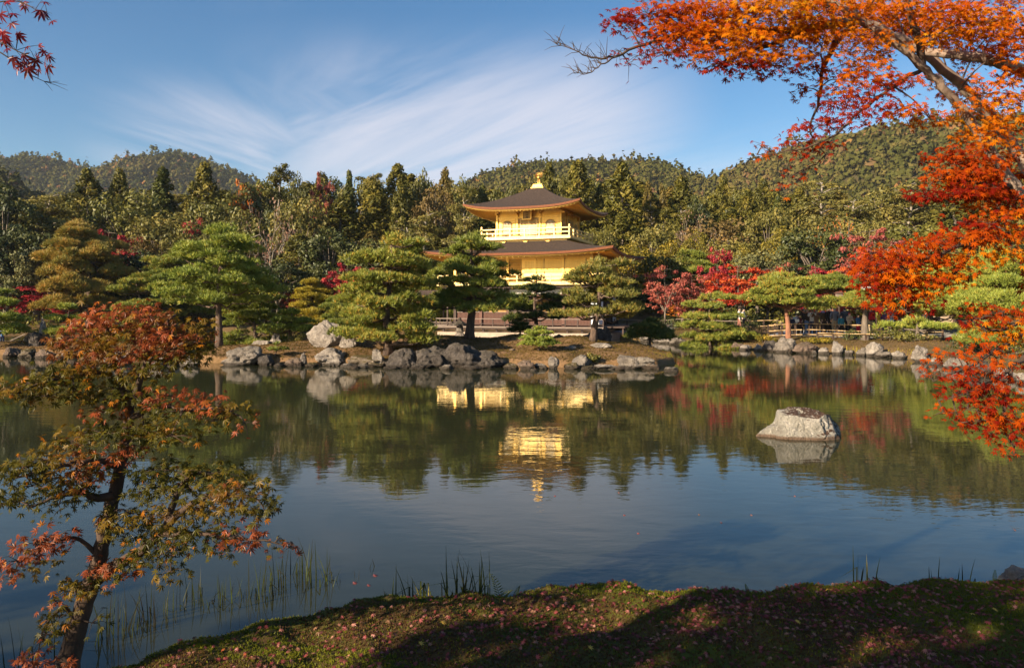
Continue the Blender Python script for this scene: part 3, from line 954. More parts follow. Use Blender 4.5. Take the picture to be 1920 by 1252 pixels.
for cy in (-2.25, 0, 2.25, 4.5):
    for cx in (-5.8, 5.8):
        part('column', MB().box((cx, cy, 2.5), (0.22, 0.22, 3.1)), 'wood_dark')
part('back_wall', MB().box((0, -2.0, 2.4), (11.2, 0.1, 2.9)), 'interior')
part('side_wall', MB().box((-5.74, 1.2, 2.4), (0.1, 6.3, 2.9)), 'wood_dark')
part('rear_wall', MB().box((0, 4.44, 2.4), (11.2, 0.1, 2.9)), 'wood_dark')
for cx in (-3.4, -2.55, 0.5, 1.4):
    part('ochre_screen', MB().box((cx, -2.08, 2.55), (0.8, 0.05, 1.5)), 'screen')
# lattice half-walls between the columns
for i in range(5):
    cx = (x0s[i] + x0s[i + 1]) / 2
    hw = part('half_wall', MB().box((cx, -4.42, 1.52), (2.08, 0.05, 1.04)), 'wood_red')
    lt = MB(); lattice(lt, (cx, -4.47, 1.52), 2.06, 1.02, 18, 9, th=0.03, depth=0.03)
    part('lattice', lt, 'wood_red', hw)
    part('half_wall_rail', MB().box((cx, -4.46, 2.07), (2.08, 0.12, 0.05)), 'wood_grey')
# veranda deck and its rail
part('veranda', MB().box((0, 0, 0.90), (14.2, 11.6, 0.10)), 'wood_grey')
part('veranda_edge', MB().box((0, 0, 0.79), (14.0, 11.4, 0.11)), 'wood_dark')
for i in range(15):
    u = -6.95 + 13.9 * i / 14
    part('railing_post', MB().box((u, -5.70, 1.24), (0.09, 0.09, 0.58)), 'wood_dark')
part('railing_bar', MB().box((0, -5.70, 1.555), (14.2, 0.10, 0.055)), 'wood_grey')
part('railing_bar', MB().box((0, -5.704, 1.16), (14.0, 0.06, 0.05)), 'wood_dark')
part('foundation', MB().box((0, 0.2, 0.60), (13.0, 10.6, 0.26)), 'plaster_warm')
part('stone_platform', MB().box((0.3, 0.4, 0.12), (14.4, 12.0, 0.70)), 'stone_base')
for i in range(12):
    part('foundation_post', MB().box((-6.4 + 12.8 * i / 11, -5.45, 0.60), (0.16, 0.14, 0.28)), 'wood_dark')
# white paper shutters and a bench at the right-hand corner
for i, cx in enumerate((5.35, 5.98)):
    part('shoji_panel', MB().box((6.35, -4.4 + i * 0.75, 1.46), (0.05, 0.66, 0.62)).box((6.35, -4.4 + i * 0.75, 2.75), (0.05, 0.66, 0.8)), 'shoji')
part('shoji_panel', MB().box((6.00, -4.62, 1.46), (0.62, 0.05, 0.62)), 'shoji')
part('shoji_panel', MB().box((6.00, -4.62, 2.75), (0.62, 0.05, 0.9)), 'shoji')
part('side_bench', MB().box((7.7, -3.6, 0.95), (1.4, 2.6, 0.10)).box((7.15, -4.7, 0.62), (0.12, 0.12, 0.6)).box((8.25, -4.7, 0.62), (0.12, 0.12, 0.6)).box((8.25, -2.5, 0.62), (0.12, 0.12, 0.6)), 'wood_dark')

# little fishing deck on the left, under its own gabled roof
AX = -9.4; AY = -0.4
gr = MB()
for sgn in (-1, 1):
    u = np.linspace(-2.0, 2.0, 9); v = np.linspace(0, 1, 8)
    U, Vv = np.meshgrid(u, v)
    gr.grid(np.stack([AX + U, AY + sgn * 1.75 * Vv, 4.0 - 1.0 * Vv ** 0.85], -1))
ar = part('annex_roof', gr, 'bark_roof', smooth=True)
part('annex_eave', MB().box((AX, AY - 1.75, 2.94), (4.0, 0.12, 0.12)).box((AX, AY + 1.75, 2.94), (4.0, 0.12, 0.12)), 'eave_red', ar)
for sx in (-2.0, 2.0):
    part('barge_board', MB().bar((AX + sx, AY - 1.8, 2.93), (AX + sx, AY, 3.98), 0.12).bar((AX + sx, AY + 1.8, 2.93), (AX + sx, AY, 3.98), 0.12), 'eave_red', ar)
for sx in (-1.6, 0, 1.6):
    for sy in (-1.3, 1.3):
        part('annex_post', MB().box((AX + sx, AY + sy, 1.6), (0.14, 0.14, 2.9)), 'wood_dark')
        part('beam_end', MB().box((AX + sx, AY + sy * 1.30, 2.80), (0.10, 0.10, 0.12)), 'plaster')
part('annex_deck', MB().box((AX, AY, 0.88), (4.2, 3.2, 0.12)), 'wood_grey')
for z in (1.15, 1.5):
    part('railing_bar', MB().box((AX, AY - 1.55, z), (4.2, 0.07, 0.06)), 'wood_grey')
for i in range(5):
    part('railing_post', MB().box((AX - 2.0 + i, AY - 1.55, 1.2), (0.08, 0.08, 0.6)), 'wood_dark')

# the gilded phoenix on the roof
pc = (2.3, 64.0, 12.95)
ph = MB()
ph.tube([(-0.02, 0, 0.44), (0.0, -0.06, 0.58), (0.03, -0.02, 0.74), (0.0, 0.16, 0.80)], [0.07, 0.135, 0.12, 0.05], 10)      # breast to back
ph.tube([(0.01, -0.06, 0.66), (-0.02, -0.14, 0.82), (-0.01, -0.10, 0.94), (-0.02, -0.13, 1.00), (-0.04, -0.22, 0.99)], [0.09, 0.055, 0.045, 0.055, 0.012], 8)  # neck, head, beak
ph.tube([(-0.02, -0.10, 1.03), (0.0, -0.04, 1.10)], [0.03, 0.006], 5)
phx = link('phoenix_statue', ph.mesh('phoenix_statue', [M['gold']], smooth=True), None, pc, (0, 0, R(-20)))
tag(phx, 'gilded phoenix with raised wings standing on top of the pavilion roof', 'statue')
for sx in (-1, 1):
    lg = MB().tube([(sx * 0.07, 0, 0.0), (sx * 0.075, 0.02, 0.22), (sx * 0.05, 0, 0.50)], [0.026, 0.03, 0.055], 6).box((sx * 0.07, -0.05, 0.015), (0.07, 0.16, 0.03))
    link('leg', lg.mesh('leg', [M['gold']]), phx)
    wg = MB()
    for i in range(6):
        a = R(50 + i * 11)
        tip = (sx * (0.16 + math.cos(a) * 0.42), 0.05 + i * 0.02, 0.66 + math.sin(a) * (0.30 + 0.03 * i))
        wg.tube([(sx * 0.08, 0.02, 0.62), (sx * (0.20 + 0.02 * i), 0.03, 0.70), tip], [0.04, 0.05, 0.01], 4, squash=0.4)
    link('wing', wg.mesh('wing', [M['gold']]), phx)
tl = MB()
for i in range(5):
    x = (i - 2) * 0.07
    tl.tube([(x * 0.3, 0.12, 0.74), (x, 0.30, 0.95), (x * 1.8, 0.34, 1.12 + 0.03 * (2 - abs(i - 2)))], [0.04, 0.045, 0.01], 4, squash=0.4)
link('tail', tl.mesh('tail', [M['gold']]), phx)

# ------------------------------------------------------------------ foliage builders
def diamonds(P, N, size, rng, tint, aspect=0.6):
    """leaf-sized diamond faces"""
    n = len(P)
    N = unit(N)
    A = unit(np.cross(N, unit(rng.normal(size=(n, 3)))))
    B = np.cross(N, A)
    s = (size * rng.uniform(0.6, 1.35, n))[:, None]
    fold = N * s * 0.25
    V = np.stack([P - A * s, P - B * s * aspect - fold, P + A * s, P + B * s * aspect - fold * 0.4], 1).reshape(-1, 3)
    Q = np.arange(4 * n).reshape(n, 4)
    return V, Q, tint


def clumps(C, Rd, per, size, rng, up=0.5, rnd=0.7, tvar=0.16, base=0.5, lo=0.55, aspect=0.6, gap=0.0):
    """leaf faces spread through ellipsoidal clumps; C (n,3) centres, Rd (n,3) radii"""
    C = np.repeat(C, per, 0); Rr = np.repeat(Rd, per, 0)
    n = len(C)
    d = unit(rng.normal(size=(n, 3)))
    r = lo + (1 - lo) * rng.rand(n) ** 0.7
    P = C + d * Rr * r[:, None]
    ct = np.repeat(rng.normal(0, tvar, n // per), per)
    tint = np.clip(base + ct + rng.normal(0, tvar * 0.8, n), 0, 1)
    if gap:
        k = rng.rand(n) > gap
        P, d, tint = P[k], d[k], tint[k]
    N = d + np.array([0, 0, up]) + rng.normal(0, rnd, size=d.shape)
    return diamonds(P, N, size, rng, tint, aspect)


def tufts(P, D, length, rng, tint, n=7, width=0.022, spread=0.75):
    """pine tufts: thin needles fanning out of each point"""
    m = len(P)
    P = np.repeat(P, n, 0); D = np.repeat(unit(D), n, 0)
    k = len(P)
    dirs = unit(D + rng.normal(0, spread, (k, 3)) * 0.6)
    L = (length * rng.uniform(0.65, 1.2, k))[:, None]
    side = unit(np.cross(dirs, rng.normal(size=(k, 3)))) * width
    V = np.stack([P - side, P + side, P + dirs * L], 1).reshape(-1, 3)
    T = np.arange(3 * k).reshape(k, 3)
    return V, T, np.clip(np.repeat(tint, n) + rng.normal(0, 0.06, k), 0, 1)


def tree_meshes(trunk_mb, leaf, trunk_mat, leaf_mat, name):
    tm = trunk_mb.mesh(name + '_trunk', [M[trunk_mat]], smooth=True)
    V, F, ti = leaf
    cm = mk_mesh(name + '_crown', V, F if F.shape[1] == 4 else None, F if F.shape[1] == 3 else None, [M[leaf_mat]], tint=ti)
    return tm, cm


def wander(a, b, n, amp, rng):
    a, b = np.asarray(a, float), np.asarray(b, float)
    t_ = np.linspace(0, 1, n)[:, None]
    P = a + (b - a) * t_
    off = np.cumsum(rng.normal(0, amp, (n, 3)), 0) * np.linalg.norm(b - a) / n
    off -= off[0] + (off[-1] - off[0]) * t_
    return P + off


def make_pine(seed, H=5.0, S=2.2, layers=6, bare=0.25, lean=(0.0, 0.0), tr=0.16, dens=1.0, mat='pine', bark='bark_pine',
              base=0.5, flat=0.30, taper=0.55, bend=0.12, needle=0.21, lowspread=1.0, padr=0.36, scaleT=1.0, zj=0.22):
    """cloud-pruned pine: winding trunk, level branches, flat needle pads"""
    rng = np.random.RandomState(seed)
    mb = MB()
    n = 12
    t_ = np.linspace(0, 1, n)
    sw = bend * H * np.sin(t_ * PI * 1.7 + rng.rand() * 6) * t_ * (1 - 0.4 * t_)
    sw2 = bend * H * np.sin(t_ * PI * 2.1 + rng.rand() * 6) * t_ * (1 - 0.4 * t_)
    tp = np.column_stack([lean[0] * H * t_ + sw * 0.6, lean[1] * H * t_ + sw2 * 0.4, H * 0.95 * t_])
    rr = tr * (1.25 - 1.05 * t_); rr[0] *= 1.25
    mb.tube(tp, rr, 9)
    pads = []
    hs = np.linspace(bare, 0.985, layers)
    az = rng.rand() * 6.28
    for i, h in enumerate(hs):
        c = np.array([np.interp(h, t_, tp[:, k]) for k in range(3)])
        f = (h - bare) / (1 - bare)
        L = S * (1 - taper * f ** 1.2) * (lowspread if i == 0 else 1.0)
        nb = 1 if i == layers - 1 else rng.randint(4, 6)
        if i == layers - 1:
            pads.append((c + [0, 0, 0.02 * H], S * 0.36, S * 0.36 * flat * 1.6))
        for b in range(nb):
            az += 2.4 + rng.normal(0, 0.25)
            l = L * rng.uniform(0.72, 1.1)
            end = c + np.array([math.cos(az) * l, math.sin(az) * l, 0.10 * l + rng.normal(0, 0.034) * H * 0.8])
            bp = wander(c, end, 6, 0.35, rng)
            bp[:, 2] -= np.sin(np.linspace(0, 1, 6) * PI) * 0.06 * l
            mb.tube(bp, np.linspace(tr * 0.38, tr * 0.10, 6), 6)
            pr = padr * S * rng.uniform(0.75, 1.15) * (1 - 0.28 * f)
            pads.append((end, pr, pr * flat))
            if l > S * 0.55:
                q = c + (end - c) * 0.58 + np.array([rng.normal(0, 0.16), rng.normal(0, 0.16), 0.02]) * l
                pads.append((q + [0, 0, 0.03 * H], pr * 0.9, pr * flat))
            # side pads
            sgn = rng.choice([-1, 1])
            q = c + (end - c) * 0.8 + np.array([-math.sin(az), math.cos(az), 0]) * pr * 0.9 * sgn
            mb.tube([c + (end - c) * 0.6, q], [tr * 0.16, tr * 0.07], 5)
            pads.append((q, pr * 0.75, pr * flat * 0.8))
    Ps, Ds, Ts = [], [], []
    for c, r, h in pads:
        # each pad is itself made of several small cushions
        m = max(8, int(68 * dens * (r / 0.6) ** 1.3))
        nk = 5
        ang = rng.rand(nk) * 6.28
        sub = np.column_stack([np.cos(ang), np.sin(ang), np.zeros(nk)]) * r * rng.uniform(0.25, 0.72, nk)[:, None]
        sub[0] = 0
        sub[:, 2] = rng.normal(0, zj, nk) * h
        w = rng.randint(0, nk, m)
        d = unit(rng.normal(size=(m, 3)))
        d[:, 2] = np.abs(d[:, 2]) * 1.0 - 0.12
        P = c + sub[w] + d * np.array([r * 0.52, r * 0.52, h]) * rng.uniform(0.65, 1.0, m)[:, None]
        P[:, 2] -= 0.22 * h * (np.linalg.norm((P - c)[:, :2], axis=1) / r) ** 2
        Ps.append(P)
        Ds.append(d * [0.9, 0.9, 0.5] + [0, 0, 0.75])
        old = rng.rand(m) < 0.10
        Ts.append(np.clip(base + rng.normal(0, 0.07) + rng.normal(0, 0.10, m) + np.where(old, 0.35, 0) , 0, 1))
    leaf = tufts(np.concatenate(Ps), np.concatenate(Ds), needle, rng, np.concatenate(Ts), 8, 0.017 * scaleT)
    return tree_meshes(mb, leaf, bark, mat, 'pine')


def make_sugi(seed, H=14.0, Rm=2.6, mat='cedar', pointed=1.0, dens=1.0, bare=0.12, lump=1.15, bark='bark_grey'):
    """tall cedar: straight trunk, drooping clumps that thin out toward a rounded point"""
    rng = np.random.RandomState(seed)
    mb = MB()
    mb.tube(wander((0, 0, -0.3), (0, 0, H * 0.96), 9, 0.05, rng), np.linspace(0.030 * H * 0.75, 0.02, 9), 8)
    C, Rd = [], []
    n = int(88 * dens)
    for i in range(n):
        f = (i + rng.rand()) / n
        h = bare + (1 - bare) * f
        prof = (1 - f ** 2.0) ** 0.75 * (0.55 + 0.45 * min(1, f / 0.22)) if pointed < 1.5 else (1 - f) ** 0.85
        r = Rm * prof * rng.uniform(0.55, 1.05)
        a = i * 2.399 + rng.normal(0, 0.4)
        k = lump * rng.uniform(0.7, 1.2) * (1.05 - 0.6 * f)
        p = np.array([math.cos(a) * r, math.sin(a) * r, h * H - 0.12 * r])
        C.append(p); Rd.append((k * 0.95, k * 0.95, k * 0.8))
        if i % 3 == 0:
            mb.tube([(0, 0, h * H), tuple(p * [0.6, 0.6, 1] + [0, 0, 0.12 * r]), tuple(p)], [0.07, 0.05, 0.02], 5)
    leaf = clumps(np.array(C), np.array(Rd), 64, 0.20, rng, up=0.25, rnd=0.55, base=0.5, lo=0.45, aspect=0.5)
    return tree_meshes(mb, leaf, bark, mat, 'cedar')


def make_broad(seed, H=9.0, Rm=3.4, mat='olive', dens=1.0, flat=0.75, size=0.17, trunk=0.35, bark='bark_grey', gap=0.1, nc=46, per=80):
    """round-headed tree: forked trunk, clumpy uneven crown"""
    rng = np.random.RandomState(seed)
    mb = MB()
    top = np.array([rng.normal(0, 0.3), rng.normal(0, 0.3), H * 0.62])
    mb.tube(wander((0, 0, -0.3), top, 7, 0.12, rng), np.linspace(0.026 * H, 0.012 * H, 7), 8)
    C, Rd = [], []
    c0 = np.array([0, 0, H - Rm * flat])
    low = max(trunk * H, 0.1)
    for i in range(nc):
        d = unit(rng.normal(size=3)); 
        q = c0 + d * np.array([Rm, Rm, Rm * flat]) * (0.45 + 0.5 * rng.rand() ** 0.5)
        q[2] = max(q[2], low + 0.3 * rng.rand() * H * 0.3)
        k = Rm * rng.uniform(0.20, 0.36)
        C.append(q); Rd.append((k, k, k * 0.72))
        if i % 2 == 0:
            s = np.array([0, 0, H * rng.uniform(0.28, 0.55)])
            mid = s + (q - s) * 0.5 + [0, 0, 0.04 * H]
            mb.tube([s, mid, q], [0.011 * H, 0.007 * H, 0.002 * H], 5)
    leaf = clumps(np.array(C), np.array(Rd), int(per * dens), size, rng, up=0.5, rnd=0.6, gap=gap, lo=0.35)
    return tree_meshes(mb, leaf, bark, mat, 'broadleaf')


def make_maple(seed, H=5.0, Rm=2.6, mat='red', dens=1.0, bark='bark_grey', size=0.105, gap=0.1, per=170):
    """garden maple: several rising limbs carrying level sprays"""
    rng = np.random.RandomState(seed)
    mb = MB()
    fork = np.array([rng.normal(0, 0.1), rng.normal(0, 0.1), H * 0.30])
    mb.tube(wander((0, 0, -0.2), fork, 5, 0.15, rng), np.linspace(0.030 * H, 0.022 * H, 5), 8)
    C, Rd = [], []
    for i in range(6):
        a = i * 1.05 + rng.normal(0, 0.3)
        L = Rm * rng.uniform(0.6, 1.0)
        end = np.array([math.cos(a) * L, math.sin(a) * L, H * rng.uniform(0.62, 0.95)])
        if i == 0: end = np.array([0.1, 0, H * 0.97])
        P = wander(fork, end, 7, 0.22, rng)
        mb.tube(P, np.linspace(0.014 * H, 0.003 * H, 7), 6)
        for j in range(2, 7):
            for q in range(3):
                b = rng.rand() * 6.28
                l = Rm * rng.uniform(0.15, 0.55)
                c = P[j] + np.array([math.cos(b) * l, math.sin(b) * l, -0.10 * l + rng.normal(0, 0.05) * H])
                if c[2] < 0.26 * H: c[2] = 0.26 * H + rng.rand() * 0.4
                mb.tube([P[j], (P[j] + c) / 2 + [0, 0, 0.06 * l], c], [0.0032 * H, 0.0024 * H, 0.0008 * H], 4)
                k = Rm * rng.uniform(0.16, 0.30)
                C.append(c); Rd.append((k, k, k * 0.32))
    leaf = clumps(np.array(C), np.array(Rd), int(per * dens * 0.42), size, rng, up=1.3, rnd=0.5, gap=gap, lo=0.15, aspect=0.75, tvar=0.2)
    return tree_meshes(mb, leaf, bark, mat, 'maple')


def make_wildpine(seed, H=13.0, Rm=2.6, mat='cedar', bark='bark_pale', dens=1.0, bare=0.45, npad=30, flatk=0.42):
    """forest pine: long bare trunk, irregular flattened clumps"""
    rng = np.random.RandomState(seed)
    mb = MB()
    tp = wander((0, 0, -0.3), (rng.normal(0, 0.05) * H, rng.normal(0, 0.05) * H, H * 0.97), 10, 0.16, rng)
    mb.tube(tp, np.linspace(0.017 * H, 0.005 * H, 10), 8)
    C, Rd = [], []
    for i in range(npad):
        f = rng.rand() ** 0.8
        h = bare + (1 - bare) * f
        c = np.array([np.interp(h * H * 0.97, tp[:, 2], tp[:, k]) for k in range(3)])
        r = Rm * (1 - 0.55 * f) * rng.uniform(0.25, 1.0)
        a = i * 2.4 + rng.normal(0, 0.3)
        q = c + np.array([math.cos(a) * r, math.sin(a) * r, 0.22 * r])
        mb.tube([c - [0, 0, 0.1 * r], (c + q) / 2 + [0, 0, 0.08 * r], q], [0.006 * H, 0.0045 * H, 0.0015 * H], 5)
        k = Rm * rng.uniform(0.22, 0.40)
        C.append(q); Rd.append((k, k, k * flatk))
    leaf = clumps(np.array(C), np.array(Rd), int(95 * dens), 0.16, rng, up=0.8, rnd=0.6, lo=0.3, aspect=0.4)
    return tree_meshes(mb, leaf, bark, mat, 'forest_pine')


def make_bare(seed, H=9.0, Rm=3.0, mat='mauve', bark='bark_pale', leaves=500, size=0.12):
    """nearly leafless tree: forking limbs and twigs, few leaves"""
    rng = np.random.RandomState(seed)
    mb = MB()
    tips = []
    def grow(p, d, L, r, lev):
        q = p + d * L
        mb.tube(wander(p, q, 4, 0.18, rng), np.linspace(r, r * 0.6, 4), 5 if lev < 2 else 4, cap=False)
        tips.append(q)
        if lev >= 4: return
        for k in range(3 if lev else 4):
            nd = unit(d * 0.9 + rng.normal(0, 0.62, 3) + np.array([0, 0, 0.22]))
            grow(p + d * L * rng.uniform(0.55, 1.0), nd, L * rng.uniform(0.55, 0.8), r * 0.55, lev + 1)
    grow(np.array([0, 0, -0.2]), np.array([0, 0, 1.0]), H * 0.36, 0.016 * H, 0)
    tips = np.array(tips)
    z = tips[:, 2].max()
    P = tips[rng.randint(0, len(tips), leaves)] + rng.normal(0, 0.25, (leaves, 3))
    leaf = diamonds(P, rng.normal(size=(leaves, 3)) + [0, 0, 0.6], size, rng, np.clip(rng.normal(0.5, 0.2, leaves), 0, 1))
    return tree_meshes(mb, leaf, bark, mat, 'bare_tree')


# ------------------------------------------------------------------ trees of the wood, one by one
VARIANT = {}
def variant(key, fn, **kw):
    if key not in VARIANT:
        tm, cm = fn(**kw)
        z = np.array([v.co[2] for v in tm.vertices])
        co = np.empty(len(cm.vertices) * 3, np.float32); cm.vertices.foreach_get('co', co)
        co = co.reshape(-1, 3)
        VARIANT[key] = (tm, cm, float(np.percentile(co[:, 2], 99.7)), float(np.percentile(np.hypot(co[:, 0], co[:, 1]), 97)))
    return VARIANT[key]


KINDS = {
    'cedar':      ('cedar_tree', 'lumpy dark olive cedar', 'cedar', lambda s: dict(fn=make_sugi, seed=s, mat='cedar')),
    'cedarbrown': ('cedar_tree', 'browned tall cedar', 'cedar', lambda s: dict(fn=make_sugi, seed=s, mat='cedar_brown')),
    'conifer':    ('conifer_tree', 'dark green pointed conifer', 'conifer', lambda s: dict(fn=make_sugi, seed=s, mat='conifer', pointed=2.0, Rm=2.4, lump=0.85)),
    'olive':      ('broadleaf_tree', 'olive-brown round-headed tree', 'tree', lambda s: dict(fn=make_broad, seed=s, mat='olive')),
    'green':      ('broadleaf_tree', 'mid-green round-headed tree', 'tree', lambda s: dict(fn=make_broad, seed=s, mat='green')),
    'deep':       ('evergreen_tree', 'dark evergreen broadleaf tree', 'tree', lambda s: dict(fn=make_broad, seed=s, mat='deepgreen', gap=0.0, per=95)),
    'greygreen':  ('broadleaf_tree', 'grey-green loose-crowned tree', 'tree', lambda s: dict(fn=make_broad, seed=s, mat='greygreen', gap=0.25)),
    'yellow':     ('broadleaf_tree', 'yellowing round-headed tree', 'tree', lambda s: dict(fn=make_broad, seed=s, mat='yellowgreen', gap=0.3)),
    'wildpine':   ('forest_pine', 'lanky bare-trunked forest pine', 'pine tree', lambda s: dict(fn=make_wildpine, seed=s, mat='cedar')),
    'cloudpine':  ('forest_pine', 'tan-green cloud-layered pine', 'pine tree', lambda s: dict(fn=make_wildpine, seed=s, mat='olive', bare=0.15, npad=46, Rm=3.2, flatk=0.36)),
    'orange':     ('maple_tree', 'orange autumn maple', 'maple tree', lambda s: dict(fn=make_maple, seed=s, mat='orange', size=0.12)),
    'red':        ('maple_tree', 'bright red autumn maple', 'maple tree', lambda s: dict(fn=make_maple, seed=s, mat='red')),
    'crimson':    ('maple_tree', 'deep crimson autumn maple', 'maple tree', lambda s: dict(fn=make_maple, seed=s, mat='crimson')),
    'pinkred':    ('maple_tree', 'dusty red thinning maple', 'maple tree', lambda s: dict(fn=make_maple, seed=s, mat='pinkred', gap=0.42)),
    'rust':       ('broadleaf_tree', 'rusty brown thinning tree', 'tree', lambda s: dict(fn=make_broad, seed=s, mat='rust', gap=0.4, bark='bark_pale')),
    'bare':       ('bare_tree', 'nearly leafless pale tree', 'tree', lambda s: dict(fn=make_bare, seed=s)),
    'bareorange': ('bare_tree', 'sparse orange-fruited pale tree', 'tree', lambda s: dict(fn=make_bare, seed=s, mat='orange', leaves=700)),
}
NVAR = {'cedar': 4, 'olive': 3, 'green': 3, 'deep': 2, 'conifer': 3, 'wildpine': 3, 'maple': 2}
WOOD = []       # (px, top, kind, object)
wood_rng = np.random.RandomState(77)


def tree(kind, px, top, w, D, label=None, group=None, base=None, seed=None):
    """one tree whose crown tops out at row `top`, about w pixels wide, standing at distance D"""
    name, desc, cat, kw = KINDS[kind]
    s = wood_rng.randint(0, NVAR.get(kind, 2)) if seed is None else seed
    if kind == 'cedar': w = w * 1.22
    k = kw(s * 13 + 5)
    fn = k.pop('fn')
    tm, cm, h0, r0 = variant((kind, s), fn, **k)
    x = (px - 960) / FPX * D
    zb = zat(h_land, x, D) if base is None else base
    zt = CAM_H + (HOR - top) / FPX * D
    sz = max(zt - zb, 0.8) / h0
    sx = (w / 2 / FPX * D) / r0
    root = empty(name, (x, D, zb), wood_rng.rand() * 6.28, (sx, sx, sz))
    tag(root, label, cat, group)
    link('trunk', tm, root)
    link('crown', cm, root)
    WOOD.append([px, top, kind, root, label is not None, D])
    return root


# trees that make the skyline and the ones that stand out (px, top row, width, distance)
for a in [
    ('deep', 8, 345, 130, 84), ('deep', 40, 430, 110, 80), ('cloudpine', 105, 362, 150, 92), ('cedar', 162, 318, 78, 104), ('cedar', 225, 319, 56, 106),
    ('conifer', 305, 315, 92, 104), ('cedar', 384, 308, 76, 104), ('green', 240, 362, 140, 96), ('orange', 450, 338, 70, 112),
    ('wildpine', 511, 311, 72, 98), ('green', 556, 330, 62, 106), ('cedar', 604, 326, 64, 104), ('conifer', 655, 322, 50, 108), ('wildpine', 692, 322, 56, 104),
    ('cedar', 746, 309, 70, 108), ('green', 792, 322, 60, 112), ('cedarbrown', 835, 318, 60, 104), ('green', 868, 335, 54, 110), ('conifer', 905, 348, 60, 108), ('green', 948, 345, 60, 108),
    ('cedar', 1030, 306, 52, 100), ('cedar', 1084, 304, 84, 98), ('cedar', 1168, 307, 88, 88), ('cedarbrown', 1215, 343, 44, 96), ('cedarbrown', 1240, 346, 40, 97), ('cedar', 1277, 332, 66, 94),
    ('cedar', 1130, 345, 60, 100), ('cedar', 1355, 330, 46, 102), ('cedar', 1336, 366, 62, 96), ('cedar', 1430, 336, 52, 106), ('cedar', 1400, 356, 62, 100), ('conifer', 1458, 366, 50, 100), ('conifer', 1303, 368, 44, 98),
    ('cloudpine', 1535, 338, 130, 104), ('cloudpine', 1600, 372, 120, 98), ('cedar', 1500, 352, 60, 106), ('olive', 1650, 352, 110, 110), ('cloudpine', 1720, 338, 130, 104), ('cedar', 1790, 330, 100, 100), ('olive', 1870, 340, 130, 100), ('cedar', 1960, 330, 120, 100),
    # second rank
    ('cloudpine', 808, 398, 110, 84), ('cloudpine', 862, 352, 90, 90), ('cloudpine', 772, 430, 90, 80), ('bare', 506, 372, 130, 86), ('olive', 560, 372, 110, 90), ('cedar', 700, 350, 100, 96), ('cedar', 640, 372, 100, 92),
    ('cedar', 752, 342, 60, 92), ('rust', 812, 345, 90, 98), ('deep', 620, 430, 110, 84), ('deep', 720, 450, 110, 82), ('cedar', 560, 440, 90, 84), ('olive', 450, 395, 120, 92), ('green', 400, 372, 110, 96), ('pinkred', 606, 326, 54, 101),
    ('olive', 100, 400, 120, 88), ('cloudpine', 60, 395, 120, 86), ('greygreen', 40, 465, 80, 79), ('olive', 300, 400, 130, 90), ('olive', 355, 420, 110, 86), ('crimson', 205, 432, 90, 85), ('crimson', 240, 465, 80, 84), ('crimson', 365, 412, 60, 88), ('deep', 270, 470, 120, 82), ('rust', 262, 445, 80, 86),
    ('cedar', 1168, 400, 80, 84), ('wildpine', 1218, 372, 60, 90), ('wildpine', 1248, 390, 56, 89), ('wildpine', 1272, 385, 60, 88), ('bare', 1300, 395, 90, 86), ('rust', 1345, 408, 120, 84), ('bare', 1325, 402, 90, 83),
    ('deep', 1305, 372, 60, 92), ('cedar', 1370, 390, 80, 92), ('olive', 1440, 390, 90, 88), ('olive', 1500, 408, 100, 88), ('yellow', 1462, 425, 70, 82), ('bareorange', 1562, 405, 100, 76), ('deep', 1525, 430, 130, 72), ('olive', 1225, 420, 90, 80), ('yellow', 1312, 432, 70, 78), ('yellow', 1255, 452, 90, 76), ('greygreen', 1290, 470, 90, 74), ('greygreen', 1420, 470, 110, 70),
    ('olive', 1370, 450, 100, 76), ('yellow', 1395, 462, 60, 72), ('green', 1245, 475, 100, 72), ('olive', 1620, 410, 100, 86), ('green', 1690, 420, 120, 80), ('green', 1780, 420, 130, 78), ('olive', 1860, 430, 130, 76), ('deep', 1930, 440, 130, 74), ('rust', 1640, 430, 90, 78),
    ('yellow', 1180, 455, 90, 78), ('olive', 1130, 430, 70, 82),
    # lower rank along the shore
    ('pinkred', 1248, 500, 96, 58.2), ('crimson', 1345, 464, 74, 61), ('red', 1385, 496, 124, 57), ('orange', 1280, 555, 84, 62), ('pinkred', 1296, 512, 96, 59), ('yellow', 1222, 462, 84, 84), ('crimson', 1530, 500, 80, 64), ('pinkred', 1480, 495, 110, 68), ('pinkred', 1630, 430, 130, 60), ('red', 1605, 470, 90, 58), ('crimson', 1560, 560, 110, 57), ('crimson', 1640, 540, 100, 56),
    ('crimson', 652, 494, 84, 75), ('red', 668, 540, 60, 76), ('pinkred', 510, 520, 90, 82), ('pinkred', 560, 545, 70, 80), ('crimson', 70, 535, 140, 80), ('crimson', 130, 560, 90, 79), ('deep', 600, 500, 90, 80), ('deep', 350, 520, 130, 80), ('deep', 10, 520, 110, 79), ('deep', 230, 545, 140, 79), ('deep', 440, 540, 120, 80), ('green', 700, 505, 100, 80),
    ('deep', 1240, 545, 90, 70), ('deep', 1330, 560, 90, 68), ('deep', 1440, 540, 110, 66), ('green', 1700, 510, 110, 62), ('deep', 1760, 540, 130, 62), ('deep', 1850, 540, 140, 60), ('deep', 1930, 560, 140, 58), ('green', 1180, 530, 70, 78),
]:
    tree(a[0], a[1], a[2], a[3] * 1.06, a[4])

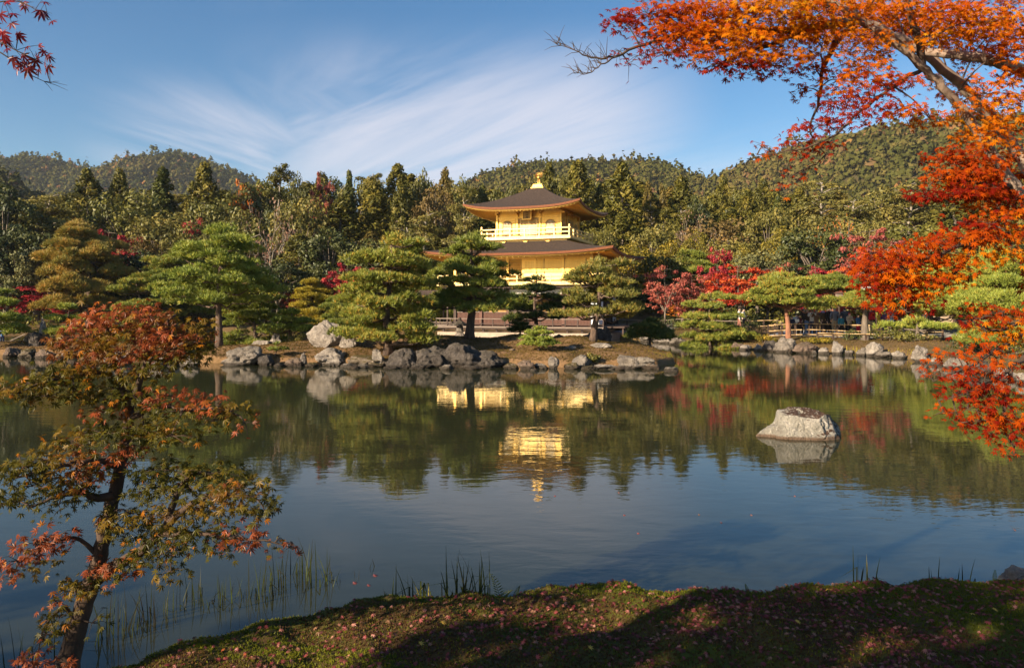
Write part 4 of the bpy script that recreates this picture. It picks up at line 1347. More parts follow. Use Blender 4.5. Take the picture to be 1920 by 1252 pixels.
# the back rank that closes the skyline of the wood
back = [(-60, 358), (30, 372), (75, 372), (120, 372), (185, 352), (262, 356), (345, 352), (418, 352), (475, 340), (530, 340), (578, 338), (628, 332), (672, 334), (715, 328), (770, 328), (812, 332), (850, 340), (888, 350),
        (925, 352), (965, 350), (1005, 338), (1056, 335), (1110, 340), (1145, 335), (1195, 345), (1258, 352), (1318, 358), (1378, 356), (1415, 352), (1445, 350), (1485, 362), (1570, 362), (1625, 366), (1690, 362), (1760, 352), (1830, 345), (1910, 345), (2000, 345)]
for i, (px, top) in enumerate(back):
    kind = (['cedar', 'green', 'olive', 'cedar', 'deep', 'olive', 'wildpine'] if px < 900 else ['cedar', 'cedarbrown', 'olive', 'olive', 'green', 'cedar'])[i % (7 if px < 900 else 6)]
    tree(kind, px, top + wood_rng.uniform(-5, 8), wood_rng.uniform(84, 128), wood_rng.uniform(112, 122))
# fill the slope behind, keeping clear of trees already standing there
pool_l = ['cedar', 'olive', 'cedar', 'green', 'rust', 'green', 'deep', 'cloudpine', 'cedarbrown', 'wildpine', 'deep']
pool_r = ['olive', 'cedar', 'greygreen', 'yellow', 'olive', 'cedar', 'green', 'rust', 'cloudpine', 'deep', 'olive']
sky_px = [-150, 0, 60, 130, 200, 260, 330, 430, 520, 600, 700, 800, 880, 960, 1060, 1180, 1290, 1380, 1460, 1560, 1700, 1850, 2100]
sky_py = [360, 372, 378, 372, 368, 366, 366, 362, 345, 340, 338, 338, 350, 356, 350, 352, 372, 372, 372, 380, 372, 365, 360]
placed = [((p[0] - 960) / FPX * p[5], p[5]) for p in WOOD]
tries = 0
while len(WOOD) < 300 and tries < 9000:
    tries += 1
    D = wood_rng.uniform(70, 122)
    px = wood_rng.uniform(-120, 2040)
    if 780 < px < 1190 and D < 84: continue
    x = (px - 960) / FPX * D
    if sdist(np.array([x]), np.array([D]), LAND)[0] < 2.5: continue
    if min(math.hypot(x - a, (D - b_) * 0.9) for a, b_ in placed) < 2.7: continue
    placed.append((x, D))
    t0_ = np.interp(px, sky_px, sky_py)
    f = (D - 70) / 52
    top = t0_ + (1 - f) * 150 + wood_rng.uniform(-6, 30)
    kind = (pool_l if px < 860 else pool_r)[wood_rng.randint(11)]
    tree(kind, px, top, wood_rng.uniform(66, 104) * 88 / D, D)

# labels by kind and place, so that each can be pointed at
def near_what(px, top):
    for a, b_, s in [(-999, 60, 'at far left'), (60, 200, 'above the tan-needled pine'), (200, 330, 'above the left turning maple'),
                     (330, 470, 'above the tall straight pine'), (470, 600, 'right of the tall straight pine'), (600, 720, 'above the bushy island pine'),
                     (720, 880, 'left of the golden pavilion'), (880, 1010, 'behind the golden pavilion'), (1010, 1140, 'behind the pavilion roof, right'),
                     (1140, 1220, 'just right of the pavilion eaves'), (1220, 1300, 'above the dusty red maples'), (1300, 1400, 'above the bright red maples'), (1400, 1500, 'above the leaning shore pine'),
                     (1500, 1640, 'above the visitors'), (1640, 1760, 'behind orange maple boughs'), (1760, 9999, 'at far right behind boughs')]:
        if a <= px < b_: return s
ORD = ['first', 'second', 'third', 'fourth', 'fifth', 'sixth', 'seventh', 'eighth', 'ninth', 'tenth', 'eleventh', 'twelfth', 'thirteenth', 'fourteenth']
buckets = {}
for wd in sorted(WOOD, key=lambda q: q[0]):
    if wd[4]: continue
    lvl = 'on the skyline' if wd[1] < 352 else ('midway up' if wd[1] < 440 else 'low down')
    buckets.setdefault((wd[2], near_what(wd[0], wd[1]), lvl), []).append(wd)
for (kind, place, lvl), ws in buckets.items():
    for i, wd in enumerate(ws):
        lab = f"{KINDS[kind][1]} {lvl} {place}"
        if len(ws) > 1:
            lab = f"{ORD[i]} from left of the {lab}" if False else f"{lab}, {ORD[i]} from left"
        wd[3]['label'] = lab
        wd[3]['group'] = 'trees of the wood behind the pond'

# undergrowth that fills the slope between them
rng = np.random.RandomState(5)
n = 3600
ux, uy = rng.uniform(-75, 90, n), rng.uniform(56, 135, n)
ud = sdist(ux, uy, LAND)
inpav = (np.abs(ux - 2.3) < 9.5) & (uy < 73)
onpath = (ux > 8) & (ux < 18) & (uy < 69)
k = (ud > 1.6) & ~inpav & ~onpath & (np.abs(ux) < uy * 0.80 + 6)
ux, uy = ux[k], uy[k]
uz = h_land(ux, uy)[0]
rr = rng.uniform(0.6, 1.5, len(ux))
V, Q, ti = clumps(np.column_stack([ux, uy, uz + rr * 0.45]), np.column_stack([rr, rr, rr * 0.7]), 34, 0.20, rng, up=0.5, base=0.45, tvar=0.22, lo=0.6)
ug = link('undergrowth', mk_mesh('undergrowth', V, Q, None, [M['green']], tint=ti))
tag(ug, 'low shrubs and saplings filling the slope between the trees', 'undergrowth', kind='stuff')

# short dry turf and moss on the island and the far bank
def turf(name, label, fn, x0, x1, y0, y1, n, seed, dmin=0.05, dmax=99, L=0.07):
    rg = np.random.RandomState(seed)
    x, y = rg.uniform(x0, x1, n), rg.uniform(y0, y1, n)
    z, d = fn(x, y)
    k = (d > dmin) & (d < dmax)
    x, y, z = x[k], y[k], z[k]
    ti = np.clip(0.45 + 0.22 * wob(x, y, 0.9, seed) + 0.12 * wob(x, y, 3.1, seed + 1) + rg.normal(0, 0.14, len(x)), 0, 1)
    V, T, tt = tufts(np.column_stack([x, y, z - 0.005]), np.tile([0, 0, 1.0], (len(x), 1)), L, rg, ti, 5, 0.011, 1.0)
    o = link(name, mk_mesh(name, V, None, T, [M['turf']], tint=tt))
    tag(o, label, 'turf', kind='stuff')

turf('turf', 'dry brown and mossy turf on the island', h_isle, -15.5, 8.2, 30.2, 40, 26000, 71)
turf('turf', 'dry turf on the left islet', h_islet, -33, -16.5, 37, 44, 9000, 72)
turf('turf', 'mossy turf along the right-hand shore', h_land, 8, 28, 24, 62, 30000, 73, 0.1, 5.5)

# woodland on the hills, reads as one mass
def hill_forest(fn, x0, x1, y0, y1, n, hmin, size, seed, name, tb=0.4, amin=-0.9, amax=0.75):
    rng = np.random.RandomState(seed)
    x, y = rng.uniform(x0, x1, n), rng.uniform(y0, y1, n)
    z = fn(x, y)[0]
    k = (z > hmin) & (np.abs(x) < y * 0.74 + 10)
    x, y, z = x[k], y[k], z[k]
    m = len(x)
    q = 17
    d = unit(rng.normal(size=(4, q, 3)))
    d[..., 2] = np.abs(d[..., 2]) * 1.1 - 0.15
    spire = np.array([1.0, 1.0, 1.6, 0.75])
    ty = rng.choice(4, m, p=[0.34, 0.30, 0.16, 0.20])
    s = size * np.clip(rng.lognormal(-0.08, 0.34, m), 0.45, 2.0)
    dd = d[ty] + rng.normal(0, 0.12, (m, q, 3))
    P = np.empty((m, q, 3))
    taper = np.where((ty == 2)[:, None], 1.15 - np.clip(dd[..., 2], 0, 1) * 0.9, 1.0)
    P[..., 0] = x[:, None] + dd[..., 0] * s[:, None] * 0.62 * taper
    P[..., 1] = y[:, None] + dd[..., 1] * s[:, None] * 0.62 * taper
    P[..., 2] = z[:, None] + (0.75 + dd[..., 2] * 0.7) * s[:, None] * spire[ty][:, None]
    patch = wob(x, y, 0.03, seed) * 0.10
    tt = np.clip(tb + patch * 1.3 + rng.normal(0, 0.10, m), 0, 1)
    tt = np.where(rng.rand(m) < 0.055, rng.uniform(0.75, 0.98, m), tt)
    tint = np.clip(np.repeat(tt, q) + rng.normal(0, 0.04, m * q), 0, 1)
    V, Q, ti = diamonds(P.reshape(-1, 3), dd.reshape(-1, 3) + rng.normal(0, 0.35, (m * q, 3)), size * 0.40, rng, tint, 0.75)
    o = link(name, mk_mesh(name, V, Q, None, [M['hill']], tint=ti))
    tag(o, 'mixed autumn woodland covering the hillside', 'woodland', kind='stuff')

hill_forest(hill_right, -110, 480, 300, 660, 27000, 20, 3.5, 21, 'hill_woodland', 0.42)
hill_forest(hill_left, -800, -100, 640, 1020, 17000, 80, 4.7, 22, 'hill_woodland', 0.36)
hill_forest(hill_near, -320, -150, 240, 340, 3600, 14, 3.6, 23, 'hill_woodland', 0.16)

# ------------------------------------------------------------------ garden pines
def gz(x, y):
    """ground height at a point, whichever piece of land is highest there"""
    return max(zat(h_isle, x, y), zat(h_islet, x, y), zat(h_land, x, y))


def pine(label, px, row, top, D, halfw, seed, group='pruned pines round the pond', rz=0.0, name='pine_tree', **kw):
    x = (px - 960) / FPX * D
    z = gz(x, D) - 0.05 if row is None else at(px, row, D).z
    H = CAM_H + (HOR - top) / FPX * D - z
    S = halfw / FPX * D
    tm, cm = make_pine(seed, H=H, S=S * 0.80, **kw)
    root = empty(name, (x, D, z), rz)
    tag(root, label, 'pine tree', group)
    link('trunk', tm, root)
    link('crown', cm, root)
    return root

pine('tall straight pine with broad green pads at the left end of the island', 411, None, 428, 36, 122, 1, layers=8, bare=0.40, tr=0.15, lean=(0.01, 0), mat='pine_light', dens=1.25, bend=0.05, base=0.40, padr=0.40, bark='bark_pine')
pine('tan-needled layered pine behind the turning maple on the left', 166, None, 424, 76, 104, 62, layers=6, bare=0.22, tr=0.30, mat='pine_orange', dens=2.3, bend=0.10, needle=0.46, padr=0.38, scaleT=2.0, base=0.55, taper=0.5, flat=0.34, zj=0.38)
pine('large bushy green pine leaning over rocks at the island front', 728, None, 446, 33.2, 112, 3, layers=9, bare=0.10, tr=0.17, mat='pine', dens=1.6, base=0.62, padr=0.42, bend=0.10, taper=0.50, flat=0.36, lowspread=0.85)
pine('green pine with thick leaning trunk standing before the pavilion', 880, None, 442, 36.5, 96, 4, layers=7, bare=0.30, tr=0.19, mat='pine', dens=1.5, base=0.52, lean=(0.05, 0.0), padr=0.42, bend=0.09, flat=0.34, taper=0.42)
pine('small dark pine in front of the middle of the pavilion veranda', 1005, None, 520, 41.5, 66, 5, layers=5, bare=0.36, tr=0.13, mat='pine_dark', dens=1.1, base=0.45, padr=0.42, bend=0.08, taper=0.35)  # the shade on this pine is put into its darker needle colour
pine('orange-flecked pine on a slanting trunk before the pavilion corner', 1112, None, 489, 35.5, 84, 6, layers=6, bare=0.34, tr=0.15, mat='pine_orange', dens=1.35, base=0.30, lean=(0.10, 0.0), padr=0.42, bend=0.10, flat=0.36, taper=0.40, rz=0.2)
pine('knee-high young pine on the bare slope of the island', 1010, None, 615, 33.0, 38, 7, layers=4, bare=0.30, tr=0.04, mat='pine_light', dens=1.3, base=0.45, padr=0.5, needle=0.13)
pine('sapling pine just left of the knee-high young pine', 975, None, 600, 39.0, 26, 8, layers=4, bare=0.35, tr=0.05, mat='pine_dark', dens=1.2, base=0.5, padr=0.5, needle=0.16)
pine('small dark pine at the right tip of the island', 1218, None, 603, 38.5, 50, 9, layers=4, bare=0.40, tr=0.07, mat='pine_dark', dens=1.3, base=0.4, padr=0.45, bend=0.05)
pine('thin seedling pine bent over by the front shore rocks', 515, None, 644, 33.3, 20, 10, layers=2, bare=0.55, tr=0.03, mat='pine', dens=1.0, lean=(0.25, 0), padr=0.6, needle=0.12)
pine('broad pruned pine with low tiers at the right-hand shore', 1332, None, 552, 46.5, 74, 11, layers=6, bare=0.12, tr=0.12, mat='pine', dens=1.35, base=0.60, padr=0.44, flat=0.30, bend=0.06, taper=0.45)
pine('shore pine with reddish leaning trunk beside the visitors', 1478, None, 514, 44.2, 84, 12, layers=6, bare=0.54, tr=0.15, mat='pine', dens=1.5, base=0.64, lean=(-0.04, 0), padr=0.42, bark='bark_redpine', bend=0.08, flat=0.32)
pine('darker pine behind the shore pine, over the visitors', 1560, None, 516, 52, 66, 13, layers=5, bare=0.68, tr=0.14, mat='pine', dens=1.5, base=0.40, padr=0.44, bark='bark_redpine', bend=0.06)
pine('pine with thick pale trunk standing between the visitors and the shore', 1622, None, 548, 43.2, 66, 14, layers=3, bare=0.74, tr=0.21, mat='pine', dens=1.5, base=0.62, padr=0.5, bark='bark_grey', bend=0.02)
pine('small flat-topped pine at the fence end, right', 1720, None, 602, 41.5, 72, 15, layers=2, bare=0.62, tr=0.14, mat='pine_light', dens=1.4, base=0.55, padr=0.5, bark='bark_grey', bend=0.04)
pine('wide sunlit pine behind the lower orange maple sprays', 1745, None, 535, 45.5, 120, 16, layers=4, bare=0.35, tr=0.16, mat='pine_light', dens=1.6, base=0.6, padr=0.42, bend=0.06)
pine('large yellow-green pine with reddish limbs at the right edge', 1860, None, 482, 44, 170, 17, layers=7, bare=0.25, tr=0.20, mat='pine_light', dens=2.0, base=0.58, padr=0.40, bark='bark_redpine', bend=0.08)
pine('low spreading pine with dark trunk at the right shore edge', 1870, None, 610, 33, 90, 18, layers=3, bare=0.35, tr=0.17, mat='pine', dens=1.4, base=0.45, padr=0.45)
pine('dense pine right of the tall straight pine, second tier', 480, None, 500, 41.0, 76, 19, layers=7, bare=0.20, tr=0.12, mat='pine', dens=1.3, base=0.50, padr=0.42, bend=0.12, lean=(-0.06, 0))
pine('low green pine over a curved trunk at the island back', 545, None, 585, 38.5, 52, 20, layers=3, bare=0.42, tr=0.10, mat='pine_light', dens=1.3, base=0.42, padr=0.5, bend=0.14)
pine('golden yellow pine above the large pale boulder', 588, None, 530, 74, 50, 21, layers=6, bare=0.18, tr=0.15, mat='pine_yellow', dens=1.9, base=0.6, padr=0.42, needle=0.36, scaleT=2.0, flat=0.30)
pine('yellowing pine at the waterline behind the boulder', 598, None, 604, 70, 38, 22, layers=2, bare=0.35, tr=0.12, mat='pine_yellow', dens=1.6, base=0.5, padr=0.5, needle=0.34, scaleT=2.0)
pine('green pine left of the tall straight pine', 330, None, 468, 76, 80, 23, layers=7, bare=0.16, tr=0.22, mat='pine', dens=2.0, base=0.55, padr=0.42, needle=0.38, scaleT=2.1)
pine('olive pine behind the top of the turning maple', 262, None, 520, 74, 78, 24, layers=5, bare=0.15, tr=0.2, mat='pine', dens=1.9, base=0.62, padr=0.42, needle=0.36, scaleT=2.0)
pine('pine at the far left edge of the shore', -12, None, 540, 40.5, 62, 25, layers=4, bare=0.28, tr=0.11, mat='pine_light', dens=1.3, base=0.5, padr=0.45)
pine('low bright pine on the left islet beside the standing stone', 128, None, 574, 42.0, 52, 26, layers=3, bare=0.28, tr=0.09, mat='pine_light', dens=1.5, base=0.55, padr=0.48)
pine('mid-green pine tucked left of the bushy island pine', 655, None, 540, 72, 60, 27, layers=5, bare=0.15, tr=0.16, mat='pine', dens=1.8, base=0.45, padr=0.42, needle=0.36, scaleT=2.0)
pine('pine behind the left end of the pavilion annex', 775, None, 470, 72, 72, 28, layers=7, bare=0.15, tr=0.20, mat='pine', dens=1.9, base=0.55, padr=0.42, needle=0.36, scaleT=2.0)
pine('pine right of the pruned shore pine, above the path', 1300, None, 475, 72, 74, 29, layers=7, bare=0.18, tr=0.22, mat='pine', dens=1.9, base=0.45, padr=0.42, needle=0.38, scaleT=2.1)
pine('tiny pine on the rocky shore right of the broad pruned pine', 1395, None, 622, 46.0, 34, 30, layers=3, bare=0.3, tr=0.05, mat='pine', dens=1.2, base=0.5, padr=0.5, needle=0.16)


# ------------------------------------------------------------------ rocks
ICO = {}
def ico(sub):
    if sub not in ICO:
        bm = bmesh.new()
        bmesh.ops.create_icosphere(bm, subdivisions=sub, radius=1.0)
        bm.verts.ensure_lookup_table()
        V = np.array([v.co[:] for v in bm.verts]); F = np.array([[v.index for v in f.verts] for f in bm.faces])
        bm.free()
        ICO[sub] = (V, F)
    return ICO[sub]


def rock_mesh(seed, dims, sub=5, rough=0.10, cuts=16, upright=False):
    rng = np.random.RandomState(seed)
    V, F = ico(sub)
    V = V.copy()
    for i in range(cuts):
        nrm = unit(rng.normal(size=3) * [1, 1, 0.7])
        d = rng.uniform(0.52, 0.90)
        over = np.maximum(V @ nrm - d, 0)
        V -= over[:, None] * nrm * 0.92
    off = Vector(rng.uniform(-50, 50, 3))
    N = unit(V)
    disp = np.array([mnoise.fractal(Vector(v) * 1.6 + off, 0.9, 2.1, 5) for v in V])
    ridge = np.array([abs(mnoise.noise(Vector(v * [1, 1, 0.45]) * 3.4 + off)) for v in V])
    V = V + N * (disp * rough * 1.7 - np.maximum(0.11 - ridge, 0) * rough * 9.0)[:, None]
    V = V * np.asarray(dims)
    return V, F


def rock(label, px, water_py, w, h, D=None, seed=0, mat='rock', depth=0.8, sub=5, sink=0.22, base_z=None, rough=0.13, group='rocks along the pond shore', tilt=0.0, cuts=16):
    """w, h in photo pixels; stands on the waterline row water_py unless base_z is given"""
    if D is None: D = CAM_H * FPX / (water_py - HOR)
    W, Hh = w / FPX * D, h / FPX * D
    x = (px - 960) / FPX * D
    z = -0.04 if base_z is None else base_z
    tot = Hh / (1 - sink)
    V, F = rock_mesh(seed, (W / 2 * 1.12, W / 2 * depth * 1.1, tot / 2 * 1.1), sub, rough, cuts)
    V[:, 2] += Hh - tot / 2
    o = link('rock', mk_mesh('rock', V, None, F, [M[mat]], smooth=True), None, (x, D + W * depth * 0.42, z), (0, tilt, 0))
    tag(o, label, 'rock', group)
    return o

# hero boulder out in the water
def hero_boulder():
    rng = np.random.RandomState(4)
    V, F = ico(6)
    V = V.copy()
    for nrm, d in [((0.05, -1, 0.35), 0.72), ((-0.6, -0.8, 0.3), 0.80), ((0.95, -0.25, 0.3), 0.86), ((0.1, -0.3, 1), 0.86), ((0.3, -0.9, -0.1), 0.8), ((-0.9, 0.2, 0.4), 0.85), ((0.2, 1, 0.3), 0.8), ((0.75, -0.55, 0.35), 0.84)]:
        nrm = unit(np.array(nrm)); over = np.maximum(V @ nrm - d, 0); V -= over[:, None] * nrm * 0.95
    xs = [-1.0, -0.90, -0.75, -0.50, -0.47, -0.44, -0.34, -0.15, 0.05, 0.40, 0.70, 0.92, 1.0]
    hs = [0.14, 0.27, 0.34, 0.42, 0.66, 0.90, 0.93, 1.0, 1.0, 0.93, 0.80, 0.60, 0.45]
    hh = np.interp(V[:, 0], xs, hs)
    top = V[:, 2] > 0
    zmax = np.sqrt(np.clip(1 - V[:, 0] ** 2, 0.02, 1))
    V[:, 2] = np.where(top, V[:, 2] / zmax * hh, V[:, 2])
    V[:, 1] *= 0.92 - 0.25 * (V[:, 0] < -0.55)
    off = Vector((3.1, 7.7, 1.3)); N = unit(V * [1, 1.4, 1.2])
    d1 = np.array([mnoise.fractal(Vector(v) * 2.2 + off, 0.85, 2.1, 6) for v in V])
    r1 = np.array([abs(mnoise.noise(Vector(v * [1.2, 1, 0.35]) * 3.1 + off)) for v in V])
    V = V + N * (d1 * 0.055 - np.maximum(0.06 - r1, 0) * 0.9 * (V[:, 0] > -0.3) + 0.014 * np.array([mnoise.noise(Vector(v) * 16) for v in V]))[:, None]
    V = V * [0.84, 0.54, 0.60]
    o = link('boulder', mk_mesh('boulder', V, None, F, [M['rock_boulder']], smooth=True), None, (5.68, 14.85, -0.02), (0, 0, R(-10)))
    tag(o, 'large pale speckled boulder with brown top standing alone in the pond', 'boulder')
hero_boulder()

RK = [
    # island front, left to right: (label, px, waterline, w, h, mat, extra)
    ('ribbed grey rock at the left end of the island front', 446, 686, 96, 33, 'rock', dict(sub=5, rough=0.14)),
    ('low dark rock right of the ribbed grey rock', 497, 686, 34, 22, 'rock_dark', {}),
    ('broken dark rock under the thin seedling pine', 548, 687, 40, 16, 'rock_brown', {}),
    ('small rounded grey rock right of the thin seedling pine', 567, 686, 20, 26, 'rock', {}),
    ('sunlit grey rock with pitted face at the island front', 612, 686, 76, 36, 'rock_pale', dict(sub=5, rough=0.14)),
    ('mossy brown hump of rock below the bushy pine', 682, 688, 90, 26, 'rock_moss', dict(sub=5)),
    ('flat white stone at the water below the mossy hump', 650, 689, 36, 9, 'rock_pale', {}),
    ('flat buff stone right of the flat white stone', 680, 690, 24, 8, 'rock_pale', {}),
    ('pale pointed rock beside the roots of the bushy pine', 706, 688, 28, 34, 'rock', {}),
    ('dark shaded rock under the boughs of the bushy pine', 752, 690, 60, 40, 'rock_dark', {}),  # this and the next three: pine shade put into the dark rock colour
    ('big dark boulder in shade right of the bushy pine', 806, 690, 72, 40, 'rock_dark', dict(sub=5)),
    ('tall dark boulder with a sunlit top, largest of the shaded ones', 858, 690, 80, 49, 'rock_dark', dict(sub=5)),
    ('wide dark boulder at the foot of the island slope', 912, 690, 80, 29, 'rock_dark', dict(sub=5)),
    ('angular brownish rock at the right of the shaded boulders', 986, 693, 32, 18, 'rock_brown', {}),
    ('low flat rock between the angular rock and square rock', 1014, 692, 28, 12, 'rock', {}),
    ('upright square-topped grey rock at the island front', 1038, 692, 26, 25, 'rock', dict(cuts=14)),
    ('low mossy rock right of the square-topped rock', 1072, 692, 34, 12, 'rock_moss', {}),
    ('tilted grey rock leaning left near the island tip', 1086, 690, 34, 32, 'rock', dict(tilt=0.5)),
    ('long flat rock at the water near the island tip', 1138, 693, 52, 10, 'rock_pale', {}),
    ('large grey ridge rock at the right tip of the island', 1192, 692, 84, 30, 'rock', dict(sub=5, rough=0.13)),
    ('rusty low rock at the foot of the large ridge rock', 1222, 692, 40, 12, 'rock_brown', {}),
    ('lone low rock in the water off the island tip', 1260, 697, 32, 11, 'rock', {}),
    # left islet
    ('flat pinkish ledge rock at the left end of the islet', 12, 670, 40, 20, 'rock_brown', {}),
    ('small mossy ledge rock on the islet edge', 44, 671, 36, 18, 'rock_moss', {}),
    ('low buff ledge rock on the islet edge under the standing stone', 80, 672, 36, 18, 'rock_brown', {}),
    ('low ledge rock right of the standing stone', 116, 672, 40, 18, 'rock_brown', {}),
    ('grey shore rock half hidden behind the turning maple', 212, 684, 50, 26, 'rock_pale', {}),
    ('pale shore rock behind the right of the turning maple', 300, 688, 60, 22, 'rock_pale', {}),
    ('small pale rock right of the turning maple crown', 350, 688, 40, 20, 'rock', {}),
    ('dark wet stone under the ribbed grey rock, right', 520, 688, 26, 9, 'rock_dark', {}), ('mossy cushion stone left of the sunlit pitted rock', 584, 688, 24, 10, 'rock_moss', {}),
    ('half-sunk brown stone before the mossy hump', 664, 691, 22, 7, 'rock_brown', {}), ('half-sunk dark stone below the bushy pine', 728, 692, 30, 9, 'rock_dark', {}), ('wet stone at the foot of the big dark boulder', 782, 692, 34, 12, 'rock_dark', {}),
    ('wet stone before the tall dark boulder', 836, 693, 30, 10, 'rock', {}), ('low stone before the wide dark boulder', 884, 693, 36, 10, 'rock_dark', {}), ('mossy stone between the shaded boulders and the angular rock', 956, 692, 30, 14, 'rock_moss', {}),
    ('small buff stone left of the square-topped rock', 1000, 695, 14, 6, 'rock_pale', {}), ('mossy hummock stone under the tilted rock', 1104, 693, 30, 9, 'rock_moss', {}), ('buff stone between the long flat rock and the ridge rock', 1164, 694, 22, 8, 'rock_brown', {})
]
for i, (lab, px, wy, w, h, mat, ex) in enumerate(RK):
    rock(lab, px, wy, w, h, seed=100 + i, mat=mat, **ex)

def rock_on(label, px, base, w, h, D, mat, seed, **kw):
    x = (px - 960) / FPX * D
    rock(label, px, 0, w, h, D=D, seed=seed, mat=mat, base_z=gz(x, D) - 0.04, **kw)

rock_on('large pale boulder standing on the island left of the bushy pine', 614, 644, 72, 46, 34.6, 'rock_pale', 201, sub=5, depth=0.6, cuts=14)
rock_on('pale boulder leaning against the large pale boulder', 648, 646, 40, 28, 34.4, 'rock_pale', 202)
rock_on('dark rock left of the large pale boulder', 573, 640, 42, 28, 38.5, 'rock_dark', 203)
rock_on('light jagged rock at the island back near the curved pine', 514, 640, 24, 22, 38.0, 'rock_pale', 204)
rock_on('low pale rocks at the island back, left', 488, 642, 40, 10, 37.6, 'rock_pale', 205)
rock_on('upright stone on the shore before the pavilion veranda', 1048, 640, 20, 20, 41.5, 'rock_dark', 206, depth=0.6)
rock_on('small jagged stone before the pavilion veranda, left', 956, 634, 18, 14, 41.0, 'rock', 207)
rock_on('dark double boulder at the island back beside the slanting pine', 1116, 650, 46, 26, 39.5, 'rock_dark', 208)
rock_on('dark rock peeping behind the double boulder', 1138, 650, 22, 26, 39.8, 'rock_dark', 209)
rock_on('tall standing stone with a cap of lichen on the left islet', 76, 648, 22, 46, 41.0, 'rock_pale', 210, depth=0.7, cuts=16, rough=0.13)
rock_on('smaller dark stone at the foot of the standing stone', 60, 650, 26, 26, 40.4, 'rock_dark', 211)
rock_on('squat grey stone left of the standing stone', 50, 645, 20, 18, 41.5, 'rock', 212)
rock_on('pale cap stone behind the standing stone', 78, 612, 14, 46, 42.0, 'rock', 213, depth=0.8)
for i, (px, py, w, h, mat, lab) in enumerate([(1070, 668, 22, 8, 'rock_pale', 'chalky pebble cluster on the island slope, left'), (1128, 668, 40, 10, 'rock_pale', 'pale broken stones on the island slope above the tip'), (960, 655, 14, 6, 'rock_brown', 'small brown stone on the bare island slope')]):
    rock_on(lab, px, py, w, h, 33.5 + i * 0.3, mat, 220 + i)

# rocks edging the right-hand shore
rngk = np.random.RandomState(41)
edge = np.array([(9.7, 54.6), (10.3, 53.5), (11.2, 50.6), (12.5, 47.3), (14, 44.4), (16, 41.6), (18.3, 40), (19.6, 37.0), (18.7, 31), (17.6, 25.6)])
seg = np.concatenate([[0], np.cumsum(np.linalg.norm(np.diff(edge, axis=0), axis=1))])
named = [
    ('craggy upright rock at the corner of the pavilion inlet', 1212, 24, 22, 'rock'), ('small craggy rock beside the corner crag', 1234, 18, 16, 'rock'), ('rounded grey shore rock below the curved path', 1250, 24, 13, 'rock_pale'),
    ('broad grey shore rock right of the rounded one', 1272, 26, 13, 'rock'), ('low buff shore rock before the broad pruned pine', 1300, 20, 8, 'rock_pale'), ('dark mossy shore rock under the broad pruned pine', 1320, 26, 10, 'rock_moss'),
    ('small upright dark shore rock right of the pruned pine', 1346, 14, 13, 'rock_dark'), ('brown split shore rock', 1362, 20, 12, 'rock_brown'), ('purple-brown block rock on the shore', 1382, 24, 14, 'rock_brown'),
    ('white chunky shore rock right of the block rock', 1402, 22, 11, 'rock_pale'), ('pair of small white shore stones, left one', 1422, 14, 12, 'rock_pale'), ('pair of small white shore stones, right one', 1436, 14, 13, 'rock_pale'),
    ('dark egg-shaped shore rock left of the leaning pine', 1452, 28, 22, 'rock_dark'), ('lichen-spotted rock at the foot of the leaning pine', 1478, 40, 26, 'rock'), ('brown sloping rock right of the lichen-spotted rock', 1520, 46, 20, 'rock_brown'),
    ('small white forked rock on the shore', 1549, 18, 14, 'rock_pale'), ('tall pale blocky rock among yellow irises', 1572, 20, 27, 'rock_pale'), ('small grey rock behind the yellow irises', 1596, 18, 12, 'rock'),
    ('dark conical rock left of the leaning white rock', 1621, 24, 18, 'rock'), ('large white rock leaning right', 1644, 28, 27, 'rock_pale'), ('flat grey rock in front of the leaning white rock', 1662, 30, 12, 'rock'),
    ('low buff rock between the irises and white boulder', 1690, 26, 14, 'rock_pale'), ('white rounded boulder by the lower maple spray', 1732, 30, 30, 'rock_pale'), ('cream rock right of the white rounded boulder', 1758, 24, 14, 'rock_pale'),
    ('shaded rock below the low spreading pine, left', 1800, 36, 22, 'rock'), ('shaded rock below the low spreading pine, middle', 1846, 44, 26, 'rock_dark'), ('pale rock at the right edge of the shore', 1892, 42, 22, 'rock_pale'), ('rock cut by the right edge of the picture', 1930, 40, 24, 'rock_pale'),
]
dens = np.linspace(0, seg[-1], 400)
ex = np.interp(dens, seg, edge[:, 0]); ey = np.interp(dens, seg, edge[:, 1])
epx = 960 + FPX * ex / ey
for i, (lab, px, w, h, mat) in enumerate(named):
    j = int(np.argmin(np.abs(epx - px)))
    D = ey[j]
    rock(lab, px, 0, w * 1.1, h * 1.05, D=D - 0.75, seed=300 + i, mat=mat, base_z=-0.05, depth=0.8)
for i in range(16):      # small filler stones between them
    j = rngk.randint(10, 390)
    s = rngk.uniform(7, 13)
    rock(f'fist-sized shore stone {["left", "right"][i % 2]} of the {named[int(np.argmin([abs(epx[j] - q[1]) for q in named]))][0]}'[:110], epx[j] + rngk.uniform(-3, 3), 0, s, s * 0.6, D=ey[j] - 0.7, seed=340 + i, mat=['rock', 'rock_pale', 'rock_brown'][i % 3], base_z=-0.03)
rock('grey rock at the water edge of the near bank, right corner', 1922, 0, 66, 34, D=6.5, seed=391, mat='rock_pale', base_z=0.12, sub=5)

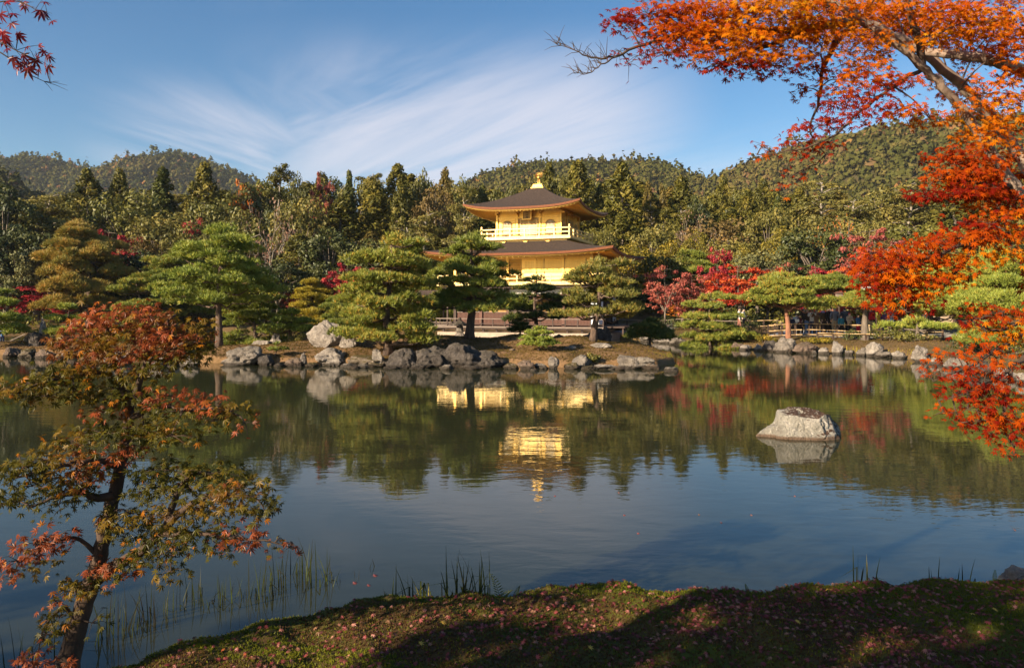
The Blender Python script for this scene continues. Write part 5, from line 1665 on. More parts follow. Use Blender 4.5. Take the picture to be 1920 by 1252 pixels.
# stone lantern on the island
lx, lD = (862 - 960) / FPX * 38.5, 38.5
sl = empty('stone_lantern', (lx, lD, gz(lx, lD) - 0.05))
tag(sl, 'squat stone lantern at the foot of the pine before the pavilion', 'lantern')
link('base', MB().lathe([(0.26, 0), (0.30, 0.12), (0.20, 0.26), (0.14, 0.30)], 10).mesh('base', [M['rock_pale']]), sl)
link('light_box', MB().lathe([(0.19, 0.30), (0.25, 0.36), (0.17, 0.40), (0.17, 0.62), (0.20, 0.66)], 6).mesh('light_box', [M['rock']]), sl)
link('roof', MB().lathe([(0.46, 0.64), (0.44, 0.70), (0.22, 0.84), (0.08, 0.92), (0.10, 0.98), (0.02, 1.08)], 6).mesh('roof', [M['rock_dark']]), sl)


# ------------------------------------------------------------------ fences
def fence(label, pts, n, h, post_mat='wood_dark', rail_mat='bamboo', rails=(1.0, 0.55), pw=0.09, rw=0.06):
    P = spline(pts, n)
    Z = h_land(P[:, 0], P[:, 1])[0]
    root = empty('bamboo_fence', (P[0, 0], P[0, 1], Z[0]))
    tag(root, label, 'fence', 'low fences along the paths')
    L = P - P[0]
    for i in range(n):
        link('post', MB().box((L[i, 0], L[i, 1], Z[i] - Z[0] + h / 2 - 0.1), (pw, pw, h + 0.25)).mesh('post', [M[post_mat]]), root)
    for q in rails:
        for i in range(n - 1):
            a = (L[i, 0], L[i, 1] - 0.06, Z[i] - Z[0] + h * q); b_ = (L[i + 1, 0], L[i + 1, 1] - 0.06, Z[i + 1] - Z[0] + h * q)
            link('rail', MB().tube([a, b_], [rw / 2] * 2, 6).mesh('rail', [M[rail_mat]], smooth=True), root)

fence('bamboo railing in front of the crowd of visitors', [(15.9, 46.3), (18.3, 45.2), (21.0, 44.0), (24.4, 42.3)], 13, 0.80, rails=(1.0, 0.55, 0.18))
fence('low bamboo fence below the crowd, nearer the pond', [(18.0, 44.0), (20.5, 42.9), (23.4, 41.4)], 8, 0.36, rails=(1.0,))
fence('dark fence behind the curved path right of the pavilion', [(8.6, 62.8), (11.5, 60.9), (13.8, 57.5), (17.2, 54.0)], 12, 0.85, rail_mat='wood_grey', rails=(1.0, 0.5))
fence('bamboo fence left of the crowd, by the two people in white', [(17.2, 54.0), (18.2, 50.5), (16.6, 47.2)], 6, 0.8, rails=(1.0, 0.5))

# ticket hut behind the crowd
hx, hD = (1722 - 960) / FPX * 54, 54
hz = zat(h_land, hx, hD)
hut = empty('garden_hut', (hx, hD, hz), R(8))
tag(hut, 'small timber stall with buff walls behind the visitors', 'hut')
for nm, mb_, mt in [('wall', MB().box((0, 1.2, 1.1), (4.4, 0.12, 2.2)), 'plaster_warm'), ('counter', MB().box((0, -0.6, 0.85), (4.4, 0.5, 0.12)), 'wood_grey'),
                    ('counter_front', MB().box((0, -0.7, 0.40), (4.3, 0.08, 0.78)), 'plaster_warm'), ('signboard', MB().box((-0.4, -0.95, 1.95), (2.6, 0.06, 0.36)), 'bamboo')]:
    link(nm, mb_.mesh(nm, [M[mt]]), hut)
for sx in (-2.2, -0.7, 0.8, 2.2):
    link('post', MB().box((sx, -0.85, 1.1), (0.13, 0.13, 2.2)).mesh('post', [M['wood_dark']]), hut)
u = np.linspace(-2.7, 2.7, 5); rf = MB()
rf.grid(np.array([[(a, -1.5, 2.2) for a in u], [(a, 0.3, 2.95) for a in u], [(a, 1.9, 2.2) for a in u]]))
rf.grid(np.array([[(a, -1.5, 2.13) for a in u], [(a, 0.3, 2.86) for a in u], [(a, 1.9, 2.13) for a in u]]))
rf.box((0, -1.5, 2.17), (5.4, 0.06, 0.10))
link('roof', rf.mesh('roof', [M['bark_roof']]), hut)
# notice box on a post and a white banner
nx, nD = (1573 - 960) / FPX * 50, 50
nb = empty('notice_box', (nx, nD, zat(h_land, nx, nD)))
tag(nb, 'small grey roofed lamp box on a post above the visitors', 'lamp')
link('post', MB().box((0, 0, 1.0), (0.09, 0.09, 2.1)).mesh('post', [M['wood_dark']]), nb)
link('lamp_box', MB().box((0, 0, 2.25), (0.36, 0.30, 0.30)).mesh('lamp_box', [M['wood_grey']]), nb)
link('lamp_roof', MB().box((0, 0, 2.46), (0.56, 0.48, 0.12), taper=0.4).mesh('lamp_roof', [M['wood_red']]), nb)
bx_, bD = (1628 - 960) / FPX * 51, 51
bn = empty('white_banner', (bx_, bD, zat(h_land, bx_, bD)))
tag(bn, 'white cloth banner hanging above the visitors beside the thick pale trunk', 'banner')
link('pole', MB().tube([(0.55, 0, 0), (0.55, 0, 2.9)], [0.035, 0.03], 6).tube([(-0.6, 0, 2.75), (0.6, 0, 2.75)], [0.02, 0.02], 5).mesh('pole', [M['wood_dark']]), bn)
s_ = np.linspace(0, 1, 7)
link('cloth', MB().grid(np.array([[(-0.55 + 1.0 * a, 0.04 * math.sin(a * 9), 2.73 - 0.62 * q - 0.03 * math.sin(a * 5)) for a in s_] for q in np.linspace(0, 1, 4)])).mesh('cloth', [M['shoji']], smooth=True), bn)


# ------------------------------------------------------------------ people
def skin_mesh(name, joints, edges, radii, mat, level=1, root=0):
    me = bpy.data.meshes.new(name + '_cage')
    me.from_pydata([tuple(j) for j in joints], edges, [])
    o = bpy.data.objects.new(name + '_cage', me)
    COL.objects.link(o)
    md = o.modifiers.new('skin', 'SKIN')
    for i, r in enumerate(radii):
        sv = me.skin_vertices[0].data[i]
        sv.radius = (r, r) if np.isscalar(r) else r
        sv.use_root = (i == root)
    if level:
        sb = o.modifiers.new('sub', 'SUBSURF'); sb.levels = level; sb.render_levels = level
    dg = bpy.context.evaluated_depsgraph_get()
    out = bpy.data.meshes.new_from_object(o.evaluated_get(dg))
    out.name = name
    out.materials.clear(); out.materials.append(mat)
    out.polygons.foreach_set('use_smooth', np.ones(len(out.polygons), bool))
    bpy.data.objects.remove(o)
    return out


def cloth(name, c, rough=0.85):
    key = 'cloth_' + name
    if key not in M:
        M[key] = plain(key, c, tuple(x * 0.7 for x in c), rough, 12)
    return M[key]

M['skin'] = plain('skin', (0.62, 0.40, 0.29), (0.55, 0.34, 0.24), 0.6, 10)
M['hair'] = plain('hair', (0.03, 0.022, 0.018), (0.015, 0.012, 0.01), 0.5, 20)

# arm poses: elbow, wrist (left side x<0 mirrored), metres for a 1.65 m figure facing -Y
ARMS = {'down': ((0.235, 0.0, 1.06), (0.225, -0.06, 0.83)), 'camera': ((0.24, -0.14, 1.16), (0.09, -0.30, 1.42)), 'raised': ((0.27, -0.16, 1.36), (0.16, -0.30, 1.66)),
        'chest': ((0.25, -0.06, 1.08), (0.10, -0.24, 1.12)), 'pocket': ((0.27, 0.05, 1.07), (0.20, -0.05, 0.90))}
POSE_MESH = {}
def figure_meshes(pose_l, pose_r, stance):
    key = (pose_l, pose_r, stance)
    if key in POSE_MESH: return POSE_MESH[key]
    st = {'stand': (0.0, 0.0), 'step': (-0.14, 0.14)}[stance]
    J = [(0, 0.0, 0.92), (0, 0.0, 1.08), (0, 0.0, 1.24), (0, 0.01, 1.36), (0, 0.0, 1.44), (0, -0.01, 1.53), (0, -0.015, 1.60)]
    Rr = [(0.15, 0.11), (0.13, 0.10), (0.155, 0.11), (0.12, 0.09), 0.05, (0.078, 0.092), (0.062, 0.072)]
    E = [(0, 1), (1, 2), (2, 3), (3, 4), (4, 5), (5, 6)]
    def add(parent, p, r):
        J.append(p); Rr.append(r); E.append((parent, len(J) - 1)); return len(J) - 1
    arm_ids, leg_ids = [], []
    for s, pz in ((-1, pose_l), (1, pose_r)):
        sh = add(3, (s * 0.175, 0.01, 1.36), 0.062)
        e, w = ARMS[pz]
        el = add(sh, (s * e[0], e[1], e[2]), 0.044)
        wr = add(el, (s * w[0], w[1], w[2]), 0.031)
        d = unit(np.array(w) - np.array(e)); d[0] *= s
        pm = add(wr, tuple(np.array((s * w[0], w[1], w[2])) + d * 0.07), (0.038, 0.022))
        arm_ids.append((sh, el, wr, pm, d))
        off = st[0] if s < 0 else st[1]
        hp = add(0, (s * 0.095, 0.0, 0.84), 0.094)
        kn = add(hp, (s * 0.10, off * 0.6 - 0.02, 0.48), 0.060)
        an = add(kn, (s * 0.10, off + 0.02, 0.09), 0.042)
        to = add(an, (s * 0.115, off - 0.13, 0.04), (0.045, 0.035))
        leg_ids.append((hp, kn, an, to))
    # face and fingers continue the same skin
    add(5, (0, -0.105, 1.525), 0.014)          # nose
    for s in (-1, 1):
        add(5, (s * 0.082, 0.005, 1.53), 0.016)  # ears
    for k_, (sh, el, wr, pm, d) in enumerate(arm_ids):
        side = unit(np.cross(d, [0.3, 0.2, 1.0]))
        for f, (o_, l_) in enumerate([(-1.5, 0.065), (-0.5, 0.078), (0.5, 0.072), (1.5, 0.055)]):
            b0 = np.array(J[pm]) + side * o_ * 0.017
            m1 = add(pm, tuple(b0 + d * l_ * 0.6), 0.0085)
            add(m1, tuple(b0 + d * l_ + np.array([0, 0.014, -0.008])), 0.007)
        th = np.array(J[wr]) + side * -0.045 + d * 0.03
        add(wr, tuple(th), 0.010)
    body = skin_mesh('person', J, E, Rr, M['skin'], 1)
    # jacket: trunk and sleeves, a little fuller than the body; ends at wrist and hip
    JJ, EE, RR = [(0, 0.0, 0.80), (0, 0.0, 0.95), (0, 0.0, 1.10), (0, 0.0, 1.25), (0, 0.01, 1.365), (0, 0.0, 1.425)], [(0, 1), (1, 2), (2, 3), (3, 4), (4, 5)], [(0.175, 0.135), (0.170, 0.13), (0.158, 0.125), (0.182, 0.135), (0.145, 0.11), (0.072, 0.072)]
    for s, pz in ((-1, pose_l), (1, pose_r)):
        e, w = ARMS[pz]
        i = len(JJ)
        JJ += [(s * 0.182, 0.01, 1.36), (s * e[0], e[1], e[2]), (s * w[0], w[1], w[2])]
        RR += [0.080, 0.062, 0.050]
        EE += [(4, i), (i, i + 1), (i + 1, i + 2)]
    jacket = skin_mesh('jacket', JJ, EE, RR, M['skin'], 1)
    TT, TE, TR = [(0, 0, 0.90), (0, 0, 1.0)], [(0, 1)], [(0.155, 0.12), (0.14, 0.11)]
    for s in (-1, 1):
        off = st[0] if s < 0 else st[1]
        i = len(TT)
        TT += [(s * 0.095, 0, 0.82), (s * 0.10, off * 0.6 - 0.02, 0.48), (s * 0.10, off + 0.015, 0.10)]
        TR += [0.108, 0.078, 0.064]
        TE += [(0, i), (i, i + 1), (i + 1, i + 2)]
    trousers = skin_mesh('trousers', TT, TE, TR, M['skin'], 1)
    hm = MB()
    V, F = ico(3)
    H = V.copy()
    keep = H * [0.092, 0.104, 0.098]
    front = (H[:, 1] < -0.35) & (H[:, 2] < 0.35)
    keep[front] *= 0.62
    keep[:, 2] = np.where(H[:, 2] < -0.2, keep[:, 2] * 0.6, keep[:, 2])
    hair = mk_mesh('hair', keep + [0, 0.012, 1.575], None, F, [M['hair']], smooth=True)
    shoes = MB()
    for s in (-1, 1):
        off = st[0] if s < 0 else st[1]
        shoes.box((s * 0.11, off - 0.05, 0.035), (0.095, 0.27, 0.08), taper=0.85)
    POSE_MESH[key] = (body, jacket, trousers, hair, shoes.mesh('shoes', [M['hair']]))
    return POSE_MESH[key]


def person(label, px, D, height, face, pl, pr, jc, tc, stance='stand', hairc=None, extra=None, zoff=0.0, group='visitors on the path across the pond', loc=None):
    body, jacket, trousers, hair, shoes = figure_meshes(pl, pr, stance)
    x = (px - 960) / FPX * D
    z = (zat(h_land, x, D) + 0.03 + zoff) if loc is None else loc
    k = height / 1.66
    root = empty('person', (x, D, z), face, (k, k, k))
    tag(root, label, 'person', group)
    link('body', body, root)
    for nm, me, c in (('jacket', jacket, jc), ('trousers', trousers, tc), ('hair', hair, hairc or ('black', (0.03, 0.022, 0.018)))):
        me2 = me.copy(); me2.materials.clear(); me2.materials.append(cloth(*c))
        link(nm, me2, root)
    link('shoes', shoes, root)
    if extra == 'backpack_red' or extra == 'backpack_dark':
        c = cloth('red', (0.50, 0.02, 0.04)) if 'red' in extra else cloth('black', (0.03, 0.022, 0.018))
        link('backpack', MB().box((0, 0.21, 1.18), (0.32, 0.18, 0.44), taper=0.8).box((0, 0.32, 1.08), (0.24, 0.07, 0.22)).mesh('backpack', [c]), root)
    if extra == 'camera':
        link('camera', MB().box((0, -0.36, 1.47), (0.15, 0.08, 0.10)).tube([(0, -0.40, 1.47), (0, -0.47, 1.47)], [0.045, 0.045], 8).mesh('camera', [M['hair']]), root)
    if extra == 'phone':
        link('phone', MB().box((0.0, -0.37, 1.74), (0.15, 0.012, 0.08)).mesh('phone', [M['hair']]), root)
    if extra == 'paper':
        link('map_sheet', MB().box((0, -0.34, 1.18), (0.30, 0.01, 0.22)).mesh('map_sheet', [M['shoji']]), root)
    if extra == 'scarf':
        link('scarf', MB().tube([(0.09 * math.cos(a), 0.09 * math.sin(a), 1.43) for a in np.linspace(0, 6.28, 9)], [0.05] * 9, 6).mesh('scarf', [cloth('lilac', (0.32, 0.26, 0.55))], True), root)
    if extra == 'bag':
        link('shoulder_bag', MB().box((0.22, -0.05, 0.85), (0.12, 0.26, 0.26)).mesh('shoulder_bag', [cloth('tan', (0.42, 0.26, 0.13))]), root)
    return root

K = ('black', (0.03, 0.022, 0.018)); NAVY = ('navy', (0.025, 0.035, 0.08)); JEAN = ('jeans', (0.10, 0.17, 0.32)); GREY = ('slate', (0.16, 0.165, 0.20)); BRN = ('brown', (0.17, 0.10, 0.06))
WHT = ('white', (0.72, 0.70, 0.67)); KHA = ('khaki', (0.36, 0.28, 0.18)); PUR = ('purple', (0.10, 0.05, 0.16)); YEL = ('yellow', (0.70, 0.42, 0.05)); LBL = ('pale_blue', (0.36, 0.46, 0.60)); RED = ('red', (0.50, 0.02, 0.04)); TEA = ('teal', (0.04, 0.26, 0.36)); MAR = ('maroon', (0.14, 0.02, 0.03)); BEI = ('beige', (0.55, 0.42, 0.30)); DGR = ('dark_grey', (0.07, 0.075, 0.085))
BH = ('brown_hair', (0.10, 0.05, 0.03))
for a in [
    ('child in dark jacket and maroon cap, far left of the crowd', 1485, 47.0, 1.25, 0.3, 'down', 'chest', NAVY, K, 'stand', MAR, None),
    ('person in white top reading an open sheet, left of the crowd', 1493, 47.3, 1.40, -0.2, 'chest', 'chest', WHT, K, 'stand', None, 'paper'),
    ('person in dark maroon jacket bending beside the sheet reader', 1499, 47.2, 1.35, 0.5, 'chest', 'down', MAR, K, 'step', None, None),
    ('tall person in black with arms raised to a phone', 1507, 47.6, 1.72, 0.1, 'raised', 'raised', K, K, 'stand', BH, 'phone'),
    ('person in black open jacket and blue jeans aiming a camera', 1514, 47.4, 1.74, 0.0, 'camera', 'camera', K, JEAN, 'step', BH, 'camera'),
    ('person in white jacket raising a camera, dark jeans', 1523, 47.2, 1.72, -0.3, 'camera', 'camera', WHT, NAVY, 'stand', None, 'camera'),
    ('person in brown coat holding up a camera to the right', 1531, 47.0, 1.66, -0.7, 'camera', 'camera', BRN, BRN, 'stand', BH, 'camera'),
    ('person in dark brown coat with lilac scarf', 1543, 46.8, 1.68, 0.4, 'down', 'pocket', ('umber', (0.09, 0.06, 0.035)), K, 'stand', None, 'scarf'),
    ('person all in black with shoulder bag, left of grey jacket', 1551, 46.8, 1.70, 0.9, 'down', 'chest', K, K, 'step', None, 'bag'),
    ('broad person in black coat turned to the grey jacket', 1557, 46.9, 1.72, -1.2, 'pocket', 'down', K, K, 'stand', None, None),
    ('person in slate grey jacket and khaki trousers seen from behind', 1565, 46.4, 1.72, 3.1, 'pocket', 'pocket', GREY, KHA, 'stand', ('grey_hair', (0.30, 0.28, 0.27)), None),
    ('child in black with teal bottle vest right of the grey jacket', 1577, 46.0, 1.25, 0.2, 'down', 'down', TEA, K, 'stand', None, None),
    ('person in dark grey parka behind the child in teal', 1584, 46.8, 1.66, 2.8, 'down', 'pocket', DGR, K, 'stand', None, None),
    ('person in red collar and beige front, mid-crowd', 1593, 45.8, 1.40, 0.2, 'chest', 'chest', BEI, K, 'stand', RED, None),
    ('child in blue jacket and red skirt left of the thick trunk', 1609, 45.2, 1.30, 0.6, 'chest', 'down', ('blue', (0.06, 0.16, 0.34)), RED, 'stand', BH, None),
    ('person in black jacket wearing a red backpack', 1632, 45.0, 1.72, 0.15, 'down', 'down', K, KHA, 'step', None, 'backpack_red'),
    ('person in yellow top right of the red backpack', 1650, 44.8, 1.45, 0.3, 'chest', 'down', YEL, K, 'stand', BH, None),
    ('person in purple jacket beside the yellow top', 1659, 44.6, 1.48, -0.2, 'down', 'chest', PUR, PUR, 'stand', None, None),
    ('person in pale blue jacket beside the purple one', 1669, 44.6, 1.60, 0.4, 'down', 'down', LBL, NAVY, 'step', None, None),
    ('person in black behind the pale blue jacket', 1678, 45.0, 1.62, -0.3, 'down', 'pocket', K, K, 'stand', None, None),
    ('person in dark clothes by the stall, right of the crowd', 1697, 44.4, 1.60, 0.1, 'camera', 'camera', K, DGR, 'stand', None, 'camera'),
    ('person in black at the right end of the railing', 1736, 43.2, 1.55, 0.2, 'down', 'down', K, K, 'stand', None, None),
    ('person in white shirt walking left of the leaning pine', 1386, 52.0, 1.62, 1.2, 'down', 'chest', WHT, ('brownred', (0.25, 0.10, 0.07)), 'step', K, None),
    ('person in white shirt following behind the first white shirt', 1394, 52.6, 1.60, 1.0, 'chest', 'down', WHT, K, 'step', K, 'bag'),
]:
    person(a[0], a[1], a[2], a[3], a[4], a[5], a[6], a[7], a[8], a[9], a[10], a[11])
# turn the wearer of the red backpack away from the pond
for o in COL.objects:
    if o.get('label', '').startswith('person in black jacket wearing a red'):
        o.rotation_euler = (0, 0, R(176))

# a small boat with a gardener at the far left edge
boat_D = 49.0
bxx = (6 - 960) / FPX * boat_D
boat = empty('rowing_boat', (bxx, boat_D, 0.0), R(12))
tag(boat, 'dark low boat cut by the left edge of the picture', 'boat')
hull = MB()
st_ = np.linspace(-1, 1, 11)
rows = []
for q in np.linspace(0, 1, 5):
    rows.append([(1.7 * s_q, (0.42 * math.sqrt(max(0, 1 - abs(s_q) ** 2.6)) + 0.02) * (-1 if True else 1) * math.cos(q * PI), -0.12 + 0.40 * abs(math.cos(q * PI)) + 0.14 * abs(s_q) ** 3) for s_q in st_])
hull.grid(np.array(rows))
link('hull', hull.mesh('hull', [M['wood_dark']], True), boat)
link('thwart', MB().box((0.2, 0, 0.18), (0.22, 0.72, 0.04)).mesh('thwart', [M['wood_grey']]), boat)
link('oar', MB().tube([(0.5, -0.2, 0.3), (1.5, -0.5, 0.75)], [0.03, 0.03], 6).mesh('oar', [M['wood_grey']]), boat)
person('gardener in dark blue standing in the boat at the left edge', 4, boat_D, 1.05, 0.5, 'down', 'chest', ('blue', (0.06, 0.16, 0.34)), NAVY, 'stand', WHT, None, group=None, loc=0.05)

# shrubs and waterside plants on the far shore
def shrub(label, px, D, w, h, mat, seed, base_z=None):
    x = (px - 960) / FPX * D
    z = gz(x, D) if base_z is None else base_z
    rg = np.random.RandomState(seed)
    W, Hh = w / 2 / FPX * D, h / FPX * D
    n_ = 9
    C = np.column_stack([rg.normal(0, 0.45, n_) * W, rg.normal(0, 0.35, n_) * W, rg.uniform(0.2, 0.75, n_) * Hh])
    V, Q, ti = clumps(C, np.tile([W * 0.45, W * 0.45, Hh * 0.35], (n_, 1)), 70, 0.055, rg, up=0.6, lo=0.5)
    root = empty('shrub', (x, D, z))
    tag(root, label, 'shrub', 'low shrubs along the shore')
    link('leaves', mk_mesh('leaves', V, Q, None, [M[mat]], tint=ti), root)
    st2 = MB()
    for k_ in range(5):
        st2.tube([(0, 0, -0.05), tuple(C[k_] * [0.6, 0.6, 0.6]), tuple(C[k_])], [0.02, 0.015, 0.006], 4)
    link('stem', st2.mesh('stem', [M['bark_grey']]), root)

for i, a in enumerate([('leafy green shrub right of the thick pale trunk', 1668, 42.2, 66, 24, 'green'), ('dark shrub at the foot of the thick pale trunk', 1602, 43.4, 40, 20, 'deepgreen'), ('low mossy shrub above the brown sloping rock', 1532, 42.6, 60, 14, 'yellowgreen'),
                       ('yellow-green shrub left of the leaning shore pine', 1432, 44.6, 46, 16, 'yellowgreen'), ('bright shrub below the low flat-topped pine', 1700, 39.5, 60, 18, 'green'), ('dark shrub under the low spreading pine at right', 1810, 34, 90, 30, 'deepgreen'),
                       ('bright green shrub at the right edge of the shore', 1890, 31, 90, 26, 'green'), ('small round shrub below the pavilion path', 1252, 53, 22, 14, 'green'), ('golden mossy shrub left of the ribbed grey rock', 398, 33.6, 44, 26, 'yellowgreen'),
                       ('clipped brownish shrub left of the large pale boulder', 556, 37.2, 36, 16, 'olive'), ('small green shrub among the shaded boulders', 958, 31.5, 26, 30, 'deepgreen'), ('pale grassy shrub near the tilted island rock', 1110, 31.6, 30, 18, 'olive'), ('clipped dark shrub behind the visitors, left', 1420, 50, 60, 30, 'deepgreen'),
                       ('dark shrub beside the path right of the pavilion', 1250, 58, 50, 34, 'deepgreen'), ('dark shrub behind the broad pruned pine', 1390, 56, 80, 40, 'deepgreen')]):
    shrub(*a, seed=500 + i)


def blades(n, rad, h, w, rng, lean=0.25, tlo=0.3, thi=0.9):
    """a tuft of long narrow leaves; returns list of small meshes data"""
    out = []
    for i in range(n):
        a = rng.rand() * 6.28; r = rad * math.sqrt(rng.rand())
        p = np.array([math.cos(a) * r, math.sin(a) * r, 0])
        hh = h * rng.uniform(0.45, 1.1)
        b_ = rng.rand() * 6.28
        d = np.array([math.cos(b_), math.sin(b_), 0]) * hh * abs(rng.normal(0, lean))
        kink = rng.rand() < 0.28
        side = unit(np.cross(d + [1e-3, 0, 0], [0, 0, 1.0])) if rng.rand() < 0.3 else unit(np.array([1, 0.2 * rng.normal(), 0]))
        t_ = np.linspace(0, 1, 5)
        mid = p + d * (t_ ** 1.8)[:, None] + np.array([0, 0, 1]) * (t_ * hh)[:, None]
        if kink:
            kd = np.array([rng.normal(0, 1), rng.normal(0, 0.4), -rng.uniform(0.0, 0.8)]); kd = unit(kd) * hh * 0.22
            mid[3] = mid[2] + kd; mid[4] = mid[2] + kd * 1.9
        ww = w * np.array([0.8, 1, 0.85, 0.55, 0.06])[:, None] * rng.uniform(0.7, 1.3)
        V = np.concatenate([mid - side * ww, mid + side * ww])
        Q = [[k_, k_ + 1, k_ + 6, k_ + 5] for k_ in range(4)]
        out.append((V, Q, rng.uniform(tlo, thi)))
    return out


def blade_clump(name, label, cat, loc, n, rad, h, w, seed, mat='reed', group=None, lean=0.2, tlo=0.3, thi=0.9, split=True):
    rg = np.random.RandomState(seed)
    root = empty(name, loc)
    tag(root, label, cat, group)
    bl = blades(n, rad, h, w, rg, lean, tlo, thi)
    if split:
        for V, Q, ti in bl:
            link('blade', mk_mesh('blade', V, Q, None, [M[mat]], tint=[ti] * 4), root)
    else:
        mb = MB(); tt = []
        for V, Q, ti in bl:
            mb.add(V, Q); tt += [ti] * 4
        me = mb.mesh('blades', [M[mat]])
        a_ = me.attributes.new('tint', 'FLOAT', 'FACE'); a_.data.foreach_set('value', np.array(tt, np.float32))
        o = link('blades', me, root); o['kind'] = 'stuff'
    return root

M['iris'] = foliage('yellow_iris', [(0.0, (0.20, 0.19, 0.02)), (1.0, (0.55, 0.42, 0.04))], 0.3, 0.03, 0.0)
for i, (px, D, nm) in enumerate([(1568, 40.4, 'before the tall pale blocky rock'), (1592, 40.0, 'right of the tall pale blocky rock'), (1610, 39.8, 'left of the dark conical rock'), (1672, 38.4, 'left of the low buff rock'), (1690, 37.9, 'before the low buff rock'), (1706, 37.3, 'left of the white rounded boulder')]):
    blade_clump('iris_clump', f'yellowed iris leaves in the shallows {nm}', 'plant', ((px - 960) / FPX * D, D - 0.3, -0.05), 16, 0.30, 0.55, 0.018, 600 + i, 'iris', 'yellow irises in the shallows', 0.15, 0.2, 1.0, split=False)

# ------------------------------------------------------------------ maple leaves near the camera
def leaf_template():
    """palmate leaf, seven pointed lobes, in the xy plane, tip along +y, base at the origin"""
    lob = [(-128, 0.42), (-84, 0.74), (-41, 0.93), (0, 1.0), (41, 0.93), (84, 0.74), (128, 0.42)]
    ring = [(0.05, -0.06, 0.0)]
    ring = []
    for i, (a, l) in enumerate(lob):
        ar = R(a)
        if i == 0:
            ring.append((-0.05, -0.07, 0))
        w = 0.13 * l
        for da, rr in ((-1, 0.55), (0, 1.0), (1, 0.55)):
            x = math.sin(ar) * l * rr + math.cos(ar) * w * da * (0 if da == 0 else 1)
            y = math.cos(ar) * l * rr - math.sin(ar) * w * da * (0 if da == 0 else 1)
            ring.append((x, y, -0.16 * (l * rr) ** 2))
        if i < 6:
            b_ = R((a + lob[i + 1][0]) / 2)
            ring.append((math.sin(b_) * 0.24, math.cos(b_) * 0.24, 0.0))
        else:
            ring.append((0.05, -0.07, 0))
    V = [(0, 0.02, 0.015)] + ring
    n = len(ring)
    T = [(0, i + 1, i + 2) for i in range(n - 1)]
    # stalk
    k = len(V)
    V += [(-0.018, -0.02, 0), (0.018, -0.02, 0), (0.0, -0.62, -0.08)]
    T.append((k, k + 2, k + 1))
    V = np.array(V); V[:, :2] *= 0.58
    return V, np.array(T)

LEAF_V, LEAF_T = leaf_template()


def leaf_frames(N, Y):
    N = unit(N)
    X = unit(np.cross(Y, N)); Y = np.cross(N, X)
    return X, Y, N


def leaves_geo(P, N, Y, S, tint, rng):
    X, Y, N = leaf_frames(N, Y)
    n, m = len(P), len(LEAF_V)
    curl = rng.uniform(0.2, 2.4, n)[:, None]
    lv = LEAF_V
    V = P[:, None] + S[:, None, None] * (lv[None, :, 0:1] * X[:, None] + lv[None, :, 1:2] * Y[:, None] + (lv[None, :, 2] * curl)[:, :, None] * N[:, None])
    T = LEAF_T[None] + (np.arange(n) * m)[:, None, None]
    return V.reshape(-1, 3), T.reshape(-1, 3), np.repeat(tint, len(LEAF_T))


LEAF_ME = {}
def leaf_mesh(matname, ti):
    """a few shared single-leaf meshes of graded tint"""
    q = int(np.clip(round(ti * 11), 0, 11))
    if (matname, q) not in LEAF_ME:
        V = LEAF_V.copy(); V[:, 2] *= 0.5 + (q * 7 % 5) * 0.4
        LEAF_ME[(matname, q)] = mk_mesh('leaf', V, None, LEAF_T, [M[matname]], tint=[q / 11.0] * len(LEAF_T))
    return LEAF_ME[(matname, q)]


def single_leaf(name, matname, p, nrm, y, s, ti, parent=None):
    X, Y, N = leaf_frames(np.array([nrm]), np.array([y]))
    mt = Matrix(((X[0][0], Y[0][0], N[0][0], p[0]), (X[0][1], Y[0][1], N[0][1], p[1]), (X[0][2], Y[0][2], N[0][2], p[2]), (0, 0, 0, 1))) @ Matrix.Scale(s, 4)
    o = bpy.data.objects.new(name, leaf_mesh(matname, ti))
    COL.objects.link(o)
    o.parent = parent
    o.matrix_world = mt
    return o


def spray_leaves(clusters, size, rng, tint_fn, density, face=0.75, layer=0.35):
    """leaves in level sprays: every cluster is a few thin tilted layers"""
    Ps, Ns, Ys, Ss, Ts, K = [], [], [], [], [], []
    for ci, (c, rad, dn, pal) in enumerate(clusters):
        area = rad[0] * rad[2] * 4
        n = max(5, int(density * dn * area / size ** 2))
        nl = max(1, int(round(rad[2] / 0.07)))
        lay = rng.randint(0, nl, n)
        th = rng.rand(n) * 6.28; rr = np.sqrt(rng.rand(n))
        x = np.cos(th) * rr; y = np.sin(th) * rr
        lz = (lay + 0.5) / nl * 2 - 1
        sh = np.sqrt(np.clip(1 - lz ** 2 * 0.8, 0.1, 1))
        off = rng.normal(0, 0.22, (nl, 2))
        P = np.column_stack([c[0] + (x * sh + off[lay, 0] * 0.5) * rad[0], c[1] + (y * sh + off[lay, 1] * 0.5) * rad[1],
                             c[2] + lz * rad[2] - 0.25 * rad[2] * rr ** 2 + rng.normal(0, 0.034, n)])
        out = np.column_stack([x, y, np.full(n, -0.35)])
        N = np.column_stack([rng.normal(0, 0.42, n), rng.normal(-face, 0.42, n), rng.uniform(0.45, 1.0, n)])
        Y = out * 0.9 + rng.normal(0, 0.5, (n, 3)) + [0, -0.1, -0.15]
        Ps.append(P); Ns.append(N); Ys.append(Y)
        Ss.append(size * rng.uniform(0.62, 1.22, n)); Ts.append(tint_fn(pal, P, n, rng)); K.append(np.full(n, ci))
    return [np.concatenate(a) for a in (Ps, Ns, Ys, Ss, Ts, K)]


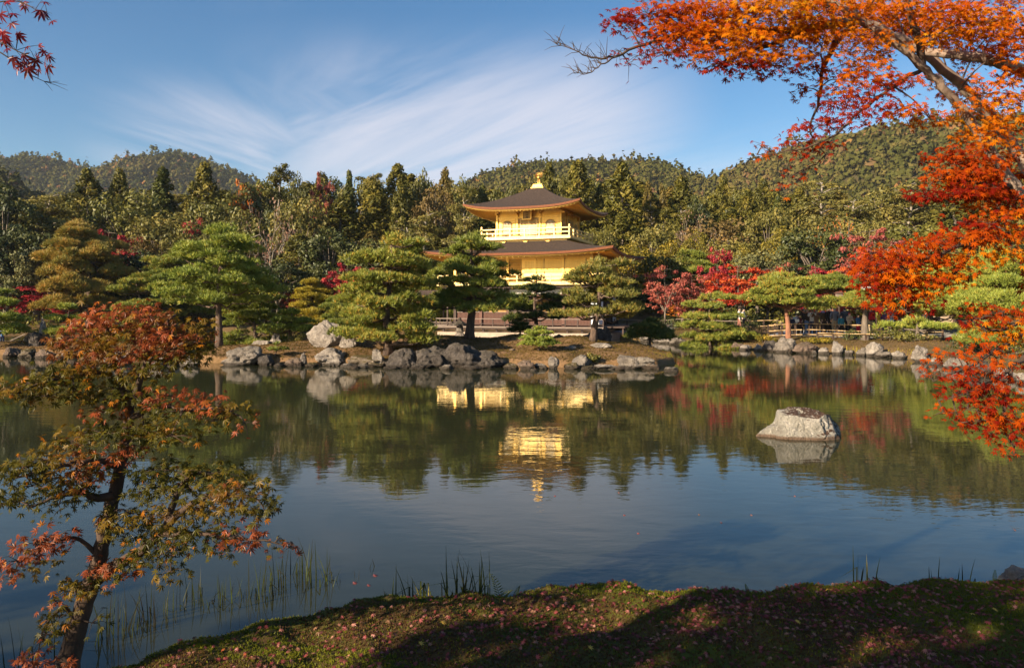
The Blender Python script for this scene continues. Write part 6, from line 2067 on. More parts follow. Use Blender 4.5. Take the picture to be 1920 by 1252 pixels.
def near_maple(name, root, leaves, matname, rng, parts=300):
    """the leaves that show largest are parts of their own, the rest one part"""
    P, N, Y, S, T, K = leaves
    front = np.argsort(-S / P[:, 1] * (0.6 + 0.4 * np.abs(unit(N)[:, 1])))
    vis = [i for i in front if abs(P[i, 0]) < P[i, 1] * 0.685 and -0.49 < (P[i, 2] - CAM_H) / P[i, 1] < 0.41][:parts]
    mask = np.ones(len(P), bool); mask[vis] = False
    base = np.array(root.location)
    for i in vis:
        o = single_leaf('leaf', matname, P[i] - base, N[i], Y[i], S[i], T[i])
        o.parent = root
    V, Tr, ti = leaves_geo(P[mask] - base, N[mask], Y[mask], S[mask], T[mask], rng)
    o = link('foliage', mk_mesh('foliage', V, None, Tr, [M[matname]], tint=ti), root)
    o['kind'] = 'stuff'


def limb(pts, radii, n=22, wob_=0.0, rng=None):
    """smooth tapering limb through world points"""
    Q = spline([tuple(p) for p in pts], n)
    if wob_ and rng is not None:
        Q[1:-1] += rng.normal(0, wob_, (n - 2, 3))
    return Q, np.interp(np.linspace(0, 1, n), np.linspace(0, 1, len(radii)), radii)


# ------------------------------------------------------------------ turning maple on the left
rng = np.random.RandomState(31)
LROOT = at(118, 1262, 4.72)
LROOT.z = 0.05
lm = empty('japanese_maple', tuple(LROOT))
tag(lm, 'small leaning Japanese maple with green and red turning leaves on the left bank', 'maple tree')
B = lambda px, py, D: np.array(at(px, py, D))
limbs = []
trunk_pts = [np.array([LROOT.x - 0.02, 4.70, -0.15]), B(128, 1240, 4.72), B(150, 1160, 4.74), B(178, 1070, 4.72), B(200, 985, 4.70), B(220, 905, 4.72), B(236, 830, 4.74), B(243, 765, 4.78)]
limbs.append(limb(trunk_pts, [0.092, 0.080, 0.064, 0.053, 0.046, 0.042, 0.036, 0.031], 40, 0.004, rng))
limbs.append(limb([B(243, 770, 4.78), B(228, 715, 4.80), B(212, 670, 4.82), B(200, 630, 4.84), B(215, 595, 4.86)], [0.026, 0.022, 0.018, 0.014, 0.008], 18, 0.004, rng))
limbs.append(limb([B(243, 770, 4.78), B(262, 715, 4.72), B(280, 660, 4.70), B(300, 615, 4.72), B(330, 590, 4.74)], [0.026, 0.021, 0.016, 0.012, 0.006], 18, 0.004, rng))
limbs.append(limb([B(210, 700, 4.82), B(160, 700, 4.70), B(110, 710, 4.60), B(60, 725, 4.50), B(20, 745, 4.45)], [0.016, 0.013, 0.010, 0.008, 0.004], 16, 0.005, rng))
limbs.append(limb([B(275, 680, 4.70), B(320, 655, 4.64), B(360, 640, 4.6), B(385, 645, 4.6)], [0.014, 0.011, 0.008, 0.004], 14, 0.004, rng))
limbs.append(limb([B(240, 790, 4.75), B(290, 760, 4.72), B(340, 770, 4.66), B(400, 765, 4.6), B(450, 780, 4.55)], [0.020, 0.016, 0.012, 0.009, 0.004], 18, 0.005, rng))
limbs.append(limb([B(225, 880, 4.72), B(180, 862, 4.62), B(120, 870, 4.5), B(60, 885, 4.42), B(10, 900, 4.4)], [0.020, 0.016, 0.012, 0.009, 0.005], 18, 0.005, rng))
limbs.append(limb([B(212, 930, 4.70), B(180, 932, 4.6), B(150, 922, 4.52), B(110, 930, 4.42), B(60, 950, 4.35)], [0.030, 0.024, 0.017, 0.012, 0.006], 16, 0.005, rng))
limbs.append(limb([B(172, 1095, 4.72), B(215, 1062, 4.66), B(262, 1035, 4.60), B(300, 1000, 4.56), B(345, 955, 4.55), B(400, 930, 4.5), B(470, 930, 4.45)], [0.040, 0.037, 0.032, 0.027, 0.020, 0.014, 0.006], 28, 0.005, rng))
limbs.append(limb([B(310, 990, 4.56), B(330, 930, 4.62), B(355, 895, 4.66), B(395, 885, 4.7)], [0.026, 0.020, 0.013, 0.006], 14, 0.005, rng))
limbs.append(limb([B(300, 1000, 4.56), B(370, 1000, 4.48), B(430, 1010, 4.42), B(510, 1015, 4.4), B(550, 1030, 4.4)], [0.020, 0.014, 0.010, 0.006, 0.003], 16, 0.005, rng))
limbs.append(limb([B(185, 1040, 4.7), B(140, 1010, 4.6), B(90, 1020, 4.5), B(35, 1055, 4.4)], [0.016, 0.012, 0.009, 0.004], 14, 0.005, rng))
limbs.append(limb([B(150, 1160, 4.74), B(115, 1140, 4.66), B(80, 1180, 4.6)], [0.014, 0.010, 0.005], 10, 0.004, rng))
LC = [  # px, py, half-width, half-height, D, density, palette
    (270, 588, 84, 22, 4.80, 1.1, 'top'), (222, 608, 74, 22, 4.86, 1.0, 'top'), (322, 616, 76, 26, 4.72, 1.1, 'top'), (175, 636, 70, 22, 4.82, 1.0, 'top'), (268, 634, 92, 26, 4.70, 1.0, 'top'), (350, 650, 54, 26, 4.66, 1.0, 'topg'), (240, 664, 86, 24, 4.74, 1.0, 'top'),
    (140, 660, 52, 18, 4.74, 0.9, 'top'), (320, 676, 60, 20, 4.66, 0.9, 'green'), (250, 700, 62, 18, 4.76, 0.9, 'mid'), (165, 690, 54, 20, 4.7, 0.9, 'mid'),
    (110, 706, 62, 24, 4.60, 1.0, 'green'), (46, 722, 52, 22, 4.5, 0.9, 'mid'), (20, 742, 30, 14, 4.45, 0.9, 'mid'), (90, 744, 46, 14, 4.55, 0.7, 'green'), (140, 730, 46, 16, 4.62, 0.7, 'green'),
    (210, 734, 66, 22, 4.74, 1.0, 'mid'), (262, 748, 56, 20, 4.66, 0.9, 'mid'), (200, 768, 50, 16, 4.7, 0.7, 'red'), (330, 742, 58, 14, 4.64, 0.9, 'red'), (385, 756, 40, 16, 4.58, 1.0, 'red'), (432, 770, 46, 16, 4.54, 1.0, 'mid'), (340, 772, 66, 18, 4.62, 0.9, 'green'), (400, 790, 36, 14, 4.55, 0.7, 'green'), (460, 794, 18, 8, 4.5, 0.8, 'red'),
    (190, 812, 84, 18, 4.68, 0.9, 'green'), (270, 806, 60, 20, 4.64, 0.9, 'mid'), (320, 820, 60, 18, 4.6, 0.9, 'green'), (130, 826, 56, 14, 4.6, 0.8, 'mid'), (240, 836, 44, 14, 4.64, 0.7, 'red'),
    (92, 862, 72, 24, 4.52, 1.0, 'mid'), (40, 878, 52, 24, 4.44, 1.0, 'mid'), (150, 886, 64, 22, 4.58, 1.0, 'mid'), (60, 912, 62, 22, 4.42, 0.9, 'green'), (122, 920, 50, 20, 4.48, 0.9, 'green'), (30, 940, 34, 16, 4.4, 0.8, 'green'), (110, 948, 40, 12, 4.45, 0.7, 'green'), (200, 858, 46, 16, 4.66, 0.7, 'redhot'), (168, 900, 36, 14, 4.56, 0.7, 'redhot'),
    (320, 880, 66, 24, 4.66, 1.0, 'green'), (390, 888, 62, 22, 4.68, 1.0, 'green'), (280, 912, 54, 22, 4.64, 0.9, 'green'), (360, 916, 84, 20, 4.6, 1.0, 'green'), (450, 914, 58, 22, 4.5, 1.0, 'mid'), (485, 938, 40, 22, 4.46, 1.0, 'green'), (430, 946, 66, 18, 4.5, 0.9, 'mid'), (500, 966, 24, 14, 4.42, 0.9, 'green'),
    (250, 962, 60, 20, 4.6, 0.9, 'mid'), (320, 968, 74, 20, 4.54, 1.0, 'mid'), (230, 990, 46, 18, 4.62, 0.9, 'green'), (290, 1000, 64, 18, 4.52, 0.9, 'green'), (370, 996, 66, 20, 4.46, 0.9, 'green'), (440, 1002, 54, 14, 4.42, 0.8, 'red'), (420, 1028, 44, 14, 4.42, 0.7, 'green'), (478, 1018, 30, 10, 4.4, 0.7, 'red'), (520, 1012, 16, 8, 4.4, 0.7, 'mid'), (545, 1024, 14, 8, 4.4, 0.6, 'red'),
    (300, 1040, 52, 20, 4.5, 0.9, 'green'), (250, 1046, 40, 14, 4.54, 0.9, 'mid'), (320, 1074, 30, 16, 4.48, 0.6, 'green'), (215, 1064, 50, 18, 4.56, 0.9, 'red'), (175, 1082, 48, 18, 4.6, 0.9, 'mid'), (140, 1108, 40, 16, 4.62, 0.9, 'mid'), (100, 1124, 24, 8, 4.6, 0.6, 'redhot'),
    (110, 1004, 34, 16, 4.54, 0.8, 'red'), (66, 1018, 50, 18, 4.48, 0.9, 'red'), (32, 1050, 36, 18, 4.42, 0.8, 'red'), (80, 1056, 30, 14, 4.48, 0.7, 'mid'), (20, 1086, 20, 10, 4.4, 0.6, 'red'),
    (112, 1158, 36, 20, 4.64, 0.7, 'mid'), (86, 1190, 30, 18, 4.6, 0.7, 'mid'), (176, 1168, 24, 10, 4.66, 0.4, 'green'), (70, 1226, 30, 14, 4.58, 0.7, 'red'), (96, 1245, 40, 12, 4.56, 0.7, 'red'),
]

def tint_left(pal, P, n, rng):
    c, s = {'top': (0.64, 0.24), 'topg': (0.42, 0.25), 'mid': (0.36, 0.24), 'green': (0.22, 0.15), 'red': (0.72, 0.14), 'redhot': (0.86, 0.06)}[pal]
    sp = wob(P[:, 0] + 0.7 * P[:, 1], P[:, 2] * 1.6 + 0.4 * P[:, 1], 7.0, 33)      # whole twigs turn together
    t_ = np.clip(c + s * 0.75 * sp + rng.normal(0, 0.07, n), 0.0, 0.94)
    return np.where(rng.rand(n) < 0.03, 1.0, t_)


def to_clusters(LIST, depth=1.0, dmin=0.14):
    out = []
    for px, py, rx, ry, D, dn, pal in LIST:
        w, h = rx / FPX * D, ry / FPX * D
        out.append((np.array(at(px, py, D)), np.array([w, max(dmin, w * depth), max(h, 0.03)]), dn, pal))
    return out

def twigs(mb, clusters, leaves, limbs, rng, r0=0.0055, per=7):
    """a twig from the nearest limb into each cluster, fine side twigs out to its leaves"""
    LP = np.concatenate([q for q, r in limbs[0:]]); 
    K = leaves[5]
    for ci, (c, rad, dn, pal) in enumerate(clusters):
        d = np.linalg.norm((LP - c) * [1, 1, 1.2], axis=1)
        p = LP[int(np.argmin(d))]
        L = np.linalg.norm(c - p)
        mid = (p + c) / 2 + np.array([0, 0, 0.10 * L]) + rng.normal(0, 0.03, 3) * L
        q = spline([p, mid, c], 8)
        mb.tube(q, np.linspace(r0 * (1 + 0.6 * min(L, 1.5)), r0 * 0.45, 8), 5, cap=False)
        idx = np.where(K == ci)[0]
        for i in rng.choice(idx, min(per, len(idx)), replace=False):
            e = leaves[0][i]
            mb.tube([c + (p - c) * 0.15 * rng.rand(), (c + e) / 2 + [0, 0, 0.015], e], [r0 * 0.42, r0 * 0.3, r0 * 0.14], 4, cap=False)

lcl = to_clusters(LC)
lv = spray_leaves(lcl, 0.060, rng, tint_left, 8.0, face=0.40)
near_maple('japanese_maple', lm, lv, 'mapleL', rng)
tb_ = MB(); bb = MB()
for i, (q, r) in enumerate(limbs):
    if i == 0: tb_.tube(q - np.array(LROOT), r, 10)
    else: link('branch', MB().tube(q - np.array(LROOT), r, 8).mesh('branch', [M['bark_mapledark']], True), lm)
link('trunk', tb_.mesh('trunk', [M['bark_mapledark']], True), lm)
tw = MB(); twigs(tw, lcl, lv, limbs, rng)
o = link('twig', MB().add(np.concatenate(tw.V) - np.array(LROOT), np.concatenate(tw.Q)).mesh('twig', [M['bark_mapledark']]), lm); o['kind'] = 'stuff'

# ------------------------------------------------------------------ big orange maple on the right
rng = np.random.RandomState(47)
RROOT = np.array([5.55, 6.9, 0.15])
rm = empty('japanese_maple', tuple(RROOT))
tag(rm, 'large Japanese maple in orange and red leaf reaching in from the right', 'maple tree')
limbs = []
FK = B(2030, 560, 6.7)
limbs.append(limb([RROOT - [0, 0, 0.3], RROOT + [0.02, 0.02, 0.7], RROOT + [-0.10, -0.02, 1.5], FK], [0.26, 0.22, 0.19, 0.17], 20, 0.01, rng))
limbs.append(limb([FK, B(1985, 440, 6.5), B(1920, 372, 6.3), B(1868, 300, 6.2), B(1812, 215, 6.1), B(1752, 148, 6.0), B(1690, 88, 5.9), B(1625, 48, 5.85), B(1568, 8, 5.8), B(1500, -40, 5.8)],
                  [0.072, 0.064, 0.053, 0.045, 0.040, 0.036, 0.032, 0.028, 0.024, 0.020], 60, 0.006, rng))
limbs.append(limb([FK, B(1985, 430, 7.0), B(1935, 330, 7.0), B(1890, 262, 7.0), B(1835, 195, 6.9), B(1770, 130, 6.8), B(1700, 80, 6.7), B(1620, 40, 6.6), B(1560, 10, 6.5), B(1480, -20, 6.4)],
                  [0.085, 0.074, 0.060, 0.052, 0.048, 0.044, 0.040, 0.035, 0.030, 0.022], 60, 0.008, rng))
limbs.append(limb([B(1715, 92, 6.7), B(1765, 100, 6.5), B(1820, 105, 6.4), B(1880, 120, 6.4), B(1960, 150, 6.5), B(2060, 210, 6.6)], [0.032, 0.040, 0.047, 0.052, 0.060, 0.08], 30, 0.007, rng))
limbs.append(limb([B(2060, 210, 6.6), B(2060, 400, 6.7), FK], [0.10, 0.13, 0.15], 14, 0.006, rng))
limbs.append(limb([B(1728, 128, 6.0), B(1724, 80, 5.9), B(1712, 45, 5.8), B(1690, -30, 5.7)], [0.034, 0.028, 0.024, 0.016], 14, 0.005, rng))
limbs.append(limb([B(1600, 38, 6.5), B(1500, 55, 6.1), B(1400, 60, 5.8), B(1300, 62, 5.6), B(1200, 85, 5.5), B(1150, 108, 5.45)], [0.045, 0.036, 0.028, 0.020, 0.013, 0.009], 36, 0.008, rng))
limbs.append(limb([B(1150, 108, 5.45), B(1110, 108, 5.42), B(1070, 92, 5.4), B(1045, 84, 5.4)], [0.009, 0.007, 0.004, 0.002], 14, 0.005, rng))
limbs.append(limb([B(1150, 108, 5.45), B(1125, 125, 5.4), B(1100, 138, 5.4), B(1078, 138, 5.4)], [0.007, 0.005, 0.003, 0.0015], 12, 0.005, rng))
limbs.append(limb([B(1520, 52, 6.1), B(1440, 85, 5.8), B(1370, 110, 5.6), B(1330, 135, 5.5)], [0.024, 0.018, 0.012, 0.006], 20, 0.007, rng))
limbs.append(limb([B(1600, 40, 6.5), B(1560, 95, 6.1), B(1543, 130, 6.0), B(1536, 190, 5.9), B(1520, 240, 5.85), B(1548, 290, 5.8)], [0.030, 0.026, 0.020, 0.014, 0.009, 0.004], 28, 0.006, rng))
limbs.append(limb([B(1730, 130, 6.0), B(1670, 165, 5.8), B(1620, 205, 5.7), B(1560, 255, 5.6), B(1480, 285, 5.6), B(1420, 290, 5.6)], [0.018, 0.015, 0.012, 0.009, 0.006, 0.003], 26, 0.007, rng))
limbs.append(limb([B(1548, 290, 5.8), B(1525, 310, 5.75), B(1490, 325, 5.7), B(1468, 350, 5.7)], [0.006, 0.005, 0.004, 0.002], 12, 0.004, rng))
limbs.append(limb([B(1950, 420, 6.4), B(1890, 440, 6.0), B(1830, 455, 5.7), B(1760, 475, 5.5), B(1690, 500, 5.4), B(1620, 520, 5.4)], [0.034, 0.027, 0.021, 0.016, 0.011, 0.005], 30, 0.006, rng))
limbs.append(limb([B(1830, 455, 5.7), B(1800, 500, 5.6), B(1760, 545, 5.5), B(1700, 560, 5.4), B(1640, 575, 5.4)], [0.016, 0.014, 0.010, 0.007, 0.003], 20, 0.006, rng))
limbs.append(limb([B(1900, 350, 6.3), B(1850, 345, 6.0), B(1800, 335, 5.9), B(1750, 340, 5.8)], [0.024, 0.018, 0.012, 0.006], 16, 0.006, rng))
limbs.append(limb([FK, B(1960, 575, 6.0), B(1900, 612, 5.6), B(1860, 618, 5.5), B(1820, 600, 5.4)], [0.05, 0.036, 0.022, 0.014, 0.006], 20, 0.006, rng))
limbs.append(limb([B(2010, 570, 6.3), B(1950, 640, 5.7), B(1895, 690, 5.4), B(1860, 715, 5.3), B(1800, 740, 5.2), B(1760, 750, 5.2)], [0.045, 0.032, 0.022, 0.017, 0.010, 0.004], 24, 0.006, rng))
limbs.append(limb([B(1895, 690, 5.4), B(1884, 745, 5.3), B(1886, 800, 5.25), B(1900, 850, 5.2)], [0.017, 0.013, 0.009, 0.004], 16, 0.006, rng))
limbs.append(limb([B(1960, 600, 6.0), B(1880, 650, 5.5), B(1810, 690, 5.3), B(1750, 715, 5.2)], [0.026, 0.018, 0.011, 0.004], 18, 0.006, rng))
RC = [
    (1168, 40, 44, 26, 5.6, 0.84, 'dk'), (1210, 22, 60, 26, 5.6, 1.08, 'rd'), (1225, 66, 54, 30, 5.5, 0.96, 'rd'), (1275, 30, 62, 30, 5.6, 1.20, 'ro'), (1290, 72, 50, 30, 5.5, 1.20, 'ro'), (1345, 30, 64, 34, 5.7, 1.32, 'or'), (1340, 82, 62, 34, 5.5, 1.32, 'or'), (1410, 40, 70, 40, 5.8, 1.32, 'or'), (1400, 92, 66, 36, 5.6, 1.20, 'or'),
    (1470, 30, 70, 40, 5.9, 1.32, 'oy'), (1470, 86, 62, 34, 5.7, 1.32, 'or'), (1535, 30, 70, 40, 6.0, 1.32, 'oy'), (1540, 86, 52, 30, 5.8, 1.08, 'or'), (1390, 128, 50, 22, 5.5, 0.72, 'dk'), (1450, 125, 44, 20, 5.6, 0.62, 'dk'), (1345, 125, 34, 16, 5.5, 0.54, 'dk'), (1250, 100, 34, 14, 5.5, 0.60, 'dk'), (1200, 105, 26, 12, 5.5, 0.54, 'dk'), (1160, 96, 22, 12, 5.5, 0.36, 'dk'), (1180, 122, 20, 9, 5.5, 0.26, 'dk'),
    (1600, 40, 70, 40, 7.4, 1.40, 'or'), (1660, 30, 66, 34, 7.4, 1.40, 'or'), (1725, 36, 66, 36, 7.4, 1.40, 'ro'), (1790, 40, 66, 38, 6.0, 1.55, 'or'), (1850, 70, 60, 40, 7.4, 1.40, 'ro'), (1900, 60, 46, 40, 6.2, 1.24, 'ro'), (1880, 20, 60, 24, 6.2, 0.78, 'ro'), (1690, 70, 50, 24, 7.4, 0.93, 'or'), (1770, 80, 54, 22, 7.4, 1.08, 'or'),
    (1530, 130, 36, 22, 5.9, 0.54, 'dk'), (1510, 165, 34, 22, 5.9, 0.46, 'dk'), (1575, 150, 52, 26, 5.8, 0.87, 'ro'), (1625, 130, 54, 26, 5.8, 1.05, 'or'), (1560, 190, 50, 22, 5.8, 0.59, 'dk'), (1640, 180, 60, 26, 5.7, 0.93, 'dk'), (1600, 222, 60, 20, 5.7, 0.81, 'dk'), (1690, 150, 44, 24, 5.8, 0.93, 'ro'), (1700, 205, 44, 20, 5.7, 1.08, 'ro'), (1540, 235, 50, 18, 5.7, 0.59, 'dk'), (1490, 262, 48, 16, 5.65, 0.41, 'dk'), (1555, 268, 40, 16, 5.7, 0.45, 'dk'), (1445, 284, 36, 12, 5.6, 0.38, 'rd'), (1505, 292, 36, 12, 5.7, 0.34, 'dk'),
    (1480, 328, 26, 10, 5.7, 0.38, 'rd'), (1466, 350, 14, 8, 5.7, 0.45, 'rd'), (1428, 275, 22, 8, 5.6, 0.30, 'rd'), (1515, 318, 22, 9, 5.75, 0.26, 'dk'),
    (1745, 225, 40, 16, 5.8, 0.93, 'or'), (1800, 160, 50, 30, 7.4, 0.93, 'or'), (1850, 175, 56, 34, 5.9, 0.70, 'or'), (1890, 200, 46, 36, 5.9, 1.08, 'or'), (1835, 225, 50, 26, 7.4, 1.40, 'oy'), (1880, 250, 50, 28, 5.9, 1.08, 'or'), (1820, 255, 44, 14, 7.4, 0.93, 'ro'), (1900, 140, 30, 24, 6.1, 1.08, 'ro'),
    (1790, 292, 54, 22, 5.9, 1.40, 'rd'), (1836, 318, 56, 26, 5.9, 1.55, 'rd'), (1775, 330, 44, 18, 5.8, 1.24, 'rd'), (1890, 310, 44, 26, 7.4, 1.24, 'rd'), (1800, 362, 80, 18, 5.8, 1.24, 'dk'), (1860, 372, 60, 20, 7.4, 1.24, 'rd'), (1735, 368, 34, 10, 5.8, 0.93, 'dk'),
    (1880, 402, 54, 18, 5.9, 0.65, 'or'), (1815, 418, 60, 16, 5.7, 0.58, 'dk'), (1905, 430, 46, 24, 5.9, 0.72, 'oy'), (1850, 442, 70, 24, 5.7, 0.72, 'ro'), (1790, 446, 70, 22, 5.6, 0.72, 'rd'), (1735, 456, 56, 22, 5.5, 0.72, 'rd'), (1690, 478, 60, 26, 5.45, 0.79, 'rd'), (1750, 490, 62, 22, 5.5, 0.72, 'ro'), (1640, 500, 44, 24, 5.4, 0.72, 'rd'), (1690, 512, 60, 22, 5.4, 0.72, 'or'), (1820, 482, 60, 20, 5.6, 0.65, 'or'), (1880, 478, 50, 16, 5.7, 0.50, 'or'), (1625, 530, 36, 18, 5.4, 0.65, 'dk'),
    (1670, 545, 50, 18, 5.4, 0.65, 'dk'), (1730, 540, 60, 20, 5.45, 0.65, 'or'), (1780, 528, 46, 16, 5.5, 0.50, 'ro'), (1740, 570, 44, 14, 5.4, 0.58, 'dk'), (1700, 588, 34, 10, 5.4, 0.36, 'dk'), (1650, 572, 34, 12, 5.4, 0.50, 'dk'),
    (1880, 582, 66, 16, 5.5, 0.72, 'rd'), (1838, 598, 46, 14, 5.4, 0.65, 'dk'), (1890, 608, 46, 16, 5.5, 0.65, 'oy'), (1900, 632, 34, 20, 5.5, 0.65, 'or'), (1850, 622, 40, 14, 5.4, 0.43, 'or'),
    (1845, 652, 56, 14, 5.35, 0.43, 'rd'), (1795, 668, 46, 16, 5.3, 0.48, 'rd'), (1760, 690, 34, 14, 5.25, 0.43, 'rd'), (1742, 704, 20, 8, 5.2, 0.38, 'dk'), (1870, 672, 40, 14, 5.35, 0.34, 'ro'), (1815, 692, 40, 14, 5.3, 0.29, 'dk'),
    (1830, 716, 70, 18, 5.25, 0.43, 'rd'), (1790, 738, 44, 14, 5.2, 0.38, 'dk'), (1860, 744, 66, 18, 5.25, 0.38, 'dk'), (1905, 716, 30, 16, 5.3, 0.34, 'dk'), (1770, 776, 34, 12, 5.2, 0.38, 'dk'), (1815, 768, 46, 16, 5.2, 0.38, 'dk'), (1800, 795, 40, 12, 5.2, 0.34, 'dk'), (1870, 782, 50, 20, 5.2, 0.43, 'ro'), (1905, 790, 36, 24, 5.2, 0.43, 'ro'), (1860, 814, 40, 12, 5.2, 0.34, 'dk'), (1905, 832, 30, 16, 5.2, 0.43, 'dk'), (1912, 856, 20, 9, 5.2, 0.34, 'dk'),
    (1620, 100, 50, 24, 7.0, 1.08, 'or'), (1430, 15, 90, 30, 5.6, 1.20, 'oy'), (1560, 10, 90, 30, 5.7, 1.20, 'or'), (1300, 50, 80, 40, 5.7, 1.08, 'ro'),
    (1870, 340, 60, 30, 7.4, 1.40, 'rd'), (1820, 340, 60, 30, 5.8, 1.40, 'rd'), (1900, 380, 40, 30, 5.9, 1.24, 'rd'), (1860, 420, 60, 30, 5.6, 0.65, 'ro'), (1900, 460, 40, 30, 5.6, 0.65, 'or'), (1720, 500, 70, 36, 5.5, 0.65, 'rd'), (1790, 500, 50, 30, 5.5, 0.58, 'or'), (1680, 535, 60, 34, 5.4, 0.65, 'ro'), (1640, 545, 36, 30, 5.4, 0.50, 'rd'),
    (1850, 700, 60, 30, 5.2, 0.38, 'rd'), (1830, 740, 60, 30, 5.2, 0.38, 'dk'), (1890, 760, 40, 36, 5.2, 0.43, 'ro'), (1840, 790, 50, 24, 5.15, 0.38, 'dk'), (1890, 815, 40, 26, 5.15, 0.43, 'rd'),
    (1690, 22, 60, 22, 5.6, 1.08, 'or'), (1770, 20, 60, 22, 5.7, 1.08, 'ro'), (1860, 40, 60, 26, 5.8, 1.08, 'or'), (1745, 70, 40, 14, 5.6, 0.78, 'or'), (1640, 70, 40, 18, 5.7, 0.93, 'or'), (1905, 90, 36, 26, 5.8, 0.93, 'ro'),
    # crown outside the frame
    (1985, 60, 90, 60, 6.4, 0.80, 'or'), (2040, 180, 110, 70, 6.6, 0.80, 'or'), (1980, 280, 70, 50, 6.5, 0.80, 'ro'), (2060, 340, 110, 60, 6.8, 0.80, 'rd'), (1990, 500, 80, 40, 6.2, 0.80, 'rd'), (1985, 650, 60, 40, 5.8, 0.80, 'rd'), (1980, 780, 60, 50, 5.6, 0.80, 'dk'),
    (1500, -50, 120, 40, 6.2, 0.84, 'or'), (1700, -60, 140, 44, 6.4, 1.08, 'or'), (1900, -60, 140, 50, 6.6, 1.08, 'or'), (1300, -30, 100, 24, 5.8, 0.84, 'or'),
]

def tint_right(pal, P, n, rng):
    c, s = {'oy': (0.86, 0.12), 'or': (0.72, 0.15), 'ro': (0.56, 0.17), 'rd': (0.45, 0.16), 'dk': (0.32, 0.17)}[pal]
    sp = wob(P[:, 0] + 0.7 * P[:, 1], P[:, 2] * 1.6 + 0.4 * P[:, 1], 6.0, 34)
    return np.clip(c + s * 0.8 * sp + rng.normal(0, 0.075, n), 0.0, 1.0)

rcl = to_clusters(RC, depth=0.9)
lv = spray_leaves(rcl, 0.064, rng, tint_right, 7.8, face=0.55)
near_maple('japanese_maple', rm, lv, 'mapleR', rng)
tb_ = MB(); 
for i, (q, r) in enumerate(limbs):
    nm = 'trunk' if i == 0 else ('limb' if i in (1, 2, 3, 4) else 'branch')
    mb_ = MB().tube(q - RROOT, r, 12 if i < 5 else 8)
    link(nm, mb_.mesh(nm, [M['bark_maple'] if i < 5 else M['bark_mapledark']], True), rm)
tw = MB(); twigs(tw, rcl, lv, limbs, rng, 0.006, 8)
# bare twig tips at the far left of the crown
for q, r in (limbs[7], limbs[8]):
    for k_ in range(26):
        p = q[rng.randint(2, len(q))]
        d = unit(np.array([-0.6, 0, 0.5]) + rng.normal(0, 0.6, 3)) * rng.uniform(0.06, 0.17)
        tw.tube([p, p + d * 0.55 + [0, 0, 0.012], p + d], [0.0028, 0.002, 0.0008], 4, cap=False)
o = link('twig', MB().add(np.concatenate(tw.V) - RROOT, np.concatenate(tw.Q)).mesh('twig', [M['bark_mapledark']]), rm); o['kind'] = 'stuff'

# ------------------------------------------------------------------ crimson maple standing just left of the camera; one branch reaches into the top left corner
rng = np.random.RandomState(53)
CROOT = np.array([-4.6, 1.2, 0.45])
cm_ = empty('japanese_maple', tuple(CROOT))
tag(cm_, 'crimson Japanese maple whose branch tips hang into the top left corner', 'maple tree')
cl_limbs = [limb([CROOT - [0, 0, 0.6], CROOT + [0.1, 0, 0.9], CROOT + [0.3, 0.2, 2.0], CROOT + [0.5, 0.4, 3.2], CROOT + [0.5, 0.5, 4.2]], [0.17, 0.14, 0.12, 0.09, 0.04], 24, 0.006, rng),
            limb([CROOT + [0.35, 0.25, 2.2], CROOT + [1.1, 0.8, 2.9], np.array(at(-260, 20, 2.7)), np.array(at(-60, 55, 2.8)), np.array(at(30, 95, 2.8)), np.array(at(66, 112, 2.8))], [0.06, 0.045, 0.022, 0.006, 0.003, 0.002], 40, 0.002, rng),
            limb([np.array(at(-90, 48, 2.8)), np.array(at(-20, 86, 2.78)), np.array(at(30, 120, 2.78)), np.array(at(60, 142, 2.78)), np.array(at(94, 156, 2.78))], [0.005, 0.0035, 0.0025, 0.0018, 0.001], 20, 0.001, rng),
            limb([np.array(at(-90, 48, 2.8)), np.array(at(-20, 10, 2.82)), np.array(at(30, 2, 2.82)), np.array(at(60, 14, 2.82)), np.array(at(90, 38, 2.82))], [0.005, 0.0035, 0.0025, 0.0018, 0.001], 20, 0.001, rng)]
mbt = MB()
for q, r in cl_limbs:
    mbt.tube(q - CROOT, r, 8)
tl_leaves = [(76, 20, 30), (78, 26, 24), (25, 26, 26), (22, 44, 24), (5, 60, 30), (8, 66, 26), (34, 63, 26), (36, 68, 20), (9, 76, 24), (52, 87, 15), (74, 85, 18), (90, 103, 24), (92, 108, 16), (27, 108, 26), (24, 116, 24), (44, 104, 26), (46, 118, 22), (66, 114, 26), (72, 110, 20),
             (92, 124, 30), (86, 128, 24), (52, 130, 28), (56, 126, 22), (34, 128, 22), (74, 132, 16), (98, 40, 20), (44, 5, 22), (46, 12, 18), (13, 4, 26), (2, 26, 26), (82, 96, 18), (-12, 40, 26), (-10, 70, 26), (14, 92, 18), (40, 122, 20), (84, 4, 18)]
for px, py, w in tl_leaves:
    p = np.array(at(px, py, 2.8 + rng.uniform(-0.08, 0.08)))
    nrm = unit(np.array([rng.normal(0, 0.4), -0.75, rng.normal(0.25, 0.4)]))
    yy = np.array([rng.normal(0.2, 0.5), 0.0, -0.9 + rng.normal(0, 0.4)])
    o = single_leaf('leaf', 'mapleD', p - CROOT, nrm, yy, w / FPX * 2.8 * 1.30, rng.uniform(0.1, 0.9))
    o.parent = cm_
    lp = np.concatenate([q for q, r in cl_limbs[1:]])
    n_ = lp[np.argmin(np.linalg.norm(lp - p, axis=1))]
    mbt.tube([n_ - CROOT, (n_ + p) / 2 - CROOT + [0, 0, 0.004], p - CROOT], [0.0012, 0.001, 0.0007], 4, cap=False)
